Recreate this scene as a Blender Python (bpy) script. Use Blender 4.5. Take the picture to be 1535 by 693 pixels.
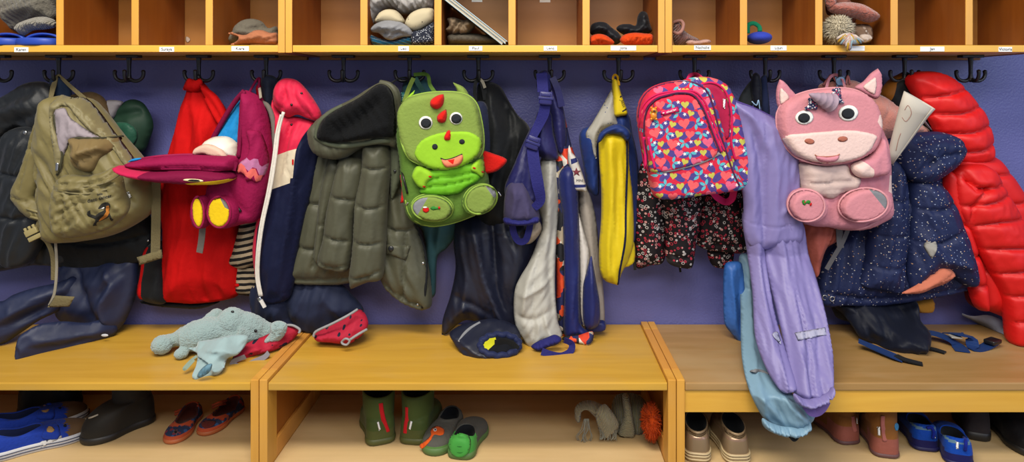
import bpy, bmesh, math, random
import numpy as np
from mathutils import Vector, Matrix, noise
from mathutils.bvhtree import BVHTree
from mathutils.geometry import delaunay_2d_cdt

for o in list(bpy.data.objects):
    bpy.data.objects.remove(o, do_unlink=True)
scene = bpy.context.scene
COL = scene.collection

# ------------------------------------------------------------------ camera
FPX = 985.0                    # focal length in pixels of the 1535 x 693 frame
VX, VY = 798.0, 135.0          # where the optical axis meets the frame
CAM = Vector((0.0, -1.97, 1.05))
cd = bpy.data.cameras.new('camera')
cam = bpy.data.objects.new('camera', cd)
COL.objects.link(cam)
cam.location = CAM
cam.rotation_euler = (math.pi / 2, 0, 0)
cd.sensor_width = 36.0
cd.sensor_fit = 'HORIZONTAL'
cd.lens = 36.0 * FPX / 1535.0
cd.shift_x = -(VX - 767.5) / 1535.0
cd.shift_y = -(346.5 - VY) / 1535.0
cd.clip_start = 0.05
scene.camera = cam

# ------------------------------------------------------------------ light
def srgb(h):
    if isinstance(h, str):
        h = h.lstrip('#')
        c = [int(h[i:i + 2], 16) / 255 for i in (0, 2, 4)]
    else:
        c = [v / 255 for v in h]
    return tuple(v / 12.92 if v <= 0.04045 else ((v + 0.055) / 1.055) ** 2.4 for v in c) + (1.0,)

w = bpy.data.worlds.new('room_light')
scene.world = w
w.use_nodes = True
w.node_tree.nodes['Background'].inputs[0].default_value = (0.76, 0.82, 1.0, 1)
w.node_tree.nodes['Background'].inputs[1].default_value = 0.30

def area(name, loc, target, size, size_y, power, color):
    l = bpy.data.lights.new(name, 'AREA')
    l.shape = 'RECTANGLE'
    l.size, l.size_y = size, size_y
    l.energy = power
    l.color = color
    o = bpy.data.objects.new(name, l)
    COL.objects.link(o)
    o.location = loc
    o.rotation_euler = (Vector(target) - Vector(loc)).to_track_quat('-Z', 'Y').to_euler()
    return o

area('ceiling_lamp', (-0.5, -1.75, 2.75), (-0.3, -0.5, 0.7), 1.8, 0.5, 70, (1.0, 0.93, 0.80))
area('ceiling_lamp_rear', (0.0, -3.2, 2.6), (0.0, -0.1, 0.7), 2.6, 0.7, 55, (1.0, 0.95, 0.87))
area('window_daylight', (2.5, -2.3, 1.7), (0.8, -0.1, 0.7), 1.0, 1.3, 17, (0.62, 0.74, 1.0))

vs = scene.view_settings
vs.view_transform = 'Standard'
vs.look = 'None'
vs.gamma = 1.0
vs.use_curve_mapping = False
vs.exposure = 0.25

# ------------------------------------------------------------------ helpers
def P(px, py, y=0.0):
    """world point seen at pixel (px, py) that lies in the plane Y = y"""
    d = y - CAM.y
    return Vector(((px - VX) * d / FPX, y, CAM.z - (py - VY) * d / FPX))

def PZ(px, py, z):
    """world point seen at pixel (px, py) that lies on the level z"""
    d = (CAM.z - z) * FPX / (py - VY)
    return Vector(((px - VX) * d / FPX, d + CAM.y, z))

def cast(px, py, host, default=None):
    d = Vector(((px - VX) / FPX, 1.0, -(py - VY) / FPX))
    if not isinstance(host, (list, tuple)): host = [host]
    best = None
    for h in host:
        r = BV[h.name].ray_cast(CAM, d.normalized())
        if r[0] is not None and (best is None or r[0].y < best.y):
            best = r[0]
    return best if best is not None else default

BV = {}       # collision trees in world coordinates, for laying details on surfaces
ORG = {}      # world origin of every root

def thing(name, label, cat, loc=(0, 0, 0), group=None):
    o = bpy.data.objects.new(name, None)
    o.empty_display_size = 0.05
    COL.objects.link(o)
    o.location = loc
    o['label'] = label
    o['category'] = cat
    if group: o['group'] = group
    ORG[o.name] = Vector(loc)
    return o

def tag(o, label, cat, group=None, kind=None):
    o['label'] = label
    o['category'] = cat
    if group: o['group'] = group
    if kind: o['kind'] = kind
    return o

def origin_of(o):
    while o.parent: o = o.parent
    return ORG.get(o.name, Vector((0, 0, 0)))

def mk(name, verts, faces, mats, parent=None, fmat=None, smooth=True, local=False, label=None, bvh=True, recenter=True):
    """one mesh object; verts are world coordinates unless local"""
    if not isinstance(mats, (list, tuple)): mats = [mats]
    me = bpy.data.meshes.new(name)
    verts = [Vector(v) for v in verts]
    if parent is not None:
        org = Vector((0, 0, 0)) if local else origin_of(parent)
    else:
        if local or not recenter: org = Vector((0, 0, 0))
        else:
            xs = [v.x for v in verts]; ys = [v.y for v in verts]; zs = [v.z for v in verts]
            org = Vector(((min(xs) + max(xs)) / 2, (min(ys) + max(ys)) / 2, min(zs)))
    me.from_pydata([v - org for v in verts], [], faces)
    for m in mats: me.materials.append(m)
    if fmat is not None:
        me.polygons.foreach_set('material_index', np.array(fmat, dtype=np.int32))
    if smooth: me.polygons.foreach_set('use_smooth', np.ones(len(me.polygons), dtype=bool))
    bm = bmesh.new(); bm.from_mesh(me)
    bmesh.ops.recalc_face_normals(bm, faces=bm.faces)
    bm.to_mesh(me); bm.free()
    me.update()
    o = bpy.data.objects.new(name, me)
    COL.objects.link(o)
    if parent is not None: o.parent = parent
    else:
        o.location = org
        ORG[o.name] = Vector(org)
    if label: o['label'] = label
    if bvh and not local:
        BV[o.name] = BVHTree.FromPolygons(verts, faces)
    return o

def copy_tree(o, parent=None):
    c = o.copy()
    COL.objects.link(c)
    c.parent = parent
    for ch in list(o.children): copy_tree(ch, c)
    return c

class MB:
    """collects simple solids into one mesh"""
    def __init__(s): s.v = []; s.f = []; s.m = []
    def add(s, v, f, m=0):
        n = len(s.v); s.v += [Vector(q) for q in v]; s.f += [[i + n for i in q] for q in f]; s.m += [m] * len(f)
    def box(s, x0, x1, y0, y1, z0, z1, b=0.0015, m=0, mat=None):
        bm = bmesh.new()
        bmesh.ops.create_cube(bm, size=1)
        for v in bm.verts:
            v.co = Vector(((x0 + x1) / 2 + v.co.x * (x1 - x0), (y0 + y1) / 2 + v.co.y * (y1 - y0), (z0 + z1) / 2 + v.co.z * (z1 - z0)))
        if b > 0: bmesh.ops.bevel(bm, geom=list(bm.edges), offset=b, segments=2, affect='EDGES', profile=0.6)
        if mat is not None: bm.transform(mat)
        bm.verts.ensure_lookup_table()
        s.add([v.co.copy() for v in bm.verts], [[v.index for v in f.verts] for f in bm.faces], m)
        bm.free()
    def tube(s, pts, r, n=10, m=0, sm=6, closed=False, flat=1.0):
        pts = [Vector(p) for p in pts]
        if isinstance(r, (int, float)): r = [r] * len(pts)
        if sm > 1: pts, r = spline3(pts, r, sm, closed)
        V = []; F = []
        prev = None
        N = len(pts)
        for i, p in enumerate(pts):
            a = pts[(i - 1) % N] if (closed or i > 0) else p
            b = pts[(i + 1) % N] if (closed or i < N - 1) else p
            t = (b - a).normalized() if (b - a).length > 1e-9 else Vector((0, 0, 1))
            if prev is None:
                u = t.cross(Vector((0, 1, 0)))
                if u.length < 0.1: u = t.cross(Vector((1, 0, 0)))
                u.normalize()
            else:
                u = prev - t * prev.dot(t)
                if u.length < 1e-6: u = t.orthogonal()
                u.normalize()
            prev = u
            v = t.cross(u)
            for k in range(n):
                an = 2 * math.pi * k / n
                V.append(p + u * math.cos(an) * r[i] + v * math.sin(an) * r[i] * flat)
        for i in range(N if closed else N - 1):
            j = (i + 1) % N
            for k in range(n):
                F.append([i * n + k, i * n + (k + 1) % n, j * n + (k + 1) % n, j * n + k])
        if not closed:
            F.append(list(range(n))[::-1]); F.append([(N - 1) * n + k for k in range(n)])
        s.add(V, F, m)
    def ball(s, c, r, m=0, seg=16, rings=10, mat=None):
        if isinstance(r, (int, float)): r = (r, r, r)
        V = []; F = []
        for i in range(rings + 1):
            th = math.pi * i / rings
            for k in range(seg):
                ph = 2 * math.pi * k / seg
                q = Vector((math.sin(th) * math.cos(ph) * r[0], math.sin(th) * math.sin(ph) * r[1], math.cos(th) * r[2]))
                if mat is not None: q = mat @ q
                V.append(Vector(c) + q)
        for i in range(rings):
            for k in range(seg):
                F.append([i * seg + k, i * seg + (k + 1) % seg, (i + 1) * seg + (k + 1) % seg, (i + 1) * seg + k])
        s.add(V, F, m)
    def build(s, name, mats, parent=None, **k):
        return mk(name, s.v, s.f, mats, parent, fmat=s.m, **k)

def spline3(pts, r, sm, closed=False):
    n = len(pts); out = []; rr = []
    rng = range(n if closed else n - 1)
    for i in rng:
        p0 = pts[(i - 1) % n] if (closed or i > 0) else pts[0]
        p1 = pts[i]; p2 = pts[(i + 1) % n]
        p3 = pts[(i + 2) % n] if (closed or i < n - 2) else pts[-1]
        for k in range(sm):
            t = k / sm
            out.append(0.5 * ((2 * p1) + (p2 - p0) * t + (2 * p0 - 5 * p1 + 4 * p2 - p3) * t * t + (3 * p1 - p0 - 3 * p2 + p3) * t ** 3))
            rr.append(r[i] * (1 - t) + r[(i + 1) % n] * t)
    if not closed:
        out.append(pts[-1]); rr.append(r[-1])
    return out, rr

def curve2(pts, closed=True, step=3.0):
    """smooth 2-D curve through pixel points; a third value of 1 keeps that corner sharp"""
    n = len(pts); out = []
    Q = [np.array(p[:2], float) for p in pts]
    S = [len(p) > 2 and p[2] for p in pts]
    for i in range(n if closed else n - 1):
        p1 = Q[i]; p2 = Q[(i + 1) % n]
        p0 = Q[(i - 1) % n] if (closed or i > 0) else p1
        p3 = Q[(i + 2) % n] if (closed or i < n - 2) else p2
        L = np.linalg.norm(p2 - p1)
        if L < 1e-6: continue
        k = max(1, int(round(L / step)))
        m1 = (p2 - p0) / 2; m2 = (p3 - p1) / 2
        if S[i]: m1 = (p2 - p1)
        if S[(i + 1) % n]: m2 = (p2 - p1)
        for mm in (0, 1):
            v = m1 if mm == 0 else m2
            l = np.linalg.norm(v)
            if l > L * 1.2:
                if mm == 0: m1 = v / l * L * 1.2
                else: m2 = v / l * L * 1.2
        for j in range(k):
            t = j / k
            h00 = 2 * t ** 3 - 3 * t * t + 1; h10 = t ** 3 - 2 * t * t + t; h01 = -2 * t ** 3 + 3 * t * t; h11 = t ** 3 - t * t
            out.append(h00 * p1 + h10 * m1 + h01 * p2 + h11 * m2)
    if not closed: out.append(Q[-1])
    return np.array(out)

def poly2(pts, step=3.0):
    """straight-sided closed polygon, resampled"""
    return curve2([(p[0], p[1], 1) for p in pts], True, step)

def segdist(pts, line, closed):
    a = line; b = np.roll(line, -1, 0)
    if not closed: a = line[:-1]; b = line[1:]
    ab = b - a
    L = (ab ** 2).sum(1) + 1e-12
    out = np.empty(len(pts)); par = np.empty(len(pts))
    cum = np.concatenate([[0], np.cumsum(np.sqrt(L))])
    for s in range(0, len(pts), 2000):
        p = pts[s:s + 2000]
        ap = p[:, None, :] - a[None]
        t = np.clip((ap * ab[None]).sum(2) / L[None], 0, 1)
        dd = ap - t[..., None] * ab[None]
        D = np.sqrt((dd ** 2).sum(2))
        i = D.argmin(1)
        out[s:s + 2000] = D[np.arange(len(p)), i]
        par[s:s + 2000] = (cum[i] + t[np.arange(len(p)), i] * np.sqrt(L[i])) / cum[-1]
    return out, par

def inside(pts, poly):
    x, y = pts[:, 0], pts[:, 1]
    c = np.zeros(len(pts), bool)
    a = poly; b = np.roll(poly, -1, 0)
    for (x1, y1), (x2, y2) in zip(a, b):
        if y1 == y2: continue
        m = ((y1 > y) != (y2 > y)) & (x < (x2 - x1) * (y - y1) / (y2 - y1) + x1)
        c ^= m
    return c

def nz(x, y, z=0.0):
    return noise.noise(Vector((x, y, z)))

def sstep(x):
    x = np.clip(x, 0, 1)
    return x * x * (3 - 2 * x)

def panel(name, outline, y, T, mat, parent=None, Tb=None, R=None, p=2.0, res=3.5, folds=(), creases=(),
          regions=(), wr=None, on=None, off=0.0, sharp=False, crease=(0.014, 3.0), extra=None, label=None, hmin=0.0, pat=None):
    """soft solid: outline in photo pixels at depth y (number or function of px,py), front bulge T and back bulge Tb
    in metres, edge roundness R in pixels. folds: (polyline, width_px, height_m). creases: polylines stitched in.
    wr = (amp_m, across_px, along_px, angle_deg[, seed]): wrinkle noise. regions: (polygon, material)."""
    if Tb is None: Tb = T * 0.5
    ol = outline if isinstance(outline, np.ndarray) else (poly2(outline, res) if sharp else curve2(outline, True, res))
    x0, y0 = ol.min(0); x1, y1 = ol.max(0)
    if R is None: R = 0.35 * min(x1 - x0, y1 - y0)
    rs = random.Random(int(x0 * 7 + y0 * 13))
    gx = []
    j = 0; yy = y0
    while yy < y1:
        xx = x0 + (res / 2 if j % 2 else 0)
        while xx < x1:
            gx.append((xx + rs.uniform(-.12, .12) * res, yy + rs.uniform(-.12, .12) * res)); xx += res
        yy += res * 0.87; j += 1
    g = np.array(gx) if gx else np.zeros((0, 2))
    if len(g):
        d, _ = segdist(g, ol, True)
        g = g[inside(g, ol) & (d > res * 0.45)]
    lines = [(ol, True)]
    regs = []
    for rg in regions:
        q = rg[0] if isinstance(rg[0], np.ndarray) else (curve2(rg[0], True, res) if (len(rg) > 2 and rg[2]) else poly2(rg[0], res))
        regs.append((q, rg[1])); lines.append((q, True))
    crs = []
    for c in creases:
        cc = c if isinstance(c, tuple) else (c, crease[0], crease[1])
        q = curve2(cc[0], False, res); crs.append((q, cc[1], cc[2]))
        lines.append((q, False))
    if len(g):
        for q, cl in lines[1:]:
            d, _ = segdist(g, q, cl)
            g = g[d > res * 0.4]
            if not len(g): break
    pts = [tuple(v) for v in g]; edges = []
    for q, cl in lines:
        n = len(pts); pts += [tuple(v) for v in q]
        m = len(q)
        edges += [(n + i, n + (i + 1) % m) for i in range(m if cl else m - 1)]
    r = delaunay_2d_cdt([Vector(v) for v in pts], edges, [], 0, 0.02)
    V = np.array([(v.x, v.y) for v in r[0]]); Fc = np.array([f for f in r[2]])
    cen = V[Fc].mean(1)
    ok = inside(cen, ol)
    Fc = Fc[ok]; cen = cen[ok]
    used = np.unique(Fc); mp = -np.ones(len(V), int); mp[used] = np.arange(len(used))
    V = V[used]; Fc = mp[Fc]
    d, _ = segdist(V, ol, True)
    # boundary verts
    ec = {}
    for f in Fc:
        for k in range(3):
            e = (min(f[k], f[(k + 1) % 3]), max(f[k], f[(k + 1) % 3])); ec[e] = ec.get(e, 0) + 1
    bset = set(i for e, n in ec.items() if n == 1 for i in e)
    isb = np.zeros(len(V), bool); isb[list(bset)] = True
    d[isb] = 0
    tt = np.clip(d / R, 0, 1)
    prof = (1 - (1 - tt) ** p) ** (1 / p)
    if wr and p == 2.0:            # hanging cloth: thin rolled edge, then a gentle swell
        k = 0.55 if creases and not isinstance(creases[0], tuple) else 0.32
        te = np.clip(d / min(R, 7.0), 0, 1)
        prof = k * np.sqrt(1 - (1 - te) ** 2) + (1 - k) * sstep(d / (R * 1.35))
    h = T * prof
    fade = sstep(d / (min(R, 16) * 0.6))
    for c in crs:
        dc, _ = segdist(V, c[0], False)
        h -= c[1] * np.exp(-dc / c[2]) * prof
    for fd in folds:
        q = curve2(fd[0], False, 4.0)
        dc, t = segdist(V, q, False)
        dc = np.where(dc < fd[1], dc, dc)
        taper = 1.0 if (len(fd) > 3 and fd[3]) else np.clip(np.sin(np.pi * (0.08 + 0.84 * t)) * 1.6, 0, 1)
        h += fd[2] * np.exp(-(dc / fd[1]) ** 1.35) * taper * fade
    if wr:
        wl = wr if isinstance(wr, list) else [wr]
        for q in wl:
            a = math.radians(q[3]); ca, sa = math.cos(a), math.sin(a); sd = q[4] if len(q) > 4 else 0
            u = (V[:, 0] * ca + V[:, 1] * sa); v = (-V[:, 0] * sa + V[:, 1] * ca)
            wv = np.array([nz(uu / q[1] + 0.35 * nz(uu / 60, vv / 60, sd), vv / (q[2] * 1.7), sd + 3.1) for uu, vv in zip(u, v)])
            w2 = np.array([nz(uu / q[1] * 2.1 + 9, vv / q[2] * 1.1 + 0.3 * nz(uu / 25, vv / 25, sd), sd + 7.7) for uu, vv in zip(u, v)])
            rd = (0.30 - np.abs(wv)) * 2.3 + (0.28 - np.abs(w2)) * 0.8          # ridged: soft valleys, crisp crests
            h += q[0] * rd * fade
    if extra is not None: h = extra(V, d, h)
    h = np.maximum(h, hmin * prof)
    h[isb] = 0
    # world positions
    if on is not None:
        base = []; last = None
        for q in V:
            c = cast(q[0], q[1], on)
            base.append(c)
        good = [(i, b) for i, b in enumerate(base) if b is not None]
        if not good: print('NO HOST HIT', name); ymean = -0.15
        for i in range(len(base)):
            if base[i] is None:
                if good:
                    gi = min(good, key=lambda s: (V[s[0]][0] - V[i][0]) ** 2 + (V[s[0]][1] - V[i][1]) ** 2)
                    base[i] = P(V[i][0], V[i][1], gi[1].y)
                else: base[i] = P(V[i][0], V[i][1], ymean)
        base = [b - Vector((0, off, 0)) for b in base]
    else:
        if callable(y): yv = y(V[:, 0], V[:, 1]) + np.zeros(len(V))
        else: yv = np.full(len(V), y)
        base = [P(a[0], a[1], b) for a, b in zip(V, yv)]
    n = len(V)
    front = [b + Vector((0, -float(hh), 0)) for b, hh in zip(base, h)]
    hb = Tb * prof
    bi = {}
    back = []
    for i in range(n):
        if not isb[i]:
            bi[i] = n + len(back); back.append(base[i] + Vector((0, float(hb[i]), 0)))
        else: bi[i] = i
    mats = list(mat) if isinstance(mat, (list, tuple)) else [mat]
    fm = np.zeros(len(Fc), int)
    for q, m in regs:
        if m not in mats: mats.append(m)
        fm[inside(cen, q)] = mats.index(m)
    faces = [list(map(int, f)) for f in Fc] 
    bf = [[bi[int(f[0])], bi[int(f[2])], bi[int(f[1])]] for f in Fc]
    faces2 = []; fm2 = list(fm)
    for k, f in enumerate(bf):
        if len(set(f)) == 3 and not (f[0] < n and f[1] < n and f[2] < n):
            faces2.append(f); fm2.append(fm[k])
    o = mk(name, front + back, faces + faces2, mats, parent, fmat=fm2, label=label)
    return o

def ell(cx, cy, rx, ry, ang=0, n=28):
    a = math.radians(ang)
    return np.array([(cx + rx * math.cos(t) * math.cos(a) - ry * math.sin(t) * math.sin(a),
                      cy + rx * math.cos(t) * math.sin(a) + ry * math.sin(t) * math.cos(a)) for t in [2 * math.pi * k / n for k in range(n)]])

def ptube(name, pts, r, mat, parent, on=None, off=0.0, n=8, sm=5, closed=False, flat=1.0, label=None):
    """tube or cord through pixel points (px, py, y) or laid on host"""
    w = []
    for p in pts:
        if on is not None:
            c = cast(p[0], p[1], on)
            if c is None:
                c = P(p[0], p[1], w[-1].y if w else (p[2] if len(p) > 2 else -0.15))
            else: c = c - Vector((0, off, 0))
            w.append(c)
        else: w.append(P(*p))
    b = MB(); b.tube(w, r, n=n, sm=sm, closed=closed, flat=flat)
    return b.build(name, mat, parent, label=label)

def ribbon(name, pts, width, mat, parent, thick=0.002, sm=6, tilt=0.0, on=None, off=0.002, label=None):
    """webbing strap: flat band through pixel points (px, py, y), lying across the picture plane"""
    w = []
    for p in pts:
        if on is not None:
            c = cast(p[0], p[1], on)
            c = P(p[0], p[1], w[-1].y if w else -0.15) if c is None else c - Vector((0, off, 0))
            w.append(c)
        else: w.append(P(*p))
    r = width if isinstance(width, (list, tuple)) else [width] * len(w)
    w, r = spline3(w, list(r), sm)
    V = []; F = []
    for i, q in enumerate(w):
        t = (w[min(i + 1, len(w) - 1)] - w[max(i - 1, 0)]).normalized()
        s = t.cross(Vector((0, 1, 0)))
        if s.length < 0.2: s = Vector((1, 0, 0))
        s.normalize()
        s = (s + Vector((0, tilt, 0))).normalized()
        nn = t.cross(s).normalized() * thick / 2
        for a, b in ((-1, -1), (1, -1), (1, 1), (-1, 1)):
            V.append(q + s * (a * r[i] / 2) + nn * b)
    for i in range(len(w) - 1):
        for k in range(4):
            F.append([i * 4 + k, i * 4 + (k + 1) % 4, i * 4 + 4 + (k + 1) % 4, i * 4 + 4 + k])
    F.append([3, 2, 1, 0]); n = (len(w) - 1) * 4; F.append([n, n + 1, n + 2, n + 3])
    return mk(name, V, F, mat, parent, smooth=False, label=label)

def text_on(name, s, px, py, hpx, ang, mat, parent, host=None, y=None, off=0.0012, bold=0.0, sx=1.0, arc=0.0):
    cu = bpy.data.curves.new(name, 'FONT')
    cu.body = s; cu.align_x = 'CENTER'; cu.align_y = 'CENTER'; cu.size = 1.0; cu.offset = bold
    cu.resolution_u = 3
    o = bpy.data.objects.new(name, cu); COL.objects.link(o)
    dg = bpy.context.evaluated_depsgraph_get(); dg.update()
    me = bpy.data.meshes.new_from_object(o.evaluated_get(dg))
    bpy.data.objects.remove(o, do_unlink=True)
    sc = hpx / 0.7
    a = math.radians(ang)
    V = []
    last = y if y is not None else -0.2
    for v in me.vertices:
        u, k = v.co.x * sc * sx, -v.co.y * sc
        k += arc * u * u
        X = px + u * math.cos(a) - k * math.sin(a); Y = py + u * math.sin(a) + k * math.cos(a)
        c = cast(X, Y, host) if host is not None else None
        if c is None: c = P(X, Y, last)
        else: last = c.y
        V.append(c - Vector((0, off, 0)))
    F = [list(p.vertices) for p in me.polygons]
    bpy.data.meshes.remove(me)
    return mk(name, V, F, mat, parent, smooth=False, bvh=False)

def fuse(name, shapes, mat, parent, voxel=0.004, smooth=6, disp=None, local=False, label=None):
    """one continuous soft body from overlapping balls and tubes (MB), welded by voxel remesh"""
    me = bpy.data.meshes.new('tmp'); me.from_pydata(shapes.v, [], shapes.f)
    o = bpy.data.objects.new('tmp', me); COL.objects.link(o)
    r = o.modifiers.new('r', 'REMESH'); r.mode = 'VOXEL'; r.voxel_size = voxel
    s = o.modifiers.new('s', 'SMOOTH'); s.iterations = smooth; s.factor = 0.6
    dg = bpy.context.evaluated_depsgraph_get(); dg.update()
    m2 = bpy.data.meshes.new_from_object(o.evaluated_get(dg))
    bpy.data.objects.remove(o, do_unlink=True)
    V = [v.co.copy() for v in m2.vertices]; F = [list(p.vertices) for p in m2.polygons]
    if disp:
        V = [Vector(v) + v2.normal * disp(Vector(v)) for v, v2 in zip(V, m2.vertices)]
    return mk(name, V, F, mat, parent, local=local, label=label)
# ------------------------------------------------------------------ materials
MC = {}
def _new(name):
    m = bpy.data.materials.new(name); m.use_nodes = True
    nt = m.node_tree; b = nt.nodes['Principled BSDF']
    return m, nt, b, nt.nodes, nt.links

def _bump(nt, b, scale, strength, detail=3, vec=None, dist=0.004, src=None):
    N, L = nt.nodes, nt.links
    if src is None:
        n = N.new('ShaderNodeTexNoise'); n.inputs['Scale'].default_value = scale; n.inputs['Detail'].default_value = detail
        if vec: L.new(vec, n.inputs['Vector'])
        src = n.outputs['Fac']
    bp = N.new('ShaderNodeBump'); bp.inputs['Strength'].default_value = strength; bp.inputs['Distance'].default_value = dist
    L.new(src, bp.inputs['Height']); L.new(bp.outputs[0], b.inputs['Normal'])

def _vec(nt, sc=(1, 1, 1), rot=(0, 0, 0)):
    N, L = nt.nodes, nt.links
    tc = N.new('ShaderNodeTexCoord'); mp = N.new('ShaderNodeMapping')
    mp.inputs['Scale'].default_value = sc; mp.inputs['Rotation'].default_value = rot
    L.new(tc.outputs['Object'], mp.inputs['Vector'])
    return mp.outputs[0]

def fab(name, col, rough=0.85, bs=90, bst=0.35, sheen=0.04, spec=0.16, var=0.12, bd=0.004):
    """cloth: plain weave with faint mottling"""
    if name in MC: return MC[name]
    m, nt, b, N, L = _new(name)
    c = srgb(col)
    v = _vec(nt)
    n = N.new('ShaderNodeTexNoise'); n.inputs['Scale'].default_value = 22; n.inputs['Detail'].default_value = 4
    L.new(v, n.inputs['Vector'])
    mx = N.new('ShaderNodeMix'); mx.data_type = 'RGBA'
    mx.inputs['A'].default_value = tuple(q * (1 - var) for q in c[:3]) + (1,)
    mx.inputs['B'].default_value = tuple(min(1, q * (1 + var)) for q in c[:3]) + (1,)
    L.new(n.outputs['Fac'], mx.inputs['Factor']); L.new(mx.outputs['Result'], b.inputs['Base Color'])
    b.inputs['Roughness'].default_value = rough
    b.inputs['Specular IOR Level'].default_value = spec
    b.inputs['Sheen Weight'].default_value = sheen
    _bump(nt, b, bs, bst, 4, v, bd)
    # soft crumples at hand scale under the weave
    n3 = N.new('ShaderNodeTexNoise'); n3.noise_type = 'RIDGED_MULTIFRACTAL'; n3.inputs['Scale'].default_value = 9; n3.inputs['Detail'].default_value = 3; n3.inputs['Distortion'].default_value = 0.8
    L.new(_vec(nt, (1.5, 1.0, 0.7)), n3.inputs['Vector'])
    b2 = N.new('ShaderNodeBump'); b2.inputs['Strength'].default_value = 0.16; b2.inputs['Distance'].default_value = 0.010
    L.new(n3.outputs['Fac'], b2.inputs['Height'])
    for nd in N:
        if nd.type == 'BUMP' and nd != b2: L.new(b2.outputs[0], nd.inputs['Normal'])
    MC[name] = m
    return m

def plain(name, col, rough=0.5, metal=0.0, spec=0.5, bst=0.0, bs=200):
    if name in MC: return MC[name]
    m, nt, b, N, L = _new(name)
    b.inputs['Base Color'].default_value = srgb(col)
    b.inputs['Roughness'].default_value = rough
    b.inputs['Metallic'].default_value = metal
    b.inputs['Specular IOR Level'].default_value = spec
    n = N.new('ShaderNodeTexNoise'); n.inputs['Scale'].default_value = 60
    mr = N.new('ShaderNodeMapRange'); mr.inputs['To Min'].default_value = max(0, rough - 0.06); mr.inputs['To Max'].default_value = min(1, rough + 0.06)
    L.new(_vec(nt), n.inputs['Vector']); L.new(n.outputs['Fac'], mr.inputs['Value']); L.new(mr.outputs[0], b.inputs['Roughness'])
    if bst: _bump(nt, b, bs, bst, 2, dist=0.002)
    MC[name] = m
    return m

def ramp_colors(N, cols):
    r = N.new('ShaderNodeValToRGB'); r.color_ramp.interpolation = 'CONSTANT'
    e = r.color_ramp.elements
    while len(e) < len(cols): e.new(0.5)
    for i, c in enumerate(cols):
        e[i].position = i / len(cols); e[i].color = srgb(c)
    return r

def dots(name, base, cols, scale, r, ring=None, rough=0.8, rand=1.0, bst=0.3, sc=(1, 0.02, 1), keep=1.0):
    """printed cloth: scattered dots (or little rings) in random colours"""
    m, nt, b, N, L = _new(name)
    v = _vec(nt, sc)
    vo = N.new('ShaderNodeTexVoronoi'); vo.inputs['Scale'].default_value = scale; vo.inputs['Randomness'].default_value = rand
    L.new(v, vo.inputs['Vector'])
    rp = ramp_colors(N, cols)
    sp = N.new('ShaderNodeSeparateColor'); L.new(vo.outputs['Color'], sp.inputs[0]); L.new(sp.outputs[0], rp.inputs[0])
    lt = N.new('ShaderNodeMath'); lt.operation = 'LESS_THAN'; lt.inputs[1].default_value = r; L.new(vo.outputs['Distance'], lt.inputs[0])
    fac = lt.outputs[0]
    if ring:
        gt = N.new('ShaderNodeMath'); gt.operation = 'GREATER_THAN'; gt.inputs[1].default_value = ring; L.new(vo.outputs['Distance'], gt.inputs[0])
        mu = N.new('ShaderNodeMath'); mu.operation = 'MULTIPLY'; L.new(fac, mu.inputs[0]); L.new(gt.outputs[0], mu.inputs[1]); fac = mu.outputs[0]
    if keep < 1:
        k = N.new('ShaderNodeMath'); k.operation = 'LESS_THAN'; k.inputs[1].default_value = keep; L.new(sp.outputs[1], k.inputs[0])
        mu = N.new('ShaderNodeMath'); mu.operation = 'MULTIPLY'; L.new(fac, mu.inputs[0]); L.new(k.outputs[0], mu.inputs[1]); fac = mu.outputs[0]
    mx = N.new('ShaderNodeMix'); mx.data_type = 'RGBA'; mx.inputs['A'].default_value = srgb(base)
    L.new(rp.outputs[0], mx.inputs['B']); L.new(fac, mx.inputs['Factor']); L.new(mx.outputs['Result'], b.inputs['Base Color'])
    b.inputs['Roughness'].default_value = rough; b.inputs['Specular IOR Level'].default_value = 0.25
    _bump(nt, b, 80, bst, 3)
    MC[name] = m
    return m

def cells(name, cols, scale, rough=0.75, sc=(1, 0.02, 1)):
    """printed cloth: angular patches"""
    m, nt, b, N, L = _new(name)
    vo = N.new('ShaderNodeTexVoronoi'); vo.inputs['Scale'].default_value = scale; vo.distance = 'MANHATTAN'
    L.new(_vec(nt, sc), vo.inputs['Vector'])
    sp = N.new('ShaderNodeSeparateColor'); L.new(vo.outputs['Color'], sp.inputs[0])
    rp = ramp_colors(N, cols); L.new(sp.outputs[0], rp.inputs[0]); L.new(rp.outputs[0], b.inputs['Base Color'])
    b.inputs['Roughness'].default_value = rough
    _bump(nt, b, 80, 0.3, 3)
    MC[name] = m
    return m

def stripes(name, c1, c2, freq, rot=0.0, duty=0.5, rough=0.9, warp=0.0):
    """knitted stripes across the height"""
    m, nt, b, N, L = _new(name)
    v = _vec(nt, (1, 1, 1), (0, rot, 0))
    s = N.new('ShaderNodeSeparateXYZ'); L.new(v, s.inputs[0])
    mu = N.new('ShaderNodeMath'); mu.operation = 'MULTIPLY'; mu.inputs[1].default_value = freq; L.new(s.outputs[2], mu.inputs[0])
    fr = N.new('ShaderNodeMath'); fr.operation = 'FRACT'; L.new(mu.outputs[0], fr.inputs[0])
    gt = N.new('ShaderNodeMath'); gt.operation = 'GREATER_THAN'; gt.inputs[1].default_value = duty; L.new(fr.outputs[0], gt.inputs[0])
    mx = N.new('ShaderNodeMix'); mx.data_type = 'RGBA'; mx.inputs['A'].default_value = srgb(c1); mx.inputs['B'].default_value = srgb(c2)
    L.new(gt.outputs[0], mx.inputs['Factor']); L.new(mx.outputs['Result'], b.inputs['Base Color'])
    b.inputs['Roughness'].default_value = rough; b.inputs['Specular IOR Level'].default_value = 0.2
    _bump(nt, b, 120, 0.4, 3)
    MC[name] = m
    return m

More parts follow.
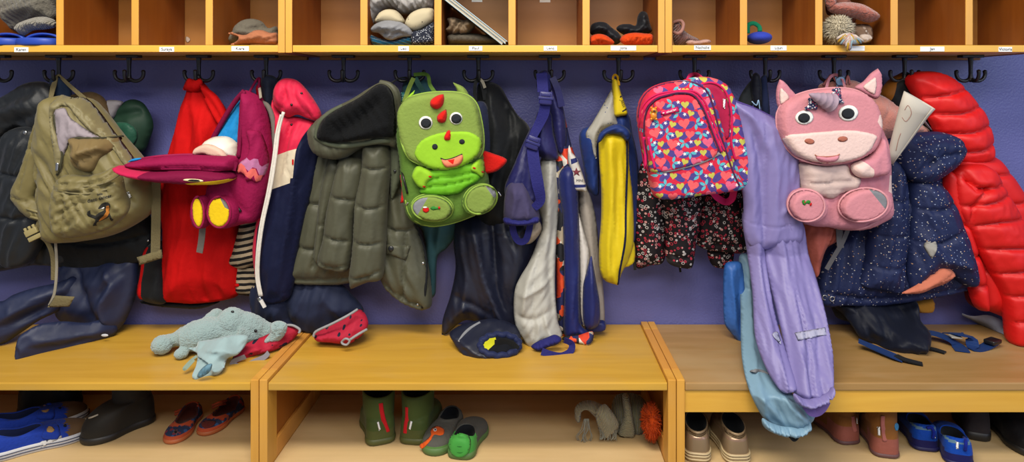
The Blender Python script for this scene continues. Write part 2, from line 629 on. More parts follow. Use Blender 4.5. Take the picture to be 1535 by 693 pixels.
def knit(name, col, rot=0.0, freq=110, col2=None, st=0.9, cross=True):
    """rib knit: wavy ribs with stitch bumps"""
    m, nt, b, N, L = _new(name)
    v = _vec(nt, (1, 1, 1), (0, rot, 0))
    wv = N.new('ShaderNodeTexWave'); wv.bands_direction = 'X'; wv.inputs['Scale'].default_value = freq / 6.283 * 2; wv.inputs['Distortion'].default_value = 1.2
    wv.inputs['Detail'].default_value = 2; wv.inputs['Detail Scale'].default_value = 2
    L.new(v, wv.inputs['Vector'])
    n = N.new('ShaderNodeTexNoise'); n.inputs['Scale'].default_value = 260; L.new(v, n.inputs['Vector'])
    ad = N.new('ShaderNodeMath'); ad.operation = 'ADD'; L.new(wv.outputs['Fac'], ad.inputs[0]); L.new(n.outputs['Fac'], ad.inputs[1])
    mx = N.new('ShaderNodeMix'); mx.data_type = 'RGBA'
    c = srgb(col)
    mx.inputs['A'].default_value = srgb(col2) if col2 else tuple(q * 0.8 for q in c[:3]) + (1,)
    mx.inputs['B'].default_value = c
    L.new(n.outputs['Fac'] if col2 is None else wv.outputs['Fac'], mx.inputs['Factor']); L.new(mx.outputs['Result'], b.inputs['Base Color'])
    b.inputs['Roughness'].default_value = 0.95; b.inputs['Specular IOR Level'].default_value = 0.1; b.inputs['Sheen Weight'].default_value = 0.3
    _bump(nt, b, 1, st, 2, dist=0.003, src=ad.outputs[0])
    MC[name] = m
    return m

def wood(name, c1, c2, rough=0.35, along='X', scale=1.0, scuff=0.25):
    """varnished beech: long grain, small flecks, worn patches"""
    m, nt, b, N, L = _new(name)
    s = {'X': (2.0, 26, 26), 'Z': (26, 26, 2.0), 'Y': (26, 2.0, 26)}[along]
    v = _vec(nt, tuple(q * scale for q in s))
    n = N.new('ShaderNodeTexNoise'); n.inputs['Scale'].default_value = 1.0; n.inputs['Detail'].default_value = 8; n.inputs['Roughness'].default_value = 0.62; n.inputs['Distortion'].default_value = 0.6
    L.new(v, n.inputs['Vector'])
    mr = N.new('ShaderNodeMapRange'); mr.inputs['From Min'].default_value = 0.3; mr.inputs['From Max'].default_value = 0.7
    L.new(n.outputs['Fac'], mr.inputs['Value'])
    mx = N.new('ShaderNodeMix'); mx.data_type = 'RGBA'; mx.inputs['A'].default_value = srgb(c1); mx.inputs['B'].default_value = srgb(c2)
    L.new(mr.outputs[0], mx.inputs['Factor'])
    n2 = N.new('ShaderNodeTexNoise'); n2.inputs['Scale'].default_value = 3.2; n2.inputs['Detail'].default_value = 5
    L.new(_vec(nt, (1, 2.2, 2.2)), n2.inputs['Vector'])
    m2 = N.new('ShaderNodeMapRange'); m2.inputs['From Min'].default_value = 0.5; m2.inputs['From Max'].default_value = 0.72; m2.inputs['To Max'].default_value = scuff
    L.new(n2.outputs['Fac'], m2.inputs['Value'])
    mx2 = N.new('ShaderNodeMix'); mx2.data_type = 'RGBA'; mx2.inputs['B'].default_value = srgb('a98c62')
    L.new(mx.outputs['Result'], mx2.inputs['A']); L.new(m2.outputs[0], mx2.inputs['Factor'])
    L.new(mx2.outputs['Result'], b.inputs['Base Color'])
    m3 = N.new('ShaderNodeMapRange'); m3.inputs['To Min'].default_value = rough - 0.08; m3.inputs['To Max'].default_value = rough + 0.25
    L.new(n2.outputs['Fac'], m3.inputs['Value']); L.new(m3.outputs[0], b.inputs['Roughness'])
    _bump(nt, b, 1, 0.12, 2, dist=0.001, src=n.outputs['Fac'])
    MC[name] = m
    return m

W_TOP = wood('bench_top_wood', 'b78a2c', 'c99c3a', 0.30, 'X', scuff=0.35)
W_TOP_R = wood('worn_bench_top_wood', '96733e', 'a88250', 0.33, 'X', scuff=0.8)
W_EDGE = wood('edge_wood', 'cf9a36', 'dbaa42', 0.38, 'X', scuff=0.1)
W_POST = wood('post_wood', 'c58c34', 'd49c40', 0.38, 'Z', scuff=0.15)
W_IN = wood('shaded_cubby_side_wood', '763a0a', '86480f', 0.42, 'Z', scuff=0.05)  # shade inside the cubbies painted into the side and divider faces
W_BACK = wood('shaded_panel_wood', '8c5a20', '986427', 0.42, 'X', scuff=0.1)  # colour darkened to include the shade at the cubby backs
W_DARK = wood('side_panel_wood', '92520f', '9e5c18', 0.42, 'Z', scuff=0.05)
W_FLOOR = wood('shoe_shelf_wood', 'c4a674', 'd0b282', 0.38, 'X', scuff=0.3)
BLACKP = plain('black_plastic', '16171a', 0.35)
WHITEC = plain('white_card', 'e8e8e6', 0.7)
INK = plain('black_print', '1a1a1c', 0.7)
METAL = plain('zip_metal', 'b0b0b0', 0.3, 1.0)
DARKM = plain('dark_metal', '3a3836', 0.35, 0.9)

def wallmat():
    m, nt, b, N, L = _new('violet_blue_wall_paint')
    v = _vec(nt)
    n = N.new('ShaderNodeTexNoise'); n.inputs['Scale'].default_value = 5; n.inputs['Detail'].default_value = 3
    L.new(v, n.inputs['Vector'])
    mx = N.new('ShaderNodeMix'); mx.data_type = 'RGBA'; mx.inputs['A'].default_value = srgb('5a5c94'); mx.inputs['B'].default_value = srgb('5f629e')
    L.new(n.outputs['Fac'], mx.inputs['Factor']); L.new(mx.outputs['Result'], b.inputs['Base Color'])
    b.inputs['Roughness'].default_value = 0.38
    _bump(nt, b, 160, 0.5, 4, v, 0.003)
    return m
WALL = wallmat()
# ------------------------------------------------------------------ room
b = MB(); b.box(-3.4, 3.4, 0.0, 0.1, 0, 2.9, b=0)
wl = b.build('wall_back', WALL, smooth=False); wl['kind'] = 'structure'
b = MB(); b.box(-3.4, 3.4, -4.6, 0.0, -0.1, 0, b=0)
fl = b.build('floor', fab('grey_vinyl', '8f8c84', 0.5, bst=0.05, sheen=0), smooth=False); fl['kind'] = 'structure'

ZC = 1.168; ZB = 1.150; YC = -0.24
TH = 0.019
CUB = {}
def cubby_unit(x0, x1, ctrs, label):
    t = thing('cubby_shelf', label, 'shelf unit', ((x0 + x1) / 2, -0.12, ZB), 'beech cubby shelf units above the hooks')
    top = ZC + 0.255
    for x in (x0, x1 - TH):
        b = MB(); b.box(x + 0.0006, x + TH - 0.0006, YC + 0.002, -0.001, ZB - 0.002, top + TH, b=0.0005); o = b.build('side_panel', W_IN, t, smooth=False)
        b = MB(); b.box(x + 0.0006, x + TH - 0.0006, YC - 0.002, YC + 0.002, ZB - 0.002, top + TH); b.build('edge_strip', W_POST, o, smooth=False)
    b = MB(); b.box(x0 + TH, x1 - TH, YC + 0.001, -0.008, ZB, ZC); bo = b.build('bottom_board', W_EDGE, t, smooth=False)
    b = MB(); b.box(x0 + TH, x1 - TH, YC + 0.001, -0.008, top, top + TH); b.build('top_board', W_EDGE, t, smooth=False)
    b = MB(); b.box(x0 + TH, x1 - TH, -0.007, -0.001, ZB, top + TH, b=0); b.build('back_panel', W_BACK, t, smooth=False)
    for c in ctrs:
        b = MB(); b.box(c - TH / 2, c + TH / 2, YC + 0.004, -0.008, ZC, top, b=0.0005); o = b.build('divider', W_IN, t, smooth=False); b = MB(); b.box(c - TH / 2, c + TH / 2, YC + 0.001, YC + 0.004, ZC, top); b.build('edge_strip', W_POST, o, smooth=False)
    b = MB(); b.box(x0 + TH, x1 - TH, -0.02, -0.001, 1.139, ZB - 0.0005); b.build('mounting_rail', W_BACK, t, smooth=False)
    return t, bo
def xs(px): return (px - VX) * 1.73 / FPX
XS = [xs(-140.5), xs(427.6), xs(996.8), xs(1566)]
_, B1 = cubby_unit(XS[0], XS[1], [xs(-28), xs(89), xs(201.8), xs(313)], 'left beech cubby shelf, with the grey knitwear and blue clogs in it')
_, B2 = cubby_unit(XS[1], XS[2], [xs(545.3), xs(656.3), xs(767.5), xs(878.7)], 'middle beech cubby shelf, with the slanting books in it')
_, B3 = cubby_unit(XS[2], XS[3], [xs(1115), xs(1228), xs(1341), xs(1453.5)], 'right beech cubby shelf, with the white pompom hat in it')
# name stickers on the front edge
LAB = [(32, 74.5, 21, 'Karen', 0), (250, 74, 22, 'Suraya', 0), (360, 73, 26, 'Kiara', 0), (605, 73, 16, 'Leo', 1), (713, 72.5, 20, 'Paul', 1), (825, 72.5, 20, 'Lena', 1),
       (934.5, 72, 38, 'Jona', 1), (1053, 71.5, 25, 'Nathalie', 2), (1167, 72, 24, 'Lijun', 2), (1285, 72.5, 22, '', 2), (1397.5, 73.5, 36, 'Jan', 2), (1507, 74, 20, 'Victoria', 2)]
TAGWHERE = ['below the cubby with blue clogs', 'below the empty cubby third from the left', 'below the cubby with the salmon cloth', 'below the cubby stuffed with hats and mittens',
            'below the cubby with the slanting books', 'below the empty cubby in the middle', 'below the black and orange mittens', 'below the dusty pink gloves', 'below the blue and green cap',
            'half hidden by the pastel tassel', 'right of the pastel tassel, wide', 'at the far right end of the shelf']
for (px, py, wpx, s, u), wh in zip(LAB, TAGWHERE):
    t = thing('name_sticker', 'small white name sticker on the shelf edge ' + wh, 'sticker', P(px, py, YC - 0.0008), 'white name stickers on the shelf edge')
    c = P(px, py, YC); hw = wpx * 1.73 / FPX / 2; hh = 3.6 * 1.73 / FPX
    b = MB(); b.box(c.x - hw, c.x + hw, YC - 0.0005, YC + 0.0009, c.z - hh, c.z + hh, b=0); b.build('paper', WHITEC, t, smooth=False)
    if s: text_on('lettering', s, px, py, 4.3, 0, INK, t, None, YC, 0.0009, 0.01)

# ------------------------------------------------------------------ bench
ZT = 0.349; YF = -0.40
def bench_unit(x0, x1, apron, label, topm):
    t = thing('bench', label, 'bench', ((x0 + x1) / 2, -0.2, 0), 'wooden benches along the wall')
    pw = 0.021
    b = MB(); b.box(x0 + pw, x1 - pw, YF + 0.002, -0.004, ZT - 0.019, ZT, b=0.003); top = b.build('seat_board', topm, t, smooth=False)
    for x, s in ((x0, 1), (x1 - pw, -1)):
        for ya, yb in ((YF, YF + 0.06), (-0.064, -0.003)):
            b = MB(); b.box(x + 0.0008, x + pw - 0.0008, ya, yb, 0.0, ZT + 0.008, b=0.002); b.build('leg', W_POST, t, smooth=False)
        b = MB(); b.box(x + 0.0008, x + pw - 0.0008, YF + 0.0605, -0.0645, ZT - 0.04, ZT + 0.008, b=0.002)
        b.box(x + 0.0008, x + pw - 0.0008, YF + 0.0605, -0.0645, 0.09, 0.185, b=0.002); b.build('side_rail', wood_y, t, smooth=False)
        b = MB(); b.box(x + 0.007, x + 0.013, YF + 0.06, -0.06, 0.18, ZT - 0.04, b=0); b.build('side_panel', W_DARK, t, smooth=False)
    b = MB(); b.box(x0 + pw, x1 - pw, YF + 0.004, -0.006, 0.121, 0.14, b=0.002); fl = b.build('shoe_shelf', W_FLOOR, t, smooth=False)
    b = MB(); b.box(x0 + pw, x1 - pw, -0.006, -0.001, 0.12, ZT - 0.019, b=0); b.build('back_panel', W_DARK, t, smooth=False)
    if apron:
        b = MB(); b.box(x0 + pw, x1 - pw, YF + 0.007, YF + 0.026, ZT - 0.073, ZT - 0.0195, b=0.001); b.build('apron', W_EDGE, t, smooth=False)
    return top, fl
wood_y = wood('rail_wood', 'c08234', 'cc8f40', 0.38, 'Y', scuff=0.1)
XB = [-1.651, -0.6535, 0.3445, 1.75]
T1, F1 = bench_unit(XB[0], XB[1], False, 'left wooden bench with the pale blue plush toy on its seat', W_TOP)
T2, F2 = bench_unit(XB[1], XB[2], False, 'middle wooden bench with green boots on its shoe shelf', W_TOP)
T3, F3 = bench_unit(XB[2], XB[3], True, 'right wooden bench with an apron board under its seat', W_TOP_R)

# ------------------------------------------------------------------ hooks
YH = -0.095
def make_hook(px, label):
    x = P(px, 100, YH).x
    t = thing('coat_hook', label, 'coat hook', (x, YH, ZB), 'black coat hooks under the shelf')
    b = MB(); b.box(-0.031, 0.031, -0.013, 0.013, -0.008, 0, b=0.002)
    for s in (-1, 1): b.ball((s * 0.022, -0.0, -0.008), (0.003, 0.003, 0.0012))
    b.build('mounting_plate', BLACKP, t, local=True, smooth=False)
    b = MB(); b.tube([(0, 0, -0.006), (0, 0, -0.03), (0, 0, -0.055), (0, 0, -0.07)], [0.0075, 0.0055, 0.0055, 0.008], sm=4, n=12)
    b.ball((0, 0, -0.071), (0.009, 0.009, 0.007)); b.build('stem', BLACKP, t, local=True)
    for d in ((-1, 0), (1, 0), (0.15, -1)):
        b = MB(); q = [(0, -0.066), (0.012, -0.0735), (0.026, -0.0735), (0.037, -0.066), (0.041, -0.055), (0.0405, -0.048)]
        k = 0.7 if d[1] else 1.0
        l = (d[0] ** 2 + d[1] ** 2) ** 0.5
        b.tube([(d[0] / l * r * k, d[1] / l * r * k, z) for r, z in q], [0.006, 0.0055, 0.005, 0.005, 0.005, 0.0056], sm=4, n=10)
        b.ball((d[0] / l * 0.0405 * k, d[1] / l * 0.0405 * k, -0.048), 0.0058)
        b.build('prong', BLACKP, t, local=True)
    return t
HK = [(-4, 'black coat hook at the left edge of the photo'), (88, 'black coat hook carrying the khaki backpack'), (193.5, 'bare black coat hook above the dark green jacket hood'), (298, 'black coat hook carrying the plain red jacket'),
      (399, 'black coat hook carrying the magenta bird backpack'), (515, 'bare black coat hook left of the dinosaur backpack'), (614, 'black coat hook above the green dinosaur backpack'),
      (717, 'black coat hook carrying the black and navy jacket'), (824, 'black coat hook carrying the blue dungaree straps'), (927, 'black coat hook carrying the yellow and blue jacket'),
      (1041, 'black coat hook carrying the pink heart backpack'), (1147, 'black coat hook with dark navy straps above the lilac rain trousers'), (1250, 'black coat hook above the pink unicorn backpack'),
      (1356, 'black coat hook left of the red puffer jacket'), (1455, 'bare black coat hook above the red puffer jacket, at the right')]
hk0 = None
for px, lb in HK:
    if hk0 is None: hk0 = make_hook(px, lb); continue
    c = copy_tree(hk0); c.location = (P(px, 100, YH).x, YH, ZB); c['label'] = lb; ORG[c.name] = Vector(c.location)
# ------------------------------------------------------------------ garments, left part
def ly(axis, a, ya, b, yb):
    """depth that runs from ya at pixel a to yb at pixel b"""
    def f(px, py):
        t = px if axis == 'x' else py
        return ya + (yb - ya) * np.clip((t - a) / (b - a), 0, 1)
    return f
def lerp2(pts):
    """inverse-distance depth field through (px, py, y) samples"""
    A = np.array(pts, float)
    def f(px, py):
        px = np.atleast_1d(px); py = np.atleast_1d(py)
        d = (px[:, None] - A[None, :, 0]) ** 2 + (py[:, None] - A[None, :, 1]) ** 2 + 30
        w_ = 1 / d ** 1.2
        return (w_ * A[None, :, 2]).sum(1) / w_.sum(1)
    return f

CHAR = fab('charcoal_nylon', '14181d', 0.5, 60, 0.3, sheen=0.05, spec=0.4)
BLK = fab('black_nylon', '121416', 0.6, 60, 0.3, sheen=0.05)
NAVYR = fab('navy_rubberised', '1b2340', 0.55, 26, 0.25, sheen=0.0, spec=0.45, var=0.25)
t = thing('jacket', 'charcoal black padded jacket hanging at the far left edge', 'jacket', P(20, 120, -0.06))
panel('body', [(-60, 190), (-10, 170), (30, 175), (80, 200), (95, 260), (108, 330), (112, 392), (60, 397), (-60, 392)], -0.07, 0.06, CHAR, t, R=45,
      creases=[[(-60, 235), (20, 245), (100, 240)], [(-60, 290), (30, 305), (106, 298)], [(-60, 352), (40, 362), (112, 350)]], wr=(0.008, 22, 60, 10))
hd = panel('hood', [(-60, 160), (-10, 150), (12, 140), (35, 126), (60, 122), (76, 128), (86, 150), (84, 185), (60, 200), (25, 190), (0, 205), (-60, 215)], -0.12, 0.045, CHAR, t, R=26,
      folds=[([(0, 165), (30, 150), (60, 140)], 8, -0.014), ([(10, 200), (40, 178), (78, 170)], 7, -0.012)], wr=(0.006, 14, 40, -30))
bd = panel('sleeve', [(10, 200), (45, 190), (72, 205), (80, 250), (78, 310), (62, 372), (40, 398), (6, 396), (-4, 330), (-2, 250)], -0.135, 0.04, CHAR, t, R=28,
      creases=[[(-2, 255), (40, 262), (80, 250)], [(-4, 318), (35, 326), (76, 314)]], wr=(0.007, 16, 40, 20))
c = cast(38, 199, [bd, hd]); b = MB(); b.ball(c + Vector((0, -0.001, 0)), (0.006, 0.003, 0.006)); b.build('snap', METAL, t)
t = thing('jacket', 'black padded jacket behind the khaki backpack, its hem below the bag', 'jacket', P(150, 140, -0.06))
panel('body', [(80, 160), (120, 145), (150, 165), (170, 230), (215, 300), (232, 350), (228, 384), (200, 396), (150, 402), (95, 400), (75, 392), (70, 250)], -0.07, 0.05, BLK, t, R=40,
      creases=[[(75, 345), (150, 362), (230, 350)]], wr=(0.008, 26, 50, -20))
nv = panel('collar', [(74, 122), (84, 112), (98, 118), (108, 140), (102, 165), (80, 165)], -0.1, 0.02, fab('dark_blue_cloth', '1c2a40'), t, R=10, wr=(0.004, 6, 30, 10))
c = cast(222, 361, BLK and [bpy.data.objects[n] for n in BV if n.startswith('body')]) or P(222, 361, -0.11)
b = MB(); b.ball(c, (0.004, 0.003, 0.004)); b.build('snap', METAL, t)
# dark green hood and its neighbours behind the backpack
t = thing('hood', 'dark green jacket hood sticking out right of the khaki backpack', 'hood', P(195, 150, -0.05))
g = panel('crown', [(163, 168), (178, 158), (196, 149), (214, 154), (226, 172), (230, 190), (224, 210), (214, 228), (190, 225), (165, 200), (150, 180)], -0.07, 0.03, fab('bottle_green_nylon', '1b3226', 0.55, 40, 0.2, sheen=0), t, R=22,
      folds=[([(160, 182), (190, 172), (224, 166)], 6, -0.012), ([(200, 175), (205, 200), (195, 222)], 9, 0.008)])
panel('lining', [(170, 186), (190, 184), (206, 196), (204, 214), (192, 222), (178, 206)], 0, 0.006, fab('teal_green_lining', '1f4838', 0.5), t, on=g, off=0.001)
t = thing('scarf', 'brown strap of cloth looped behind the khaki backpack', 'cloth', P(140, 150, -0.08))
panel('band', [(104, 144), (122, 139), (140, 138), (156, 147), (164, 165), (166, 190), (155, 195), (140, 165), (120, 152)], -0.1, 0.02, fab('umber_cotton', '4c3c26'), t, R=10, wr=(0.004, 8, 20, 40))
t = thing('cap', 'grey cloth edge between the brown cloth and the dark green hood', 'cloth', P(170, 155, -0.06))
panel('edge', [(158, 152), (172, 150), (185, 153), (180, 160), (168, 180), (160, 170)], -0.09, 0.012, fab('dove_grey_cotton', '807c80'), t, R=8)

# navy rain trousers slumped on the bench
t = thing('rain_trousers', 'navy rain trousers slumped on the left bench, wide hem towards the viewer', 'trousers', P(110, 470, -0.15))
panel('trouser_body', [(95, 395), (130, 392), (190, 385), (206, 392), (206, 430), (196, 465), (176, 496), (150, 490), (110, 488), (85, 470), (90, 420)], -0.08, 0.05, NAVYR, t, R=26,
      folds=[([(165, 392), (182, 420), (170, 455), (178, 490)], 8, 0.022), ([(120, 400), (140, 440), (150, 480)], 10, -0.025), ([(196, 400), (160, 440)], 6, -0.012)], wr=(0.006, 20, 50, 20))
panel('leg', [(22, 534), (27, 508), (42, 495), (62, 486), (95, 482), (130, 484), (160, 478), (176, 492), (168, 504), (120, 520), (70, 534), (34, 545), (25, 543, 1)],
      ly('x', 25, -0.255, 175, -0.10), 0.026, NAVYR, t, Tb=0.03, R=22, folds=[([(60, 505), (110, 500), (165, 492)], 7, 0.012), ([(45, 520), (100, 515), (140, 505)], 5, -0.007)], wr=(0.006, 26, 30, 80))
panel('leg', [(-60, 440), (0, 452), (20, 442), (50, 432), (85, 424), (112, 415), (118, 440), (90, 465), (60, 480), (30, 500), (0, 517), (-60, 520)],
      ly('x', 0, -0.17, 120, -0.10), 0.045, NAVYR, t, Tb=0.04, R=26, folds=[([(0, 490), (50, 470), (100, 440)], 8, -0.02), ([(0, 470), (60, 445), (100, 428)], 10, 0.01)], wr=(0.008, 24, 40, 70))
c = P(157, 503, -0.147); b = MB(); b.ball(c, (0.010, 0.002, 0.004)); b.build('label', plain('pale_print', 'b9bcc4', 0.6), t)

# ------------------------------------------------------------------ khaki backpack
KH = fab('khaki_nylon', '70663e', 0.55, 34, 0.35, sheen=0.1, spec=0.35, var=0.08)
KHL = fab('khaki_nylon_light', '766d4b', 0.55, 34, 0.35, sheen=0.1, spec=0.35)
KHW = fab('khaki_webbing', '6c6244', 0.8, 200, 0.5)
LIL = fab('lilac_grey_lining', '8c8288', 0.6, 40, 0.3)
t = thing('backpack', 'khaki quilted backpack with a dinosaur embroidered on its front pocket', 'backpack', P(130, 112, -0.12))
sp = panel('shoulder_strap', [(74, 152), (62, 160), (50, 190), (42, 220), (30, 258), (16, 290), (24, 308), (42, 326), (62, 332), (70, 322), (66, 306), (52, 296), (60, 276), (66, 240), (72, 200)], -0.17, 0.022, KH, t, R=12,
      creases=[[(18, 292), (42, 300), (64, 310)], [(44, 222), (55, 225), (66, 226)], [(60, 165), (52, 215), (36, 285)]], wr=(0.004, 12, 30, 20), crease=(0.008, 2.0))
bdy = panel('bag_body', [(74, 152), (90, 143), (108, 146), (132, 147), (152, 166), (180, 202), (206, 232), (226, 262), (232, 292), (226, 318), (205, 336), (168, 353), (120, 362), (84, 362), (74, 350), (69, 300), (64, 240), (66, 190)], -0.16, 0.075, KH, t, Tb=0.06, R=34, p=2.4,
      folds=[([(190, 270), (205, 290), (222, 300)], 6, -0.01), ([(185, 310), (205, 315), (225, 305)], 5, 0.008), ([(195, 245), (206, 255), (214, 268)], 4, -0.007), ([(180, 330), (205, 300), (226, 280)], 5, -0.008)],
      creases=[[(72, 232), (80, 290), (84, 355)], [(66, 275), (80, 277)]], wr=(0.009, 12, 34, -30))
rl = panel('flap', [(88, 152), (93, 142), (108, 146), (130, 147), (150, 166), (172, 196), (196, 228), (216, 258), (204, 262), (186, 246), (172, 226), (152, 206), (136, 196), (118, 178), (104, 160)], 0, 0.022, KHL, t, on=bdy, off=0.003, R=12,
      folds=[([(105, 152), (150, 190), (190, 240)], 4, -0.008), ([(130, 160), (165, 200), (205, 250)], 3, 0.005)], wr=(0.006, 7, 40, 42))
panel('lining', [(80, 168), (88, 163), (98, 162), (106, 176), (122, 188), (140, 200), (152, 208), (128, 208), (108, 210), (100, 225), (93, 236), (86, 210)], 0, 0.004, LIL, t, on=bdy, off=0.002, R=8, wr=(0.006, 7, 40, 5))
lr = panel('opening_roll', [(74, 160), (80, 152), (92, 143), (102, 150), (104, 160), (92, 160), (82, 170), (82, 188), (90, 212), (96, 236), (92, 258), (86, 262), (82, 240), (76, 200)], 0, 0.016, KHL, t, on=bdy, off=0.0, R=8, wr=(0.006, 6, 20, 0))
ptube('zipper', [(82, 172), (85, 192), (91, 212), (94, 234), (90, 254), (86, 262)], 0.003, fab('dark_olive_tape', '3c3a2a', 0.6), t, on=[bdy, lr], off=0.002)
ptube('zip_pull', [(88, 244), (87, 256)], 0.004, METAL, t, on=[bdy, lr], off=0.005, flat=0.5)
pk = panel('front_pocket', [(80, 290), (86, 272), (100, 262), (130, 263), (155, 258), (175, 248), (184, 262), (189, 285), (196, 302), (190, 322), (165, 342), (125, 354), (92, 356), (82, 345), (78, 318)], 0, 0.032, KH, t, on=bdy, off=0.001, R=14,
      creases=[[(84, 282), (125, 287), (160, 280), (185, 268)], [(86, 272), (125, 276), (158, 270), (182, 256)], [(104, 290), (102, 320), (100, 352)]], crease=(0.010, 1.6),
      folds=[([(92, 300), (110, 310), (100, 340)], 6, -0.006), ([(140, 345), (170, 332), (190, 312)], 5, -0.008)], wr=(0.006, 9, 22, 62))
panel('fold_out_flap', [(104, 207), (125, 207), (150, 206), (185, 204, 1), (178, 218), (165, 228), (150, 238), (140, 256), (128, 258), (115, 252), (108, 240), (110, 226)], 0, 0.045, fab('khaki_inner', '74623f', 0.55, 34, 0.3), t, on=bdy, off=0.0, R=18,
      folds=[([(115, 232), (140, 228), (165, 218)], 5, 0.012), ([(120, 250), (135, 235), (160, 228)], 4, -0.012)], wr=(0.008, 8, 20, -25))
ptube('pocket_zipper', [(104, 207), (125, 207), (150, 207), (170, 206), (185, 204)], 0.0032, fab('dark_olive_tape', '3c3a2a'), t, on=bpy.data.objects[[n for n in BV if n.startswith('fold_out_flap')][-1]], off=0.003)
for q in ([(84, 286), (125, 291), (160, 284), (185, 272)], [(86, 276), (125, 280), (158, 274), (183, 260)]):
    ptube('pocket_piping', q, 0.0022, KHL, pk, on=pk, off=0.0)
text_on('lettering', 'disco dancer', 149.5, 297.5, 5.2, -13, INK, pk, pk, off=0.0015, bold=0.02, sx=0.98)
text_on('lettering', 'little', 150, 291.2, 3.0, -12, INK, pk, pk, off=0.0015, bold=0.02, sx=1.1)
dk = fab('black_embroidery', '24231f', 0.9); og = fab('ochre_embroidery', 'a8692a', 0.9)
DN = lambda L: [(120 + a / 10.66, 280 + b_ / 10.66) for a, b_ in L]
panel('dinosaur_embroidery', DN([(290, 350), (310, 315), (350, 270), (400, 248), (450, 250), (480, 275), (488, 310), (478, 345), (470, 380), (478, 430), (500, 480), (515, 515), (535, 520), (530, 545), (500, 548), (478, 520), (465, 480), (440, 500), (380, 530), (300, 560), (275, 570), (262, 600), (275, 622), (210, 628), (215, 600), (240, 565), (250, 520), (200, 500), (130, 470), (112, 440), (125, 395), (165, 378), (165, 400), (175, 440), (250, 462), (300, 420), (380, 380), (400, 350), (340, 360)]),
      0, 0.0015, dk, pk, on=pk, off=0.001, res=1.3, sharp=True, regions=[(DN([(425, 310), (465, 300), (478, 350), (472, 420), (440, 480), (380, 520), (300, 555), (330, 510), (380, 470), (425, 400), (418, 360)]), og), (DN([(300, 355), (340, 350), (385, 325), (400, 335), (345, 368)]), WHITEC)])
panel('side_label', [(191, 288), (194, 287), (198, 295), (195, 297)], 0, 0.001, WHITEC, t, on=bdy, off=0.003, sharp=True, res=2)
ribbon('hanging_loop', [(84, 117, -0.11), (80, 130, -0.13), (75, 152, -0.17)], [0.010, 0.018, 0.012], KHW, t)
ribbon('hanging_loop', [(92, 116, -0.11), (104, 128, -0.13), (128, 149, -0.17)], [0.008, 0.010, 0.012], KHW, t)
b = MB(); b.tube([P(84, 118, -0.11), P(86, 113.5, -0.112), P(90, 113.5, -0.112), P(93, 117, -0.11)], 0.003); b.build('hanging_cord', KHW, t)
# buckle at the strap end and the webbing tails
bk = MB()
for (x0, y0, x1, y1) in ((44, 312, 49, 325), (52, 316, 57, 328), (60, 319, 65, 331)):
    bk.tube([P(x0, y0, -0.19), P(x1, y1, -0.19)], 0.004, sm=1)
for q in ([(40, 313), (64, 320)], [(46, 325), (68, 331)]): bk.tube([P(a, b_, -0.195) for a, b_ in q], 0.0035, sm=1)
bk.build('strap_slider', plain('khaki_plastic', '857a50', 0.4), t)
ribbon('webbing', [(64, 320, -0.19), (60, 335, -0.19), (54, 346, -0.19)], 0.018, KHW, t)
bk = MB()
a = math.radians(25)
M = Matrix.Translation(P(47, 348, -0.2)) @ Matrix.Rotation(-0.45, 4, 'Y')
bk.box(-0.017, 0.017, -0.004, 0.004, -0.008, 0.008, mat=M); 
M2 = Matrix.Translation(P(53, 356, -0.2)) @ Matrix.Rotation(-0.45, 4, 'Y')
bk.box(-0.018, 0.018, -0.005, 0.005, -0.006, 0.006, mat=M2)
for s in (-0.012, 0.0, 0.012):
    bk.box(s - 0.003, s + 0.003, -0.003, 0.003, 0.006, 0.017, mat=M)
bk.build('buckle', plain('pale_khaki_plastic', '9a8d5e', 0.4), t)
ribbon('webbing', [(56, 352, -0.195), (70, 362, -0.19), (79, 385, -0.18), (80, 420, -0.175)], 0.012, KHW, t)
ribbon('webbing', [(83, 360, -0.185), (85, 400, -0.18), (82, 438, -0.178), (74, 458, -0.176)], 0.007, fab('pale_webbing', '8e8878', 0.8), t)
panel('webbing_end', [(71, 461, 1), (83, 443, 1), (112, 445, 1), (104, 460, 1)], -0.18, 0.003, KHW, t, sharp=True, R=3)
ribbon('webbing', [(234, 270, -0.17), (234, 320, -0.165), (233, 380, -0.165)], 0.025, KHW, t)
panel('webbing_end', [(205, 386, 1), (242, 374, 1), (244, 387, 1), (209, 398, 1)], -0.172, 0.003, KHW, t, sharp=True, R=3)

# ------------------------------------------------------------------ plain red jacket
RED = fab('bright_red_softshell', 'b40808', 0.85, 70, 0.25, sheen=0.0, var=0.06)
t = thing('jacket', 'plain bright red jacket hung by its neck loop, beside the bird backpack', 'jacket', P(298, 120, -0.09))
panel('body', [(282, 126), (292, 124), (303, 122), (318, 138), (330, 150), (342, 170), (352, 200), (354, 260), (358, 330), (366, 385), (362, 430), (352, 446), (300, 455), (247, 453, 1), (243, 420), (245, 350), (240, 310), (238, 280), (250, 240), (262, 200), (272, 160), (280, 140)],
      -0.08, 0.055, RED, t, R=34, folds=[([(290, 135), (282, 190), (258, 300)], 12, 0.01), ([(300, 150), (300, 210), (310, 300), (300, 420)], 10, -0.014), ([(320, 165), (318, 230), (340, 320)], 9, 0.012), ([(262, 330), (265, 400), (262, 450)], 12, 0.012), ([(330, 330), (325, 390), (335, 445)], 10, -0.010)],
      creases=[([(247, 447), (300, 449), (355, 440)], .004, 1.5), ([(292, 150), (296, 230), (300, 300), (298, 380), (302, 450)], .003, 1.2), ([(240, 350), (290, 352), (356, 345)], .002, 1.2), ([(318, 165), (322, 200), (340, 225)], .004, 1.5)], wr=(0.009, 18, 70, 5))
panel('collar', [(274, 134), (281, 118), (290, 119), (300, 118), (304, 124), (300, 135), (288, 138), (280, 136)], -0.115, 0.014, RED, t, R=7, wr=(0.006, 6, 20, 0))
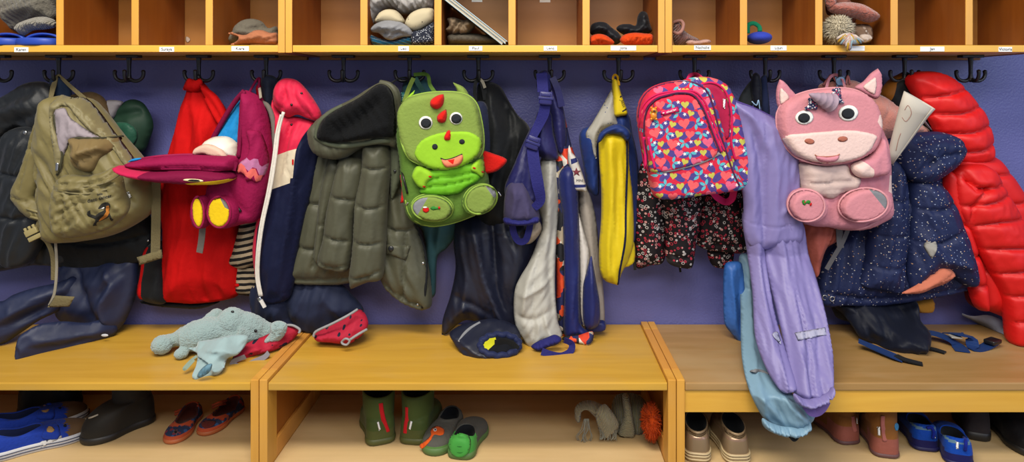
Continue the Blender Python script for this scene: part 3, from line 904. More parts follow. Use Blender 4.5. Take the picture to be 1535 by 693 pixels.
panel('hood', [(300, 128), (322, 140), (335, 158), (340, 176), (332, 190), (322, 180), (312, 160)], -0.12, 0.016, RED, t, R=10, folds=[([(305, 135), (325, 165), (335, 185)], 4, -0.01)])
panel('sleeve', [(216, 375), (238, 360), (248, 370), (250, 410), (250, 451), (232, 456), (206, 444), (210, 410)], -0.1, 0.025, BLK, t, R=10, regions=[([(216, 370), (226, 370), (222, 400), (218, 447), (200, 447), (205, 400)], RED)], wr=(0.004, 12, 40, 5))
ptube('neck_loop', [(292, 121, -0.1), (294, 114, -0.1), (299, 113, -0.1), (300, 121, -0.1)], 0.002, BLK, t)
panel('lining', [(210, 452), (250, 450), (300, 452), (330, 452), (300, 463), (262, 462), (225, 458)], -0.06, 0.015, BLK, t, R=6)

# ------------------------------------------------------------------ striped shirt
STR = stripes('black_and_oat_stripes', '1c1a1a', 'a8977c', 58, rot=0.20, duty=0.48)
STR2 = stripes('black_and_oat_stripes_level', '1c1a1a', 'a8977c', 60, rot=0.02, duty=0.48)
t = thing('striped_shirt', 'black and oat striped knitted shirt beside the zipped ski jacket', 'shirt', P(365, 340, -0.09))
panel('body', [(350, 395), (370, 390), (392, 392), (392, 441), (350, 441, 1)], -0.08, 0.02, STR2, t, R=8, wr=(0.004, 10, 40, 5))
panel('sleeve', [(364, 330), (390, 330), (392, 392), (380, 398), (362, 404), (343, 395), (348, 378), (356, 350)], -0.105, 0.028, STR, t, R=12, wr=(0.005, 10, 40, 20))
b = MB(); b.ball(P(355, 428, -0.102), (0.007, 0.003, 0.005)); b.build('ladybird_patch', RED, t)

# ------------------------------------------------------------------ magenta bird backpack
MG = fab('magenta_canvas', '861040', 0.8, 120, 0.4, sheen=0.0)
MGD = fab('deep_magenta_canvas', '6e0a34', 0.8, 120, 0.4, sheen=0.0)
MGP = fab('magenta_piping', '8a1040', 0.6)
YL = fab('yellow_felt', 'd9b616', 0.9, 120, 0.3)
t = thing('backpack', 'magenta bird backpack hanging open with its lid folded down', 'backpack', P(370, 112, -0.12))
bb = panel('bag_body', [(366, 137), (378, 139), (390, 148), (399, 170), (404, 195), (408, 230), (404, 270), (398, 300), (386, 330), (366, 336), (340, 341), (325, 332), (314, 300), (316, 276), (335, 262), (352, 250), (358, 232), (361, 190)], -0.165, 0.05, MG, t, Tb=0.06, R=22, p=2.3,
      folds=[([(378, 180), (372, 215), (356, 262)], 6, -0.008), ([(350, 270), (365, 300), (385, 320)], 7, -0.008)], wr=(0.004, 12, 40, 15))
panel('lining', [(366, 140), (362, 180), (360, 236), (335, 240), (310, 236), (322, 205), (334, 184), (350, 160)], -0.13, 0.008, fab('azure_lining', '1b7fbe', 0.6, 50, 0.3), t, Tb=0.03, R=10, wr=(0.008, 7, 50, 25))
ptube('opening_rim', [(366, 137, -0.16), (352, 153, -0.15), (336, 178, -0.145), (322, 203, -0.14), (318, 214, -0.14)], 0.0075, MGD, t)
ptube('opening_rim', [(366, 137, -0.19), (363, 160, -0.2), (361, 195, -0.205), (358, 236, -0.21)], 0.005, MGD, t)
ld = panel('lid', [(194, 244), (210, 239), (240, 234), (275, 232), (315, 233), (352, 235), (356, 243), (353, 254), (330, 258), (300, 256), (250, 256), (215, 254), (198, 250)], ly('x', 195, -0.24, 355, -0.22), 0.05, MG, t, Tb=0.07, R=9,
      creases=[[(198, 244), (240, 238), (290, 236), (352, 238)], [(230, 250), (290, 248), (350, 251)]], crease=(0.008, 1.2), res=3)
ptube('lid_piping', [(194, 242), (220, 237), (250, 233.5), (290, 232), (330, 233), (354, 236)], 0.0035, MGP, ld, on=ld, off=0.0)
panel('lid_lining', [(192, 243), (200, 238), (212, 237), (206, 241)], -0.25, 0.004, MC['azure_lining'], t, Tb=0.01, R=2, res=2)
fc = panel('bird_face', [(176, 249), (186, 249), (205, 253), (235, 256), (280, 253), (320, 254), (346, 259), (352, 266), (345, 272), (320, 277), (280, 276), (240, 273), (205, 267), (186, 260)], ly('x', 176, -0.27, 350, -0.235), 0.05, MGD, t, Tb=0.07, R=9, res=3,
      regions=[([(176, 240), (228, 256), (222, 262), (230, 280), (170, 270)], fab('raspberry_felt', 'b01f48', 0.9)), ([(290, 272), (350, 266), (352, 280), (300, 282)], YL)])
panel('eye_ring', ell(290, 270.5, 15, 2.4, 3), 0, 0.002, fab('cream_felt', 'e6d9a8'), fc, on=fc, off=0.001, res=2)
panel('eye', ell(292, 270.5, 9, 1.7, 3), 0, 0.002, BLK, fc, on=fc, off=0.0035, res=2)
wg = panel('wing', [(370, 197), (380, 195), (391, 198), (398, 212), (404, 235), (402, 252), (394, 268), (384, 274), (378, 270), (370, 272), (366, 262), (356, 258), (360, 244), (371, 235), (374, 218)], 0, 0.012, MG, t, on=bb, off=0.002, R=8, res=2.5,
      regions=[([(340, 236), (372, 236), (378, 240), (384, 237), (390, 238), (392, 246), (396, 249), (404, 244), (404, 252), (398, 262), (392, 262), (388, 252), (382, 250), (376, 256), (370, 250), (364, 246), (355, 250)], fab('mauve_felt', 'a8688e', 0.9)),
               ([(355, 250), (364, 244), (370, 248), (374, 258), (380, 252), (386, 252), (390, 262), (396, 262), (392, 270), (386, 272), (384, 262), (378, 268), (370, 262), (364, 256), (356, 262)], fab('coral_felt', 'cf5f58', 0.9))])
def foot(cx, cy, rx, ry, dx, grey):
    f = panel('foot_pocket', ell(cx + dx, cy, rx + 6, ry + 3, 0), -0.215, 0.03, MG, t, Tb=0.05, R=9, p=3, res=3)
    panel('sole_patch', ell(cx, cy, rx, ry, -4), 0, 0.003, YL, f, on=f, off=0.004, R=3, res=2.5, label='yellow oval sole', regions=[([(cx - 1 + rx * .1, cy - ry - 3), (cx + rx + 3, cy - ry - 3), (cx + rx + 3, cy - 2), (cx + rx * .6, cy - ry * .35)], fab('grey_reflective', '6d6a66', 0.6))] if grey else ())
    ptube('piping', [tuple(q) for q in ell(cx, cy, rx + 1, ry + 1, -4, 20)], 0.003, MGP, f, on=f, off=0.003, closed=True, sm=2)
    return f
foot(297.5, 318, 8, 22, 6, False); foot(329, 318, 16, 22, 8, True)
ptube('foot_zipper', [(349, 300), (362, 317)], 0.0035, DARKM, t, on=bb, off=0.004)
ptube('zip_pull', [(354, 228), (355, 236), (353, 243)], 0.004, METAL, t, on=bb, off=0.008, flat=0.6)
ribbon('pull_cord', [(353, 243, -0.235), (350, 256, -0.235)], 0.012, MGD, t)
ptube('hanging_loop', [(390, 149, -0.17), (388, 132, -0.14), (389, 118, -0.11), (384, 121, -0.11), (374, 138, -0.15)], 0.0035, MGD, t)
ribbon('hanging_tape', [(389, 132, -0.145), (391, 147, -0.175)], 0.007, fab('pale_webbing', '8e8878'), t)
ptube('shoulder_strap', [(392, 154, -0.15), (402, 160, -0.15), (409, 180, -0.15), (411, 205, -0.15), (409, 230, -0.15)], 0.007, fab('grey_brown_webbing', '67605a', 0.8), t)
panel('care_label', [(396, 180, 1), (401, 178, 1), (403, 191, 1), (398, 193, 1)], -0.165, 0.001, WHITEC, t, sharp=True, R=2, res=2)
ribbon('webbing', [(304, 338, -0.2), (302, 360, -0.195), (299, 379, -0.19)], 0.017, fab('grey_brown_webbing', '67605a'), t)
t = thing('sun_cap', 'white cap with a pale pink brim peeking out of the open magenta backpack', 'cap', P(325, 235, -0.17))
CW = plain('white_glossy_fabric', 'd8d3c4', 0.35)
cp = panel('crown', [(306, 216), (314, 208), (326, 204.5), (342, 205), (354, 213), (358, 222), (357, 236), (330, 238), (300, 236)], -0.17, 0.05, CW, t, R=22, res=3)
panel('brim', [(289, 230), (291, 224), (301, 218), (312, 216), (326, 220), (336, 227), (340, 236), (318, 235), (305, 231), (293, 233)], -0.215, 0.012, fab('pale_pink_trim', 'c9a996', 0.6), t, R=5, res=2.5)

# ------------------------------------------------------------------ pink, cream and navy ski jacket
PK = fab('strawberry_pink_nylon', 'c32040', 0.6, 50, 0.3, sheen=0.05)
CR = fab('cream_nylon', 'c5b8a0', 0.6, 50, 0.3)
NV = fab('navy_nylon', '0f1430', 0.6, 50, 0.3, sheen=0.02)
t = thing('ski_jacket', 'pink, cream and navy ski jacket with a long white zip', 'jacket', P(430, 112, -0.1))
b2 = panel('body', [(408, 150), (418, 165), (424, 172), (450, 176), (480, 190), (478, 240), (462, 310), (448, 370), (440, 430), (430, 450), (402, 455), (388, 440), (379, 380), (383, 340), (396, 280), (404, 220)], -0.13, 0.05, PK, t, R=30,
      regions=[([(409, 235.5), (438, 225), (453, 221), (450, 263), (445, 264), (444, 271), (407, 284)], CR),
               ([(407, 284), (444, 271), (445, 264), (450, 263), (453, 221), (461, 204), (470, 186), (500, 180), (500, 470), (389, 470), (390, 440), (387, 400), (391, 340), (402, 300)], NV)],
      creases=[([(453, 221), (462, 204), (472, 186)], 0.004, 1.5), ([(438, 186), (438, 225), (437, 245), (444, 268), (440, 330), (425, 450)], 0.004, 1.4), ([(455, 265), (446, 340), (432, 450)], 0.008, 3)],
      folds=[([(440, 180), (432, 230), (425, 300)], 8, -0.012), ([(460, 200), (445, 300), (425, 430)], 7, 0.018), ([(430, 290), (415, 360), (405, 440)], 8, -0.008)], wr=(0.008, 16, 60, 12))
panel('hood', [(409, 140), (414, 126), (424, 118), (438, 118), (450, 124), (464, 140), (476, 158), (482, 172), (478, 182), (462, 178), (446, 172), (432, 176), (420, 168), (410, 156)], -0.155, 0.032, PK, t, R=12,
      folds=[([(428, 120), (432, 145), (424, 168)], 5, -0.014), ([(440, 120), (450, 150), (470, 175)], 5, -0.012), ([(452, 130), (462, 150), (478, 168)], 4, 0.01)], wr=(0.006, 7, 30, -20))
ZW = fab('white_zip_tape', 'cfc9bf', 0.6)
zp = ptube('front_zipper', [(425, 168, -0.19), (418, 195, -0.185), (413, 235, -0.185), (405, 285, -0.185), (394, 335, -0.185), (388, 380, -0.18), (387, 415, -0.17), (392, 444, -0.165)], 0.0045, ZW, t, flat=0.6)
ptube('front_zipper', [(421, 172, -0.192), (414, 200, -0.187), (409, 240, -0.187), (401, 287, -0.187), (390.5, 337, -0.187), (385, 380, -0.182), (384, 415, -0.172), (389, 444, -0.167)], 0.003, ZW, t, flat=0.6)
ptube('zip_slider', [(388, 446, -0.17), (391, 452, -0.17)], 0.006, METAL, t, flat=0.6)
ribbon('zip_pull', [(391, 450, -0.172), (397, 461, -0.17)], 0.009, plain('white_plastic', 'd6d2cc', 0.4), t, thick=0.004)
for q in ((437, 157), (437, 187), (452, 140)):
    c = cast(q[0], q[1], [b2, bpy.data.objects[[n for n in BV if n.startswith('hood')][-1]]]); m_ = MB(); m_.ball(c, (0.0035, 0.0025, 0.0035)); m_.build('snap', DARKM, t)
panel('label_tab', [(438, 239, 1), (440.5, 239, 1), (440.5, 247, 1), (438, 247, 1)], 0, 0.001, RED, t, on=b2, off=0.002, sharp=True, res=2, R=2)
t = thing('strap_bundle', 'dark navy garment straps between the magenta bag and the pink jacket', 'straps', P(399, 115, -0.1))
panel('strap', [(391, 118), (400, 112), (414, 117), (416, 135), (410, 165), (408, 200), (398, 205), (396, 165), (392, 140)], -0.115, 0.02, fab('ink_navy_webbing', '131a2a', 0.7), t, R=8, wr=(0.003, 6, 40, 0))
panel('padding', [(384, 130), (392, 124), (412, 132), (414, 150), (404, 162), (394, 156), (386, 148)], -0.1, 0.014, RED, t, R=6, label='bright red padding')

# ------------------------------------------------------------------ dungarees with ladybird cuffs
DOT = dots('red_with_navy_dots', 'a61c34', ['14182c', '181c30', '14182c'], 62, 0.30, rough=0.7, keep=0.75)
NVD = fab('dusty_navy_softshell', '20263c', 0.7, 40, 0.3, var=0.2)
RFL = fab('grey_reflective_piping', '8a8a8c', 0.5)
t = thing('softshell_trousers', 'dark navy trousers below the olive parka, red dotted cuffs on the bench', 'trousers', P(470, 430, -0.1))
panel('trouser_body', [(380, 425), (435, 420), (500, 420), (528, 442), (545, 466), (520, 480), (470, 500), (440, 492), (410, 492), (378, 470)], -0.09, 0.04, NVD, t, R=24, folds=[([(436, 425), (432, 460), (440, 495)], 7, -0.022), ([(480, 425), (500, 450), (520, 475)], 8, 0.012)], wr=(0.006, 16, 40, 10))
yc = ly('y', 465, -0.13, 515, -0.185)
panel('cuff', [(470, 503), (476, 494), (498, 484), (520, 473), (536, 464), (547, 470), (552, 486), (546, 499), (534, 510), (520, 516), (495, 514), (475, 512)], yc, 0.035, DOT, t, Tb=0.04, R=14, wr=(0.007, 6, 18, 50), label='red cuff with navy dots', res=3)
ptube('reflective_piping', [(470, 505, -0.2), (474, 497, -0.2), (497, 486, -0.2), (520, 474, -0.19), (536, 464, -0.17)], 0.0035, RFL, t)
ptube('foot_elastic', [(512, 513, -0.215), (518, 508, -0.22), (524, 511, -0.22), (520, 517, -0.22), (514, 516, -0.22), (512, 513, -0.215)], 0.003, RFL, t)
ptube('foot_elastic', [(524, 510, -0.215), (536, 502, -0.21), (550, 494, -0.19)], 0.0035, RFL, t)
panel('cuff', [(348, 545), (352, 530), (370, 515), (400, 502), (425, 488), (444, 489), (449, 497), (436, 512), (415, 524), (395, 530), (372, 538), (356, 551)], lerp2([(350, 545, -0.27), (390, 525, -0.24), (445, 492, -0.15), (400, 505, -0.2)]), 0.022, DOT, t, Tb=0.02, R=9, wr=(0.006, 6, 24, 60), label='red cuff with navy dots', res=3)
ptube('reflective_piping', [(424, 488, -0.165), (438, 488, -0.165), (449, 494, -0.17), (448, 500, -0.175)], 0.0035, RFL, t)
ribbon('foot_strap', [(368, 535, -0.28), (352, 541, -0.29), (350, 547, -0.29), (364, 551, -0.29), (380, 543, -0.27), (396, 536, -0.262), (403, 529, -0.255)], 0.014, fab('grey_elastic', '77747a', 0.8), t, tilt=0.5)
# ------------------------------------------------------------------ olive parka
OL = fab('olive_padded_nylon', '484838', 0.55, 40, 0.3, sheen=0.05, spec=0.35, var=0.06)
OLD = fab('olive_facing', '4c5140', 0.6, 40, 0.3)
FLE = fab('black_fleece', '0b0c0e', 0.95, 200, 0.7, sheen=0.03)
t = thing('parka', 'olive green padded parka with a black fleece lined hood hanging open', 'parka', P(560, 112, -0.1))
panel('body', [(474, 218), (500, 205), (540, 200), (580, 200), (585, 300), (560, 400), (526, 424), (470, 427), (424, 424, 1), (430, 398), (443, 352), (452, 300), (460, 250)], -0.1, 0.045, OL, t, R=26,
      creases=[[(452, 300), (500, 305), (545, 300)], [(438, 365), (480, 370), (548, 365)], [(428, 414), (480, 416), (540, 412)], [(505, 240), (492, 300), (476, 395)]], wr=(0.007, 18, 60, 14))
rb = panel('front_panel', [(570, 215), (590, 214), (602, 222), (608, 260), (616, 305), (628, 345), (638, 380), (645, 415), (647, 458), (632, 466, 1), (600, 452), (572, 424), (566, 380), (572, 300)], -0.12, 0.045, OL, t, R=22,
      creases=[[(582, 285), (600, 290), (614, 292)], [(578, 338), (600, 342), (624, 342)], [(572, 415), (600, 440), (632, 455)], [(612, 345), (610, 395), (606, 440)]], wr=(0.007, 16, 50, -18))
ptube('front_zipper', [(612, 310), (622, 338), (634, 366), (639, 395), (638, 430), (633, 462)], 0.004, BLK, t, on=rb, off=0.0)
pf = panel('pocket_flap', [(578, 366, 1), (616, 368, 1), (609, 391, 1), (577, 380, 1)], 0, 0.007, OL, t, on=rb, off=0.001, sharp=True, R=5, res=3)
c = cast(586, 373, pf); m_ = MB(); m_.ball(c, (0.008, 0.004, 0.008)); m_.build('button', BLACKP, pf)
for q in ((634, 395), (626, 457)):
    c = cast(q[0], q[1], rb); m_ = MB(); m_.ball(c, (0.0045, 0.003, 0.0045)); m_.build('snap', METAL, t)
c = P(430, 416, -0.115); m_ = MB(); m_.ball(c, (0.008, 0.006, 0.008)); m_.build('button', BLACKP, t)
for ol_, y0, T_, cr in (
    ([(496, 236), (514, 250), (500, 298), (490, 340), (484, 380), (478, 397), (470, 386), (474, 345), (478, 300), (486, 262)], -0.145, 0.028, [[(476, 335), (490, 338)]]),
    ([(510, 238), (530, 236), (548, 246), (543, 285), (532, 325), (530, 360), (523, 404), (500, 406), (476, 396), (484, 358), (488, 325), (494, 296), (502, 262)], -0.16, 0.038, [[(494, 292), (515, 296), (540, 300)], [(484, 350), (505, 356), (530, 360)], [(478, 388), (500, 398), (524, 396)]]),
    ([(545, 218), (562, 214), (582, 216), (586, 250), (582, 300), (580, 345), (578, 385), (572, 418), (550, 424), (526, 434, 1), (523, 416), (527, 385), (530, 345), (532, 305), (541, 260)], -0.175, 0.045, [[(544, 248), (562, 252), (584, 250)], [(532, 304), (556, 310), (582, 306)], [(528, 358), (554, 363), (579, 360)], [(524, 414), (548, 412), (573, 403)]])):
    panel('sleeve', ol_, y0, T_, OL, t, Tb=0.04, R=16, creases=cr, wr=(0.005, 12, 50, 8), crease=(0.012, 2.2))
panel('storm_collar', [(583, 212), (600, 210), (606, 230), (604, 262), (596, 285), (586, 300), (584, 260)], -0.165, 0.016, OLD, t, R=8, wr=(0.004, 8, 30, 5))
c = P(592, 257, -0.182); m_ = MB(); m_.ball(c, (0.004, 0.003, 0.005)); m_.build('snap', BLACKP, t)
hd = panel('hood', [(464, 196), (470, 186), (480, 176), (497, 163), (526, 149), (550, 134), (568, 124), (582, 122), (594, 130), (600, 145), (600, 175), (600, 205), (598, 222), (582, 219), (560, 218), (540, 224), (518, 237), (496, 239), (476, 232), (466, 215)],
      -0.17, 0.055, OL, t, Tb=0.06, R=20, p=2.4, wr=(0.004, 10, 30, -20),
      extra=lambda V, d, h: h)
ln = panel('hood_lining', [(477, 206), (484, 182), (500, 168), (516, 159), (540, 146), (567, 127), (580, 128), (590, 140), (594, 165), (595, 190), (592, 204), (570, 206), (543, 209), (514, 213), (494, 212)], 0, 0.012, FLE, hd, on=hd, off=0.012, R=6,
      folds=[([(500, 205), (540, 180), (575, 150)], 9, -0.012), ([(520, 210), (560, 195), (592, 185)], 7, 0.010), ([(490, 185), (530, 165), (570, 135)], 8, 0.008)], wr=(0.006, 12, 50, -30))
ptube('hood_rim', [(474, 204), (488, 214), (514, 219), (545, 215), (575, 211), (597, 212)], 0.008, OLD, hd, on=hd, off=0.0)
ptube('hood_rim', [(570, 124), (584, 128), (593, 140), (598, 165), (599, 200)], 0.008, OL, hd, on=hd, off=0.0)
ptube('hood_rim', [(474, 206), (478, 186), (494, 170), (514, 159)], 0.007, OLD, hd, on=hd, off=0.0)
ptube('hanging_loop', [(584, 126, -0.2), (598, 118, -0.14), (609, 116, -0.11)], 0.0025, BLK, t)

# ------------------------------------------------------------------ teal jacket behind the dinosaur
TL = fab('teal_softshell', '33575c', 0.7, 50, 0.3)
t = thing('jacket', 'muted teal jacket almost hidden behind the green dinosaur backpack', 'jacket', P(620, 115, -0.08))
panel('body', [(600, 150), (606, 122), (618, 114), (634, 116), (648, 130), (690, 190), (700, 260), (690, 340), (670, 372), (656, 385), (653, 440), (646, 446), (640, 400), (632, 345), (605, 330), (598, 240)], -0.06, 0.04, TL, t, R=26, wr=(0.008, 14, 60, 5))
ribbon('hanging_strap', [(620, 117, -0.12), (614, 130, -0.13), (606, 152, -0.14)], 0.012, fab('lime_olive_webbing', '6e8136'), t)
ribbon('hanging_strap', [(622, 117, -0.12), (630, 130, -0.12), (642, 150, -0.12)], 0.014, fab('dark_teal_webbing', '2a4a44'), t)
panel('label', [(601, 138, 1), (610, 138, 1), (609, 152, 1), (601, 154, 1)], -0.125, 0.002, dots('teal_print', '2c6a6c', ['bcd8d0', '54a0a0'], 300, 0.3), t, sharp=True, R=2, res=3)

# ------------------------------------------------------------------ green dinosaur backpack
GH = fab('moss_green_canvas', '74883e', 0.8, 140, 0.4)
GB = fab('dark_moss_canvas', '4e6c28', 0.8, 140, 0.4)
GL = fab('lime_green_fabric', '86b428', 0.75, 80, 0.3)
GBL = fab('vivid_green_fabric', '5fa01c', 0.6, 60, 0.3)
GP = fab('green_piping', '7f9a3e', 0.6)
RF = fab('red_felt', 'c01a14', 0.95, 200, 0.5)
WF = fab('white_felt', 'd8d8d2', 0.9)
EYEK = fab('charcoal_felt', '23262a', 0.9, 200, 0.4)
SIL = fab('silver_grey_reflective', '77787c', 0.5)
t = thing('backpack', 'green dinosaur backpack with a face, red horns and tongue', 'backpack', P(665, 118, -0.16))
for q in ([(722, 228), (741, 231), (760, 240), (750, 253), (738, 259), (724, 258)],):
    panel('wing', q, -0.185, 0.012, RF, t, R=5, res=3)
panel('wing', [(600, 262), (602, 285), (600, 305, 1), (612, 301), (620, 286), (627, 276), (612, 264)], -0.21, 0.012, RF, t, R=5, res=3)
gb = panel('bag_body', [(598, 190), (601, 240), (606, 290), (611, 316), (624, 331), (649, 338), (680, 333), (710, 322), (732, 300), (733, 270), (728, 240), (722, 190), (690, 160), (630, 160)], -0.17, 0.075, GB, t, Tb=0.06, R=20, p=2.6, wr=(0.003, 14, 40, 10))
ptube('piping', [(608, 300), (613, 320), (626, 333), (649, 339), (680, 334), (712, 322)], 0.003, GP, t, on=gb, off=-0.002)
panel('belly', [(640, 256), (705, 244), (722, 258), (719, 270), (700, 281), (688, 290), (662, 293), (630, 290), (634, 275)], 0, 0.014, GBL, t, on=gb, off=0.002, R=8, creases=[[(640, 268), (680, 264), (716, 256)], [(640, 280), (675, 276), (708, 268)]], crease=(0.006, 1.2), res=3)
panel('ear', [(622, 135, 1), (612, 144), (602, 156), (600, 164), (608, 160), (616, 150)], -0.225, 0.010, GL, t, R=4, res=2.5)
panel('ear', [(679, 123.5, 1), (684, 134), (688, 144), (704, 151), (702, 140), (694, 130)], -0.215, 0.014, GH, t, R=5, res=2.5)
hd = panel('head', [(595, 178), (599, 160), (612, 147), (636, 140), (660, 138), (684, 138.5), (703, 144), (715, 157), (721, 178), (725, 205), (723, 228), (713, 240), (694, 251), (670, 257), (645, 254), (627, 246), (612, 236), (602, 215)], -0.235, 0.035, GH, t, Tb=0.03, R=12, p=2.6)
ptube('head_piping', [(595, 178), (599, 160), (612, 147), (636, 140), (660, 138), (684, 138.5), (703, 144), (715, 157), (721, 178), (725, 205), (723, 228), (713, 240), (694, 251), (670, 257), (645, 254), (627, 246), (612, 236), (602, 215)], 0.0028, GP, t, on=hd, off=-0.003, closed=True)
panel('muzzle', [(621, 231), (625, 218), (635, 208), (649, 202), (665, 198), (680, 197), (698, 197), (712, 201), (722, 210), (722, 224), (712, 238), (694, 250), (670, 256), (646, 253), (628, 243)], 0, 0.006, GL, t, on=hd, off=-0.001, R=4, res=3, label='bright lime muzzle')
for (x, y, r_, k) in ((638.2, 184.3, 10.6, 8.0), (683.6, 177.6, 9.8, 7.9)):
    e = panel('eye', ell(x, y, r_, r_ * .98), 0, 0.003, WF, t, on=hd, off=0.001, R=2, res=2.5, label='round white felt eye')
    panel('pupil', ell(x + .5, y + .4, k, k * .92), 0, 0.003, EYEK, e, on=e, off=0.001, R=2, res=2.5)
for q, T_ in (([(665, 141, 1), (656, 143), (646, 150), (645, 158), (651, 163), (658, 163), (664, 157), (666, 148)], 0.022), ([(669.5, 163.5, 1), (661, 168), (655, 175), (656, 182), (662, 184.5), (668, 182), (670, 173)], 0.018), ([(674, 194, 1), (668, 199), (665, 205), (666.5, 210.5), (671, 211.5), (676, 210), (677, 202)], 0.016)):
    panel('horn', q, 0, T_, RF, t, on=hd, off=0.0, R=8, res=2.2, p=1.7)
nl = bpy.data.objects[[n for n in BV if n.startswith('muzzle')][-1]]
panel('nostril', ell(652, 220, 4.3, 4.3), 0, 0.003, EYEK, t, on=nl, off=0.001, R=2, res=2)
panel('nostril', ell(692.5, 212.5, 4.3, 3.8), 0, 0.003, EYEK, t, on=nl, off=0.001, R=2, res=2)
ptube('mouth', [(660.5, 237), (668, 239.5), (680, 236.5), (693, 231)], 0.0014, EYEK, t, on=nl, off=0.001)
panel('tongue', [(662, 238.5), (668, 240), (680, 237), (692.5, 232), (694, 240), (688, 248), (678, 251), (669, 251), (664, 246)], 0, 0.010, fab('salmon_felt', 'd8785a', 0.85), t, on=nl, off=0.001, R=5, res=2, regions=[([(671, 240), (682, 238), (680, 246)], RF)])
for q, cl in (([(625, 249), (638, 250), (651, 259), (650, 267), (642, 274), (640, 283), (630, 281), (622, 273), (618, 262)], ((645, 265), (636, 280))), ([(705, 249), (712, 242), (720, 238), (727, 243), (728, 254), (724, 266), (714, 260), (706, 256)], ((711, 252), (724, 258)))):
    am = panel('arm', q, 0, 0.02, GL, t, on=gb, off=0.006, R=7, res=2.5)
    for cx, cy in cl: panel('claw', ell(cx, cy, 2.6, 1.3, 20), 0, 0.002, RF, am, on=am, off=0.001, R=1, res=1.5)
def dfoot(cx, cy, rx, ry, ang, patch, dx, dy):
    f = panel('foot_pocket', ell(cx + dx, cy + dy, rx + 3, ry + 2.5, ang), -0.245, 0.03, GB, t, Tb=0.05, R=7, p=3, res=3)
    sp_ = panel('sole_patch', ell(cx, cy, rx, ry, ang), 0, 0.003, GH, f, on=f, off=0.002, R=3, res=2.5, regions=[(patch, SIL)])
    for k in (0, 4):
        ptube('piping', [tuple(q) for q in ell(cx + dx * k / 6, cy + dy * k / 6, rx + .8 + k * .3, ry + .8 + k * .3, ang, 24)], 0.0026 if k == 0 else 0.002, GP, f, on=f, off=0.002 - k * 0.001, closed=True, sm=2)
    return sp_
s1 = dfoot(648, 313, 29.5, 18, 6, [(612, 312), (628, 297), (642, 296), (624, 326), (612, 325)], 0, -3)
dfoot(721.5, 299, 24, 19.5, -32, [(728, 279), (738, 276), (748, 290), (741, 297)], -4, 0)
panel('ladybird_sticker', ell(638.5, 314.5, 5, 4.4), 0, 0.002, RF, t, on=s1, off=0.001, res=1.5, R=1.5)
panel('ladybird_sticker', ell(637.5, 310.8, 3.4, 1.4), 0, 0.002, WF, t, on=s1, off=0.003, res=1.5, R=1.5)
panel('green_sticker', [(645, 312), (650, 309), (654, 311), (659, 310), (660, 313), (655, 314), (649, 315)], 0, 0.002, fab('leaf_green_felt', '2f7a2e'), t, on=s1, off=0.001, res=1.5, R=1.5)
panel('red_sticker', ell(658.5, 311.5, 1.6, 2.2), 0, 0.002, RF, t, on=s1, off=0.003, res=1.2, R=1)
for q in ([(597, 235), (604, 262), (611, 290)],): ptube('side_zipper', q, 0.003, DARKM, t, on=gb, off=0.002)
ptube('zip_pull', [(747, 288, -0.24), (751, 294, -0.24)], 0.002, METAL, t)
ptube('zip_pull', [(608, 308, -0.24), (612, 304, -0.245)], 0.002, METAL, t)
ribbon('hanging_loop', [(655, 142, -0.2), (645, 128, -0.15), (640, 112, -0.11), (620, 112, -0.11)], 0.010, GB, t)

# ------------------------------------------------------------------ black and navy jacket and rain trousers
t = thing('jacket', 'black jacket hanging to the right of the green dinosaur backpack', 'jacket', P(730, 115, -0.08))
jb = panel('body', [(714, 150), (716, 128), (724, 122), (740, 124), (752, 132), (762, 150), (776, 172), (792, 188), (797, 210), (790, 250), (780, 300), (775, 340), (745, 350), (715, 340), (700, 280), (704, 200)], -0.08, 0.055, BLK, t, R=26,
      folds=[([(735, 130), (742, 200), (738, 300)], 9, 0.014), ([(756, 150), (768, 210), (758, 300)], 7, -0.016), ([(775, 185), (778, 230), (765, 300)], 8, 0.012)], wr=(0.008, 14, 50, 10))
panel('collar', [(712, 160), (716, 152), (728, 155), (735, 180), (738, 230), (734, 258), (722, 240), (712, 200)], -0.135, 0.02, fab('midnight_navy_cotton', '1b2036', 0.8), t, R=9, wr=(0.005, 8, 40, 5))
ptube('front_zipper', [(796, 205, -0.11), (786, 232, -0.13), (770, 258, -0.14), (758, 290, -0.14)], 0.003, BLACKP, t)
ribbon('neck_loop', [(716, 118, -0.11), (712, 130, -0.12), (713, 160, -0.12)], 0.010, BLK, t)
ribbon('neck_loop', [(717, 117, -0.11), (723, 122, -0.12), (727, 132, -0.13)], 0.008, fab('pale_webbing', '8e8878'), t)
ribbon('strap', [(718, 118, -0.11), (724, 128, -0.12), (728, 150, -0.12)], 0.014, BLK, t)
NVW = fab('navy_waxed_rubber', '13172a', 0.5, 22, 0.25, sheen=0, spec=0.5, var=0.2)
t = thing('rain_trousers', 'dark navy rain trousers hanging onto the bench below the dinosaur, cuff opening to the front', 'trousers', P(735, 330, -0.1))
panel('trouser_body', [(690, 325), (740, 320), (800, 315), (804, 360), (795, 400), (780, 440), (774, 492), (740, 494), (700, 480), (670, 500), (662, 503, 1), (664, 478), (676, 440), (683, 400), (680, 360)], -0.09, 0.05, NVW, t, R=22, creases=[([(722, 325), (728, 400), (745, 485)], .003, 1.2), ([(680, 345), (700, 350), (800, 345)], .003, 1.2)],
      folds=[([(708, 330), (722, 380), (735, 430), (760, 485)], 7, 0.022), ([(740, 330), (742, 390), (750, 440), (765, 480)], 7, -0.026), ([(680, 440), (710, 450), (745, 470)], 7, -0.014), ([(785, 330), (775, 390), (770, 460)], 8, 0.012), ([(690, 350), (700, 410), (690, 470)], 10, 0.010)], wr=(0.007, 14, 50, -12))
yk = ly('y', 475, -0.14, 540, -0.235)
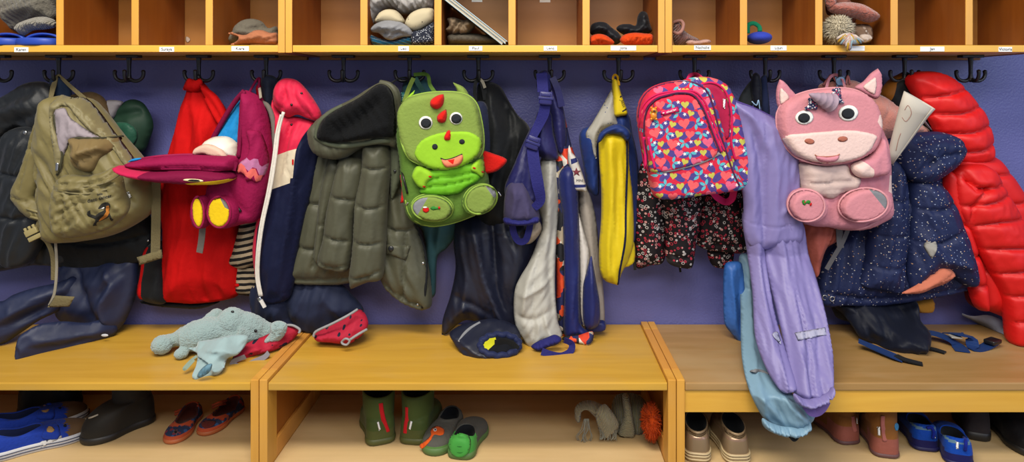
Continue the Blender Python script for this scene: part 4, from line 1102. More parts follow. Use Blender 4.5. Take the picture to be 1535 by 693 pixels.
lg = panel('rain_leg', [(674, 500), (690, 488), (715, 481), (745, 478), (772, 488), (780, 502), (782, 520), (772, 534), (752, 541), (728, 545), (706, 542), (690, 528), (680, 514)], yk, 0.045, NVW, t, Tb=0.04, R=22, folds=[([(690, 505), (715, 520), (735, 530)], 6, 0.008), ([(735, 480), (760, 492), (775, 505)], 5, 0.008)], wr=(0.005, 12, 24, 40), res=3)
ptube('reflective_stripe', [(688, 513), (696, 501), (706, 492), (720, 484)], 0.0045, SIL, t, on=lg, off=0.0, flat=0.4)
panel('cuff_lining', [(722, 521), (728, 509), (742, 502), (758, 502), (772, 509), (775, 520), (760, 529), (738, 531), (726, 529)], 0, 0.003, fab('black_lining', '0d0f16'), t, on=lg, off=0.001, R=5, res=3, regions=[([(722, 520), (730, 508), (742, 503), (745, 512), (732, 524)], fab('neon_yellow_lining', 'b5b31e', 0.7))])
n_ = 26
pts_ = []
for k in range(n_):
    a = 2 * math.pi * k / n_
    q = (749 + (29 + (1.5 if k % 2 else -1)) * math.cos(a), 517 + (15.5 + (1.3 if k % 2 else -.8)) * math.sin(a) + 3 * math.cos(a) * -0.2)
    pts_.append(q)
ptube('elastic_cuff', pts_, 0.0085, fab('navy_elastic', '1e2546', 0.6), t, on=lg, off=0.002, closed=True, sm=3)
ribbon('foot_strap', [(742, 512), (755, 510), (768, 514), (776, 521)], 0.018, BLK, t, on=lg, off=0.014)

# ------------------------------------------------------------------ royal blue dungaree straps and light grey trousers
RB = fab('royal_blue_nylon', '1a1a4e', 0.5, 40, 0.3, spec=0.4)
RBW = fab('blue_violet_webbing', '20205e', 0.7, 200, 0.4)
LG = fab('light_grey_rainwear', 'a2a098', 0.55, 24, 0.25, sheen=0, spec=0.45, var=0.08)
DP = fab('dusty_violet_cotton', '3d3856', 0.8, 60, 0.4)
t = thing('rain_dungarees', 'royal blue strapped dungarees with a long light grey leg standing on the bench', 'dungarees', P(822, 108, -0.1))
panel('rain_leg', [(812, 236), (836, 234), (838, 300), (834, 360), (832, 430), (836, 480), (842, 505), (820, 516), (797, 522), (783, 508), (773, 488), (770, 462), (772, 434), (780, 415), (792, 395), (802, 372), (812, 338), (806, 300)], ly('y', 240, -0.09, 520, -0.17), 0.03, LG, t, Tb=0.03, R=14, creases=[([(822, 240), (820, 330), (800, 420), (800, 515)], .003, 1.2)],
      folds=[([(825, 250), (818, 330), (790, 420), (782, 480)], 7, 0.016), ([(832, 330), (822, 400), (826, 430), (832, 470)], 6, -0.012), ([(776, 440), (800, 432), (825, 415)], 4, 0.010), ([(776, 470), (800, 475), (826, 462)], 5, -0.010), ([(805, 470), (808, 495), (800, 515)], 4, 0.008), ([(815, 466), (822, 490), (828, 505)], 4, 0.008)], wr=(0.004, 10, 26, 30), res=3)
cf = panel('elastic_cuff', [(796, 520), (806, 512), (820, 506), (832, 502), (842, 508), (836, 516), (822, 521), (808, 527)], -0.21, 0.014, RBW, t, R=5, wr=(0.005, 3.5, 20, -15), res=2)
ribbon('foot_strap', [(812, 527, -0.235), (826, 532, -0.235), (842, 534, -0.23), (855, 527, -0.22), (857, 516, -0.21), (846, 510, -0.2)], 0.018, RBW, t, tilt=0.4)
panel('bib', [(806, 168), (825, 168), (830, 200), (837, 236), (821, 240), (800, 232), (784, 240), (792, 210), (800, 190)], -0.12, 0.022, RB, t, R=10, folds=[([(815, 172), (812, 205), (820, 235)], 4, 0.008)], wr=(0.004, 8, 40, 10), res=3)
panel('bib_side', [(820, 120), (832, 132), (844, 160), (849, 194), (848, 222), (840, 232), (832, 215), (826, 180), (820, 150)], -0.11, 0.022, RB, t, R=8, wr=(0.006, 6, 40, -10), res=3)
panel('folded_part', [(797, 190), (804, 200), (808, 235), (812, 270), (814, 300), (806, 312), (790, 310), (772, 300), (758, 296), (757, 278), (770, 248), (784, 215)], -0.15, 0.03, RB, t, R=12, folds=[([(790, 205), (786, 250), (780, 300)], 5, -0.012)], wr=(0.006, 8, 40, 20), res=3)
ps = panel('pocket_bag', [(760, 280), (775, 272), (790, 280), (800, 300), (808, 318), (806, 332), (780, 338), (757, 334), (755, 310)], -0.17, 0.035, DP, t, R=12, folds=[([(770, 278), (772, 300), (768, 325)], 5, 0.010), ([(785, 280), (792, 305), (790, 328)], 5, 0.010)], wr=(0.004, 8, 30, 10), res=3)
panel('waist_elastic', [(756, 326), (780, 330), (806, 325), (807, 334), (782, 339), (757, 336)], -0.2, 0.012, RBW, t, R=4, wr=(0.005, 3, 20, 0), res=2)
panel('strap_top', [(804, 130), (806, 112), (813, 106), (820, 106), (826, 116), (826, 136), (812, 140)], -0.13, 0.018, fab('navy_indigo_webbing', '20235a', 0.6), t, R=7, wr=(0.003, 5, 30, 0), res=3)
ribbon('shoulder_strap', [(812, 110, -0.15), (813, 124, -0.16), (814, 138, -0.165)], 0.03, RBW, t)
ribbon('shoulder_strap', [(818, 150, -0.165), (815, 170, -0.16), (806, 190, -0.16), (798, 206, -0.17)], [0.028, 0.03, 0.026, 0.022], RBW, t)
ribbon('shoulder_strap', [(798, 216, -0.18), (800, 240, -0.19), (806, 275, -0.2), (810, 300, -0.195), (800, 312, -0.19)], [0.03, 0.032, 0.032, 0.026, 0.02], RBW, t)
ribbon('shoulder_strap', [(828, 116, -0.14), (836, 134, -0.14), (842, 160, -0.135)], 0.018, RB, t)
BP = plain('indigo_plastic', '26265f', 0.35)
for (x, y, yy, a) in ((818, 147, -0.172, 5), (799, 214, -0.19, 20)):
    m_ = MB(); M = Matrix.Translation(P(x, y, yy)) @ Matrix.Rotation(math.radians(a), 4, 'Y')
    m_.box(-0.018, 0.018, -0.004, 0.004, -0.018, 0.018, b=0.004, mat=M); m_.box(-0.020, 0.020, -0.006, 0.002, -0.004, 0.003, b=0.001, mat=M); m_.box(-0.013, 0.013, -0.0065, 0.002, 0.004, 0.014, b=0.002, mat=M)
    m_.build('buckle', BP, t)
ribbon('webbing_loop', [(768, 338, -0.17), (771, 352, -0.165), (778, 362, -0.165), (788, 360, -0.165), (793, 345, -0.16), (795, 334, -0.16)], 0.018, RBW, t)
panel('crumpled_part', [(788, 336), (806, 330), (812, 345), (800, 362), (788, 366), (786, 352)], -0.13, 0.02, fab('beige_rainwear', '9a8b78', 0.5), t, R=8, wr=(0.008, 5, 14, 30), res=2.5)

# ------------------------------------------------------------------ orange patterned jacket and blue/white jacket
ORP = cells('orange_black_white_print', ['c9381a', '16171f', 'cfc7bb', 'd2481c', '1b2150', 'a89a84'], 42)
ORP2 = cells('orange_white_navy_print', ['cf3a1e', 'd8d4cc', '1f2a6a', 'd2481c', '1b2150'], 30)
t = thing('jacket', 'orange, black and white patterned jacket squeezed between the grey and blue ones', 'jacket', P(835, 115, -0.07))
panel('body', [(832, 240), (845, 236), (850, 300), (850, 420), (849, 500), (846, 506), (836, 492), (832, 470), (834, 430), (832, 340)], -0.1, 0.02, ORP, t, R=7, wr=(0.005, 7, 40, 0), res=3)
panel('hem', [(843, 506), (866, 503), (888, 497), (889, 510), (882, 519), (864, 514), (848, 514)], -0.15, 0.02, ORP, t, R=6, wr=(0.006, 6, 14, 60), res=3)
panel('shoulder', [(826, 122), (836, 130), (842, 150), (848, 180), (856, 215), (866, 246), (862, 256), (842, 258), (834, 235), (832, 190), (828, 150)], -0.085, 0.03, ORP2, t, R=9, wr=(0.006, 7, 40, -12), res=3)
t = thing('jacket', 'blue and white rain jacket with a small printed label, left of the yellow one', 'jacket', P(850, 200, -0.08))
BL = fab('cobalt_nylon', '131d58', 0.5, 40, 0.25, spec=0.4)
WHN = fab('white_nylon', 'bcb7b2', 0.5, 40, 0.25)
panel('grey_panel', [(868, 262), (880, 280), (892, 320), (898, 370), (905, 440), (906, 486), (896, 494), (884, 490), (876, 400), (868, 330)], -0.075, 0.03, fab('stone_nylon', '948c84', 0.5), t, R=12, wr=(0.006, 10, 60, -4), res=3.5)
bp_ = panel('blue_panel', [(838, 262), (848, 250), (862, 252), (866, 280), (868, 330), (869, 400), (871, 486), (884, 500), (866, 504), (846, 503), (846, 440), (845, 380), (843, 320), (838, 290)], -0.125, 0.025, BL, t, R=10, wr=(0.005, 9, 60, 3), res=3.5)
panel('white_panel', [(860, 285), (868, 320), (876, 350), (884, 382), (880, 440), (876, 488), (870, 470), (868, 400), (866, 340)], -0.115, 0.02, WHN, t, R=6, wr=(0.003, 7, 50, 0), res=3)
panel('mitten', [(886, 384), (889, 396), (895, 430), (899, 455), (898, 486), (882, 494), (874, 480), (874, 430), (879, 408)], -0.135, 0.022, BL, t, R=8, folds=[([(888, 395), (888, 440), (886, 485)], 4, 0.008)], wr=(0.004, 7, 40, 5), res=3)
panel('hem', [(880, 484), (896, 480), (907, 482), (907, 495), (892, 498), (878, 498)], -0.1, 0.015, BL, t, R=5, res=3)
lb = panel('white_shoulder', [(853, 218), (857, 228), (866, 240), (880, 286), (870, 286), (860, 284), (856, 258), (851, 240)], -0.13, 0.012, WHN, t, R=5, res=3, regions=[([(860, 276), (880, 276), (880, 280), (860, 281)], BL), ([(855, 238), (864, 236), (866, 242), (856, 246)], BL)])
text_on('lettering', 'MINI', 869, 271, 4, 0, INK, t, lb, sx=0.9)
panel('star_print', [(862, 256), (864, 251), (866, 256), (871, 256), (867, 259), (869, 264), (864, 261), (860, 264), (861, 259), (858, 256)], 0, 0.0008, fab('maroon_print', '70323c'), t, on=lb, off=0.001, sharp=True, res=1.5, R=1)

# ------------------------------------------------------------------ yellow and blue jacket
YN = fab('bright_yellow_nylon', 'c8b004', 0.6, 30, 0.25, spec=0.4, var=0.05)
BN = fab('marine_blue_nylon', '1d3068', 0.55, 40, 0.25)
PRT = dots('grey_cloth_with_blue_print', '9c9990', ['30406c', '3c4a72'], 120, 0.22, ring=0.10, rough=0.7, keep=0.6)
t = thing('jacket', 'yellow and blue jacket with a pale printed yoke, hung by a yellow loop', 'jacket', P(925, 112, -0.09))
panel('back_sleeve', [(868, 204), (876, 192), (890, 192), (900, 210), (898, 250), (897, 292), (882, 285), (876, 255), (871, 230)], -0.085, 0.035, BN, t, R=12, wr=(0.006, 10, 40, 15))
panel('blue_body', [(916, 172), (941, 171), (948, 200), (956, 240), (958, 300), (955, 350), (950, 366), (936, 372), (925, 340), (918, 260)], -0.09, 0.04, BN, t, R=14, wr=(0.006, 12, 60, -6))
panel('printed_yoke', [(916, 134, 1), (921, 140), (924, 170), (926, 190), (905, 196), (896, 215), (894, 238), (887, 226), (878, 202), (888, 184), (902, 160)], -0.11, 0.022, PRT, t, R=9, wr=(0.004, 9, 40, 25), res=3)
cy = panel('yellow_collar', [(917, 125), (920, 118), (926, 122), (931, 140), (941, 170), (932, 174), (921, 173), (919, 150)], -0.12, 0.018, YN, t, R=6, res=2.5, regions=[([(928, 144), (931, 143), (932, 145), (928, 147)], INK), ([(931, 166), (938, 162), (939, 164), (932, 168)], INK)])
text_on('lettering', 'JR63A', 933.5, 155, 4.5, 72, INK, t, cy, sx=0.8)
panel('yellow_under_hem', [(934, 362), (950, 362), (951, 392), (934, 402), (922, 400)], -0.1, 0.02, YN, t, R=6, res=3)
yf = panel('yellow_front', [(898, 206), (906, 198), (924, 196), (940, 200), (944, 240), (949, 300), (950, 362), (942, 390), (932, 410), (926, 428, 1), (907, 421), (899, 405), (898, 370), (901, 327), (901, 280), (898, 240)], -0.125, 0.032, YN, t, R=12,
      folds=[([(912, 205), (914, 280), (910, 400)], 6, 0.008), ([(926, 205), (925, 290), (920, 400)], 6, -0.009)], wr=(0.005, 10, 50, 0), res=3.5)
ptube('navy_seam', [(939, 206), (940, 250), (938, 310), (937, 361), (930, 400), (926, 426)], 0.003, NV, t, on=yf, off=0.001)
panel('blue_roll', [(895, 214), (899, 200), (912, 190), (928, 186), (942, 194), (946, 204), (940, 212), (928, 202), (910, 202), (901, 212)], -0.155, 0.016, BN, t, R=5, wr=(0.004, 6, 20, 70), res=3)
ribbon('hanging_loop', [(920, 124, -0.12), (919, 116, -0.105), (922, 112, -0.102), (926, 116, -0.105), (928, 128, -0.13)], 0.006, fab('mustard_tape', 'c89a10'), t)
# ------------------------------------------------------------------ dark jacket with heart outlines
HRT = dots('black_with_tiny_heart_outlines', '171114', ['b4adaa', 'a52a3c', 'c08a86', 'a52a3c', 'b4adaa'], 105, 0.46, ring=0.30, rough=0.7, rand=0.75)
t = thing('jacket', 'black jacket printed with tiny red and white heart outlines', 'jacket', P(1040, 115, -0.07))
panel('sleeve', [(964, 240), (985, 240), (1000, 300), (999, 350), (995, 392), (975, 398), (953, 400), (950, 350), (950, 300), (955, 270)], -0.095, 0.035, HRT, t, R=16, wr=(0.008, 12, 50, 3))
panel('body', [(1045, 285), (1080, 280), (1112, 285), (1119, 330), (1120, 376), (1085, 378), (1046, 368), (1044, 330)], -0.095, 0.04, HRT, t, R=18, creases=[[(1048, 360), (1085, 365), (1119, 358)]], wr=(0.008, 12, 50, -5))
panel('back_hem', [(1062, 372), (1098, 372), (1096, 400), (1082, 403), (1066, 396)], -0.07, 0.02, HRT, t, R=7)
panel('sleeve', [(996, 285), (1025, 285), (1050, 288), (1051, 322), (1044, 365), (1038, 400), (1028, 403), (1000, 392), (998, 350), (994, 310)], -0.125, 0.035, HRT, t, R=16, creases=[[(1000, 378), (1018, 384), (1040, 380)]], wr=(0.006, 12, 40, 4),
      regions=[([(990, 382), (1006, 388), (1018, 394), (1018, 410), (990, 405)], fab('charcoal_ribbing', '2a282a'))])
ribbon('zip_end', [(950, 385, -0.1), (952, 405, -0.1)], 0.008, DARKM, t)
ribbon('drawcord', [(1018, 395, -0.11), (1020, 408, -0.1)], 0.006, BLK, t)

# ------------------------------------------------------------------ pink heart backpack
HP_ = fab('raspberry_red_canvas', 'c2243e', 0.7, 120, 0.4)
VI = fab('print_indigo', '4a3c7e', 0.7, 120, 0.4); CO = fab('print_coral', 'd5585c', 0.7, 120, 0.4); PI = fab('print_rose', 'cf5a78', 0.7, 120, 0.4)
LI = fab('print_lime', 'b5ae4c', 0.7, 120, 0.4); TQ = fab('print_turquoise', '55a8b4', 0.7, 120, 0.4); WP = fab('print_white', 'dcd3d2', 0.7, 120, 0.4)
HK_ = fab('hot_pink_webbing', 'c8185a', 0.6, 200, 0.3)
def heart(cx, cy, s, a=0):
    pts = []
    for k in range(16):
        u = 2 * math.pi * k / 16
        x = 16 * math.sin(u) ** 3 / 17 * s; y = -(13 * math.cos(u) - 5 * math.cos(2 * u) - 2 * math.cos(3 * u) - math.cos(4 * u)) / 17 * s
        r_ = math.radians(a); pts.append((cx + x * math.cos(r_) - y * math.sin(r_), cy + x * math.sin(r_) + y * math.cos(r_)))
    return np.array(pts)
def star(cx, cy, s, a=0):
    return np.array([(cx + s * (1 if k % 2 == 0 else .42) * math.cos(math.radians(a + 36 * k)), cy + s * (1 if k % 2 == 0 else .42) * math.sin(math.radians(a + 36 * k))) for k in range(10)])
def leaf(cx, cy, s, a):
    r_ = math.radians(a); out = []
    for x, y in ((-1, 0), (-.4, -.42), (.3, -.42), (1, 0), (.3, .42), (-.4, .42)):
        out.append((cx + s * (x * math.cos(r_) - y * math.sin(r_)), cy + s * (x * math.sin(r_) + y * math.cos(r_))))
    return np.array(out)
def print_regions(x0, y0, x1, y1, seed, poly, pitch=19.0):
    """scattered hearts, leaves and flowers on a printed cloth"""
    rs = random.Random(seed); R_ = []; P2 = curve2(poly, True, 4)
    H = []; j = 0; y = y0
    while y < y1:
        x = x0 + (pitch * .5 if j % 2 else 0); i = 0
        while x < x1:
            H.append((x + rs.uniform(-1.5, 1.5), y + rs.uniform(-1.5, 1.5), (i * 2 + j) % 3, i + j)); x += pitch; i += 1
        y += pitch * .80; j += 1
    V_ = []; A = []; B = []; D = []
    for x, y, k, i in H:
        if not inside(np.array([[x, y]]), P2)[0]: continue
        V_.append((np.array(ell(x + pitch * .45, y + pitch * .15, pitch * .50, pitch * .28, rs.uniform(-60, 60), 12)), VI))
        if k == 0: A.append((heart(x, y, rs.uniform(7.6, 9.6), rs.uniform(-25, 25)), rs.choice([CO, PI, CO])))
        elif k == 1: A.append((heart(x, y, rs.uniform(5.2, 6.6), rs.uniform(-25, 25)), LI))
        else:
            a = rs.uniform(0, 360); c = rs.choice([TQ, TQ, LI])
            for q in (0, 75, -75): B.append((leaf(x + 5.6 * math.cos(math.radians(a + q)), y + 5.6 * math.sin(math.radians(a + q)), 4.9, a + q), TQ))
        if k == 2 or (k == 0 and i % 2):
            D.append((star(x + pitch * .5, y + rs.uniform(-2, 2), 3.3, rs.uniform(0, 70)), WP))
    return V_ + A + B + D
t = thing('backpack', 'pink heart patterned school backpack with its rear compartment open', 'backpack', P(1041, 112, -0.15))
rear_ol = [(1020, 124), (1034, 117), (1055, 115), (1074, 119), (1092, 134), (1104, 168), (1112, 205), (1121, 243), (1124, 272), (1112, 279), (1090, 286), (1070, 288), (1040, 280), (1010, 230), (1010, 160)]
rr = panel('rear_compartment', rear_ol, -0.2, 0.05, HP_, t, Tb=0.06, R=12, p=2.8, res=3, regions=print_regions(1010, 118, 1130, 290, 5, rear_ol))
DPK = fab('deep_pink_lining', 'a01840', 0.55, 40, 0.3)
panel('opening_lining', [(1048, 129), (1060, 126), (1074, 129), (1086, 141), (1093, 162), (1094, 190), (1091, 208), (1082, 205), (1070, 175), (1060, 150)], 0, 0.003, DPK, t, on=rr, off=0.002, R=6, folds=[([(1070, 132), (1084, 165), (1088, 200)], 5, -0.004)], res=3)
ptube('opening_zipper', [(1046, 128), (1062, 124), (1076, 127), (1088, 139), (1095, 160), (1097, 192), (1096, 214), (1102, 240)], 0.003, fab('hot_pink_zip', 'c01850', 0.6), t, on=rr, off=0.002)
panel('name_tag', [(1083, 148, 1), (1087, 149, 1), (1086, 163, 1), (1083, 162, 1)], 0, 0.001, WHITEC, t, on=rr, off=0.005, sharp=True, res=2, R=1)
fr_ol = [(955, 176), (959, 151), (971, 134), (992, 124.5), (1020, 120.5), (1042, 122.5), (1060, 133), (1070, 155), (1078, 185), (1090, 225), (1100, 255), (1112, 279), (1090, 287), (1057, 291), (1020, 296), (1000, 298), (980, 294), (973, 270), (966, 235), (960, 210)]
fr = panel('front_compartment', fr_ol, -0.245, 0.05, HP_, t, Tb=0.05, R=13, p=2.8, res=3, regions=print_regions(955, 122, 1118, 300, 11, fr_ol))
arch = [(971, 256), (966, 225), (962, 195), (966, 165), (980, 148), (1000, 141), (1020, 138), (1040, 141), (1054, 158), (1064, 182), (1073, 206), (1082, 228)]
pk_ol = [(973, 256), (968, 225), (965, 195), (969, 168), (982, 151), (1001, 144), (1020, 141), (1038, 144), (1051, 160), (1061, 184), (1069, 208), (1076, 230), (1055, 243), (1025, 252), (996, 258)]
pk = panel('front_pocket', pk_ol, 0, 0.010, HP_, t, on=fr, off=-0.002, R=7, p=2.6, res=3, regions=print_regions(962, 142, 1080, 260, 23, pk_ol, 18))
for d_, r_ in ((0, 0.0032), (4.5, 0.0026), (-3, 0.0022)):
    ptube('pocket_zipper', [(x + d_ * (1 if x > 1015 else -1) * .9, y - d_ * .45) for x, y in arch], r_, fab('hot_pink_zip', 'c01850') if d_ != -3 else fab('plum_piping', '4a2040'), t, on=fr, off=0.004 if d_ == -3 else 0.001)
ptube('reflective_piping', [(974, 258), (996, 257.5), (1020, 253), (1054, 243), (1078, 231)], 0.0026, SIL, t, on=[fr, pk], off=0.001)
ptube('edge_piping', [(957, 176), (961, 153), (973, 136.5), (993, 127), (1020, 123), (1041, 125), (1058, 135), (1068, 156), (1076, 187), (1088, 226), (1098, 256), (1108, 278)], 0.0026, fab('plum_piping', '4a2040'), t, on=fr, off=0.0)
ptube('zip_cord', [(964, 205), (966, 222), (968, 250)], 0.0035, HK_, t, on=fr, off=0.012, flat=0.6)
ptube('zip_cord', [(971, 205), (975, 228), (981, 252)], 0.0030, HK_, t, on=fr, off=0.010, flat=0.6)
lp = panel('logo_patch', [(989.5, 168, 1), (1016, 159.5, 1), (1018.5, 167, 1), (991.5, 174.5, 1)], 0, 0.003, HK_, t, on=pk, off=0.003, sharp=True, R=2, res=2.5)
text_on('lettering', 'school bag', 1006, 166.3, 3.1, -17, WP, lp, lp, bold=0.02, sx=0.8)
panel('heart_print', heart(994.5, 169.6, 1.7, -15), 0, 0.0006, WP, t, on=lp, off=0.001, res=1, R=1)
bc = cast(979, 170, [pk, fr])
t2 = thing('bear_charm', 'tiny orange bear charm hanging on the pink heart backpack', 'charm', bc)
m_ = MB(); m_.ball(bc + Vector((0, -0.008, -0.006)), (0.0085, 0.006, 0.010)); m_.ball(bc + Vector((0, -0.009, 0.008)), (0.0075, 0.006, 0.007))
for s in (-1, 1): m_.ball(bc + Vector((s * 0.006, -0.008, 0.0145)), 0.003); m_.ball(bc + Vector((s * 0.006, -0.009, -0.014)), 0.0035)
m_.build('bear_body', plain('amber_plastic', 'c87818', 0.3), t2)
m_ = MB(); m_.ball(bc + Vector((0, -0.0155, 0.0065)), (0.003, 0.001, 0.0025)); m_.build('snout', plain('dark_brown_plastic', '4a2a10', 0.3), t2)
m_ = MB(); m_.tube([bc + Vector((0, -0.008, 0.014)), bc + Vector((0, -0.006, 0.022)), bc + Vector((0.001, -0.001, 0.028))], 0.001); m_.build('cord', BLACKP, t2)
ptube('grab_handle', [(1031, 120, -0.21), (1034, 114, -0.16), (1040, 111.5, -0.115), (1047, 113, -0.15), (1053, 118, -0.21)], 0.006, HK_, t, flat=0.5)
ribbon('shoulder_strap', [(1117, 238, -0.2), (1128, 246, -0.195), (1133, 256, -0.19), (1127, 266, -0.19), (1119, 273, -0.2)], 0.018, HK_, t, tilt=0.5)
ribbon('shoulder_strap', [(1068, 288, -0.2), (1076, 297, -0.19), (1088, 303, -0.185), (1097, 298, -0.185), (1100, 286, -0.19)], 0.018, HK_, t, tilt=0.3)

# ------------------------------------------------------------------ navy straps above the lilac trousers
NS = fab('navy_black_webbing', '10131f', 0.6, 80, 0.3)
t = thing('strap_bundle', 'dark navy rain trouser straps on the hook between heart bag and unicorn', 'straps', P(1140, 112, -0.09))
panel('strap', [(1125, 125), (1130, 110), (1138, 112), (1142, 130), (1141, 160), (1133, 168), (1128, 150)], -0.13, 0.014, NS, t, R=5, wr=(0.003, 5, 30, 0), res=3)
panel('strap', [(1140, 118), (1148, 112), (1151, 130), (1154, 165), (1152, 180), (1143, 178), (1141, 150)], -0.125, 0.012, fab('night_blue_webbing', '171f3c'), t, R=5, res=3)
panel('strap', [(1107, 150), (1118, 130), (1128, 120), (1130, 135), (1127, 160), (1112, 165)], -0.11, 0.014, fab('grey_black_mesh', '24282c'), t, R=5, res=3)
ptube('cord', [(1127, 152, -0.15), (1134, 158, -0.152), (1137, 150, -0.152), (1139, 164, -0.152)], 0.0015, fab('pale_blue_cord', '88a8c8'), t)

# ------------------------------------------------------------------ light blue and lilac rain trousers
LB = fab('light_blue_rainwear', '7494a8', 0.52, 24, 0.25, sheen=0, spec=0.5, var=0.12)
LBD = fab('azure_rainwear', '2c5ea8', 0.52, 24, 0.25, sheen=0, spec=0.5, var=0.1)
LA = fab('lilac_rainwear', '786fa2', 0.52, 22, 0.25, sheen=0, spec=0.5, var=0.06)
t = thing('rain_trousers', 'light blue rain trousers hanging over the bench edge under the lilac pair', 'trousers', P(1110, 380, -0.1))
yb = ly('y', 430, -0.12, 590, -0.435)
panel('rain_leg', [(1086, 398), (1098, 392), (1112, 396), (1118, 440), (1118, 500), (1112, 516), (1098, 502), (1086, 484), (1084, 440)], -0.13, 0.016, LBD, t, R=8, folds=[([(1092, 400), (1096, 440), (1100, 490)], 3.5, 0.010), ([(1104, 400), (1106, 440), (1108, 500)], 3, -0.010)], wr=(0.006, 7, 40, 0), res=3)
lb_ = panel('rain_leg', [(1108, 385), (1125, 385), (1130, 440), (1134, 500), (1150, 548), (1170, 575), (1200, 600), (1222, 618), (1216, 634), (1200, 644), (1175, 643), (1158, 636), (1144, 626), (1134, 610), (1124, 588), (1116, 560), (1111, 525), (1110, 460)], yb, 0.026, LB, t, Tb=0.02, R=13,
      folds=[([(1118, 400), (1120, 470), (1126, 540), (1142, 610)], 6, 0.012), ([(1130, 540), (1150, 585), (1175, 630)], 6, -0.012), ([(1140, 550), (1170, 590), (1200, 625)], 5, 0.012), ([(1160, 580), (1190, 600), (1212, 622)], 4, -0.008)], wr=(0.006, 9, 34, -30), res=3)
panel('elastic_hem', [(1143, 627), (1156, 634), (1176, 640), (1200, 640), (1213, 632), (1216, 640), (1208, 649), (1192, 655), (1170, 653), (1152, 646), (1143, 637)], -0.455, 0.018, LB, t, Tb=0.018, R=5, wr=(0.007, 3.2, 30, 10), res=2)
ptube('reflective_band', [(1114, 554), (1126, 556), (1140, 557), (1152, 562)], 0.0045, SIL, t, on=lb_, off=0.0, flat=0.3)
ptube('seam_tape', [(1107, 514, -0.14), (1112, 520, -0.145)], 0.004, SIL, t)
ribbon('foot_strap', [(1184, 652, -0.46), (1190, 659, -0.46), (1195, 655, -0.46)], 0.010, BLK, t)
t = thing('rain_dungarees', 'lilac rain dungarees hanging over the bench edge beside the unicorn', 'dungarees', P(1147, 115, -0.1))
panel('bib', [(1096, 150), (1108, 154), (1132, 163), (1165, 180), (1196, 200), (1199, 240), (1200, 300), (1203, 360), (1170, 372), (1130, 372), (1116, 350), (1114, 300), (1110, 260), (1112, 220), (1108, 190)], -0.235, 0.022, LA, t, Tb=0.03, R=12, creases=[([(1142, 172), (1144, 260), (1142, 370)], .004, 1.5), ([(1112, 330), (1150, 338), (1200, 334)], .002, 1.2)],
      folds=[([(1118, 175), (1136, 240), (1142, 360)], 7, -0.018), ([(1150, 185), (1160, 260), (1158, 360)], 9, 0.010), ([(1180, 200), (1184, 280), (1186, 360)], 7, -0.007), ([(1108, 160), (1130, 185), (1150, 230)], 6, 0.008), ([(1165, 320), (1185, 305), (1200, 300)], 5, 0.006)], wr=(0.0035, 16, 60, 12), res=3)
ptube('edge_binding', [(1098, 150), (1108, 154), (1132, 163), (1165, 180), (1197, 202)], 0.003, fab('grape_binding', '4a3a78', 0.6), t, on=bpy.data.objects[[n for n in BV if n.startswith('bib')][-1]], off=-0.002)
c = P(1193, 222, -0.265); m_ = MB(); m_.tube([c + Vector((-0.004, 0, 0.003)), c + Vector((0.003, -0.002, 0.006)), c + Vector((0.003, -0.002, 0)), c + Vector((-0.004, 0, -0.004))], 0.0015); m_.build('hook_eye', DARKM, t)
yq = ly('y', 380, -0.22, 585, -0.455)
l1 = panel('rain_leg', [(1113, 320), (1140, 330), (1150, 400), (1162, 470), (1180, 530), (1196, 578), (1182, 590), (1168, 584), (1148, 552), (1132, 505), (1128, 440), (1120, 380)], yq, 0.024, LA, t, Tb=0.02, R=11, folds=[([(1128, 340), (1138, 420), (1150, 500), (1176, 570)], 6, 0.010), ([(1138, 380), (1150, 450), (1170, 530)], 5, -0.010)], wr=(0.007, 9, 60, -12), res=3)
l2 = panel('rain_leg', [(1142, 320), (1170, 310), (1202, 330), (1212, 380), (1224, 418), (1238, 470), (1247, 520), (1250, 560), (1246, 588), (1226, 604), (1206, 603), (1192, 592), (1184, 570), (1176, 520), (1160, 450), (1146, 390)], yq, 0.03, LA, t, Tb=0.02, R=14, creases=[([(1168, 330), (1182, 420), (1206, 520), (1212, 595)], .004, 1.5)],
      folds=[([(1160, 320), (1172, 400), (1190, 480), (1200, 590)], 7, 0.012), ([(1188, 330), (1200, 400), (1216, 470), (1225, 590)], 7, -0.014), ([(1205, 390), (1225, 450), (1240, 530), (1240, 585)], 6, 0.012), ([(1195, 480), (1205, 530), (1210, 590)], 5, -0.010)], wr=(0.008, 10, 55, -14), res=3)
panel('elastic_hem', [(1190, 590), (1206, 598), (1224, 597), (1240, 590), (1249, 580), (1251, 588), (1242, 600), (1226, 608), (1206, 611), (1192, 603)], -0.485, 0.02, LA, t, Tb=0.02, R=5, wr=(0.008, 3.5, 30, 0), res=2)
panel('reflective_patch', [(1190, 498, 1), (1236, 490, 1), (1238, 501, 1), (1195, 510, 1)], 0, 0.001, fab('silver_reflective', '9a9ab0', 0.4), t, on=l2, off=0.004, sharp=True, R=2, res=3)
panel('reflective_patch', [(1157, 500), (1165, 497), (1170, 515), (1162, 508)], 0, 0.001, MC['silver_reflective'], t, on=l1, off=0.004, R=2, res=3)
ribbon('foot_strap', [(1207, 606, -0.475), (1216, 616, -0.475), (1224, 619, -0.475), (1232, 612, -0.475), (1239, 600, -0.47)], [0.02, 0.024, 0.016, 0.02, 0.02], fab('lilac_elastic', '6a5490', 0.6), t, tilt=0.3)

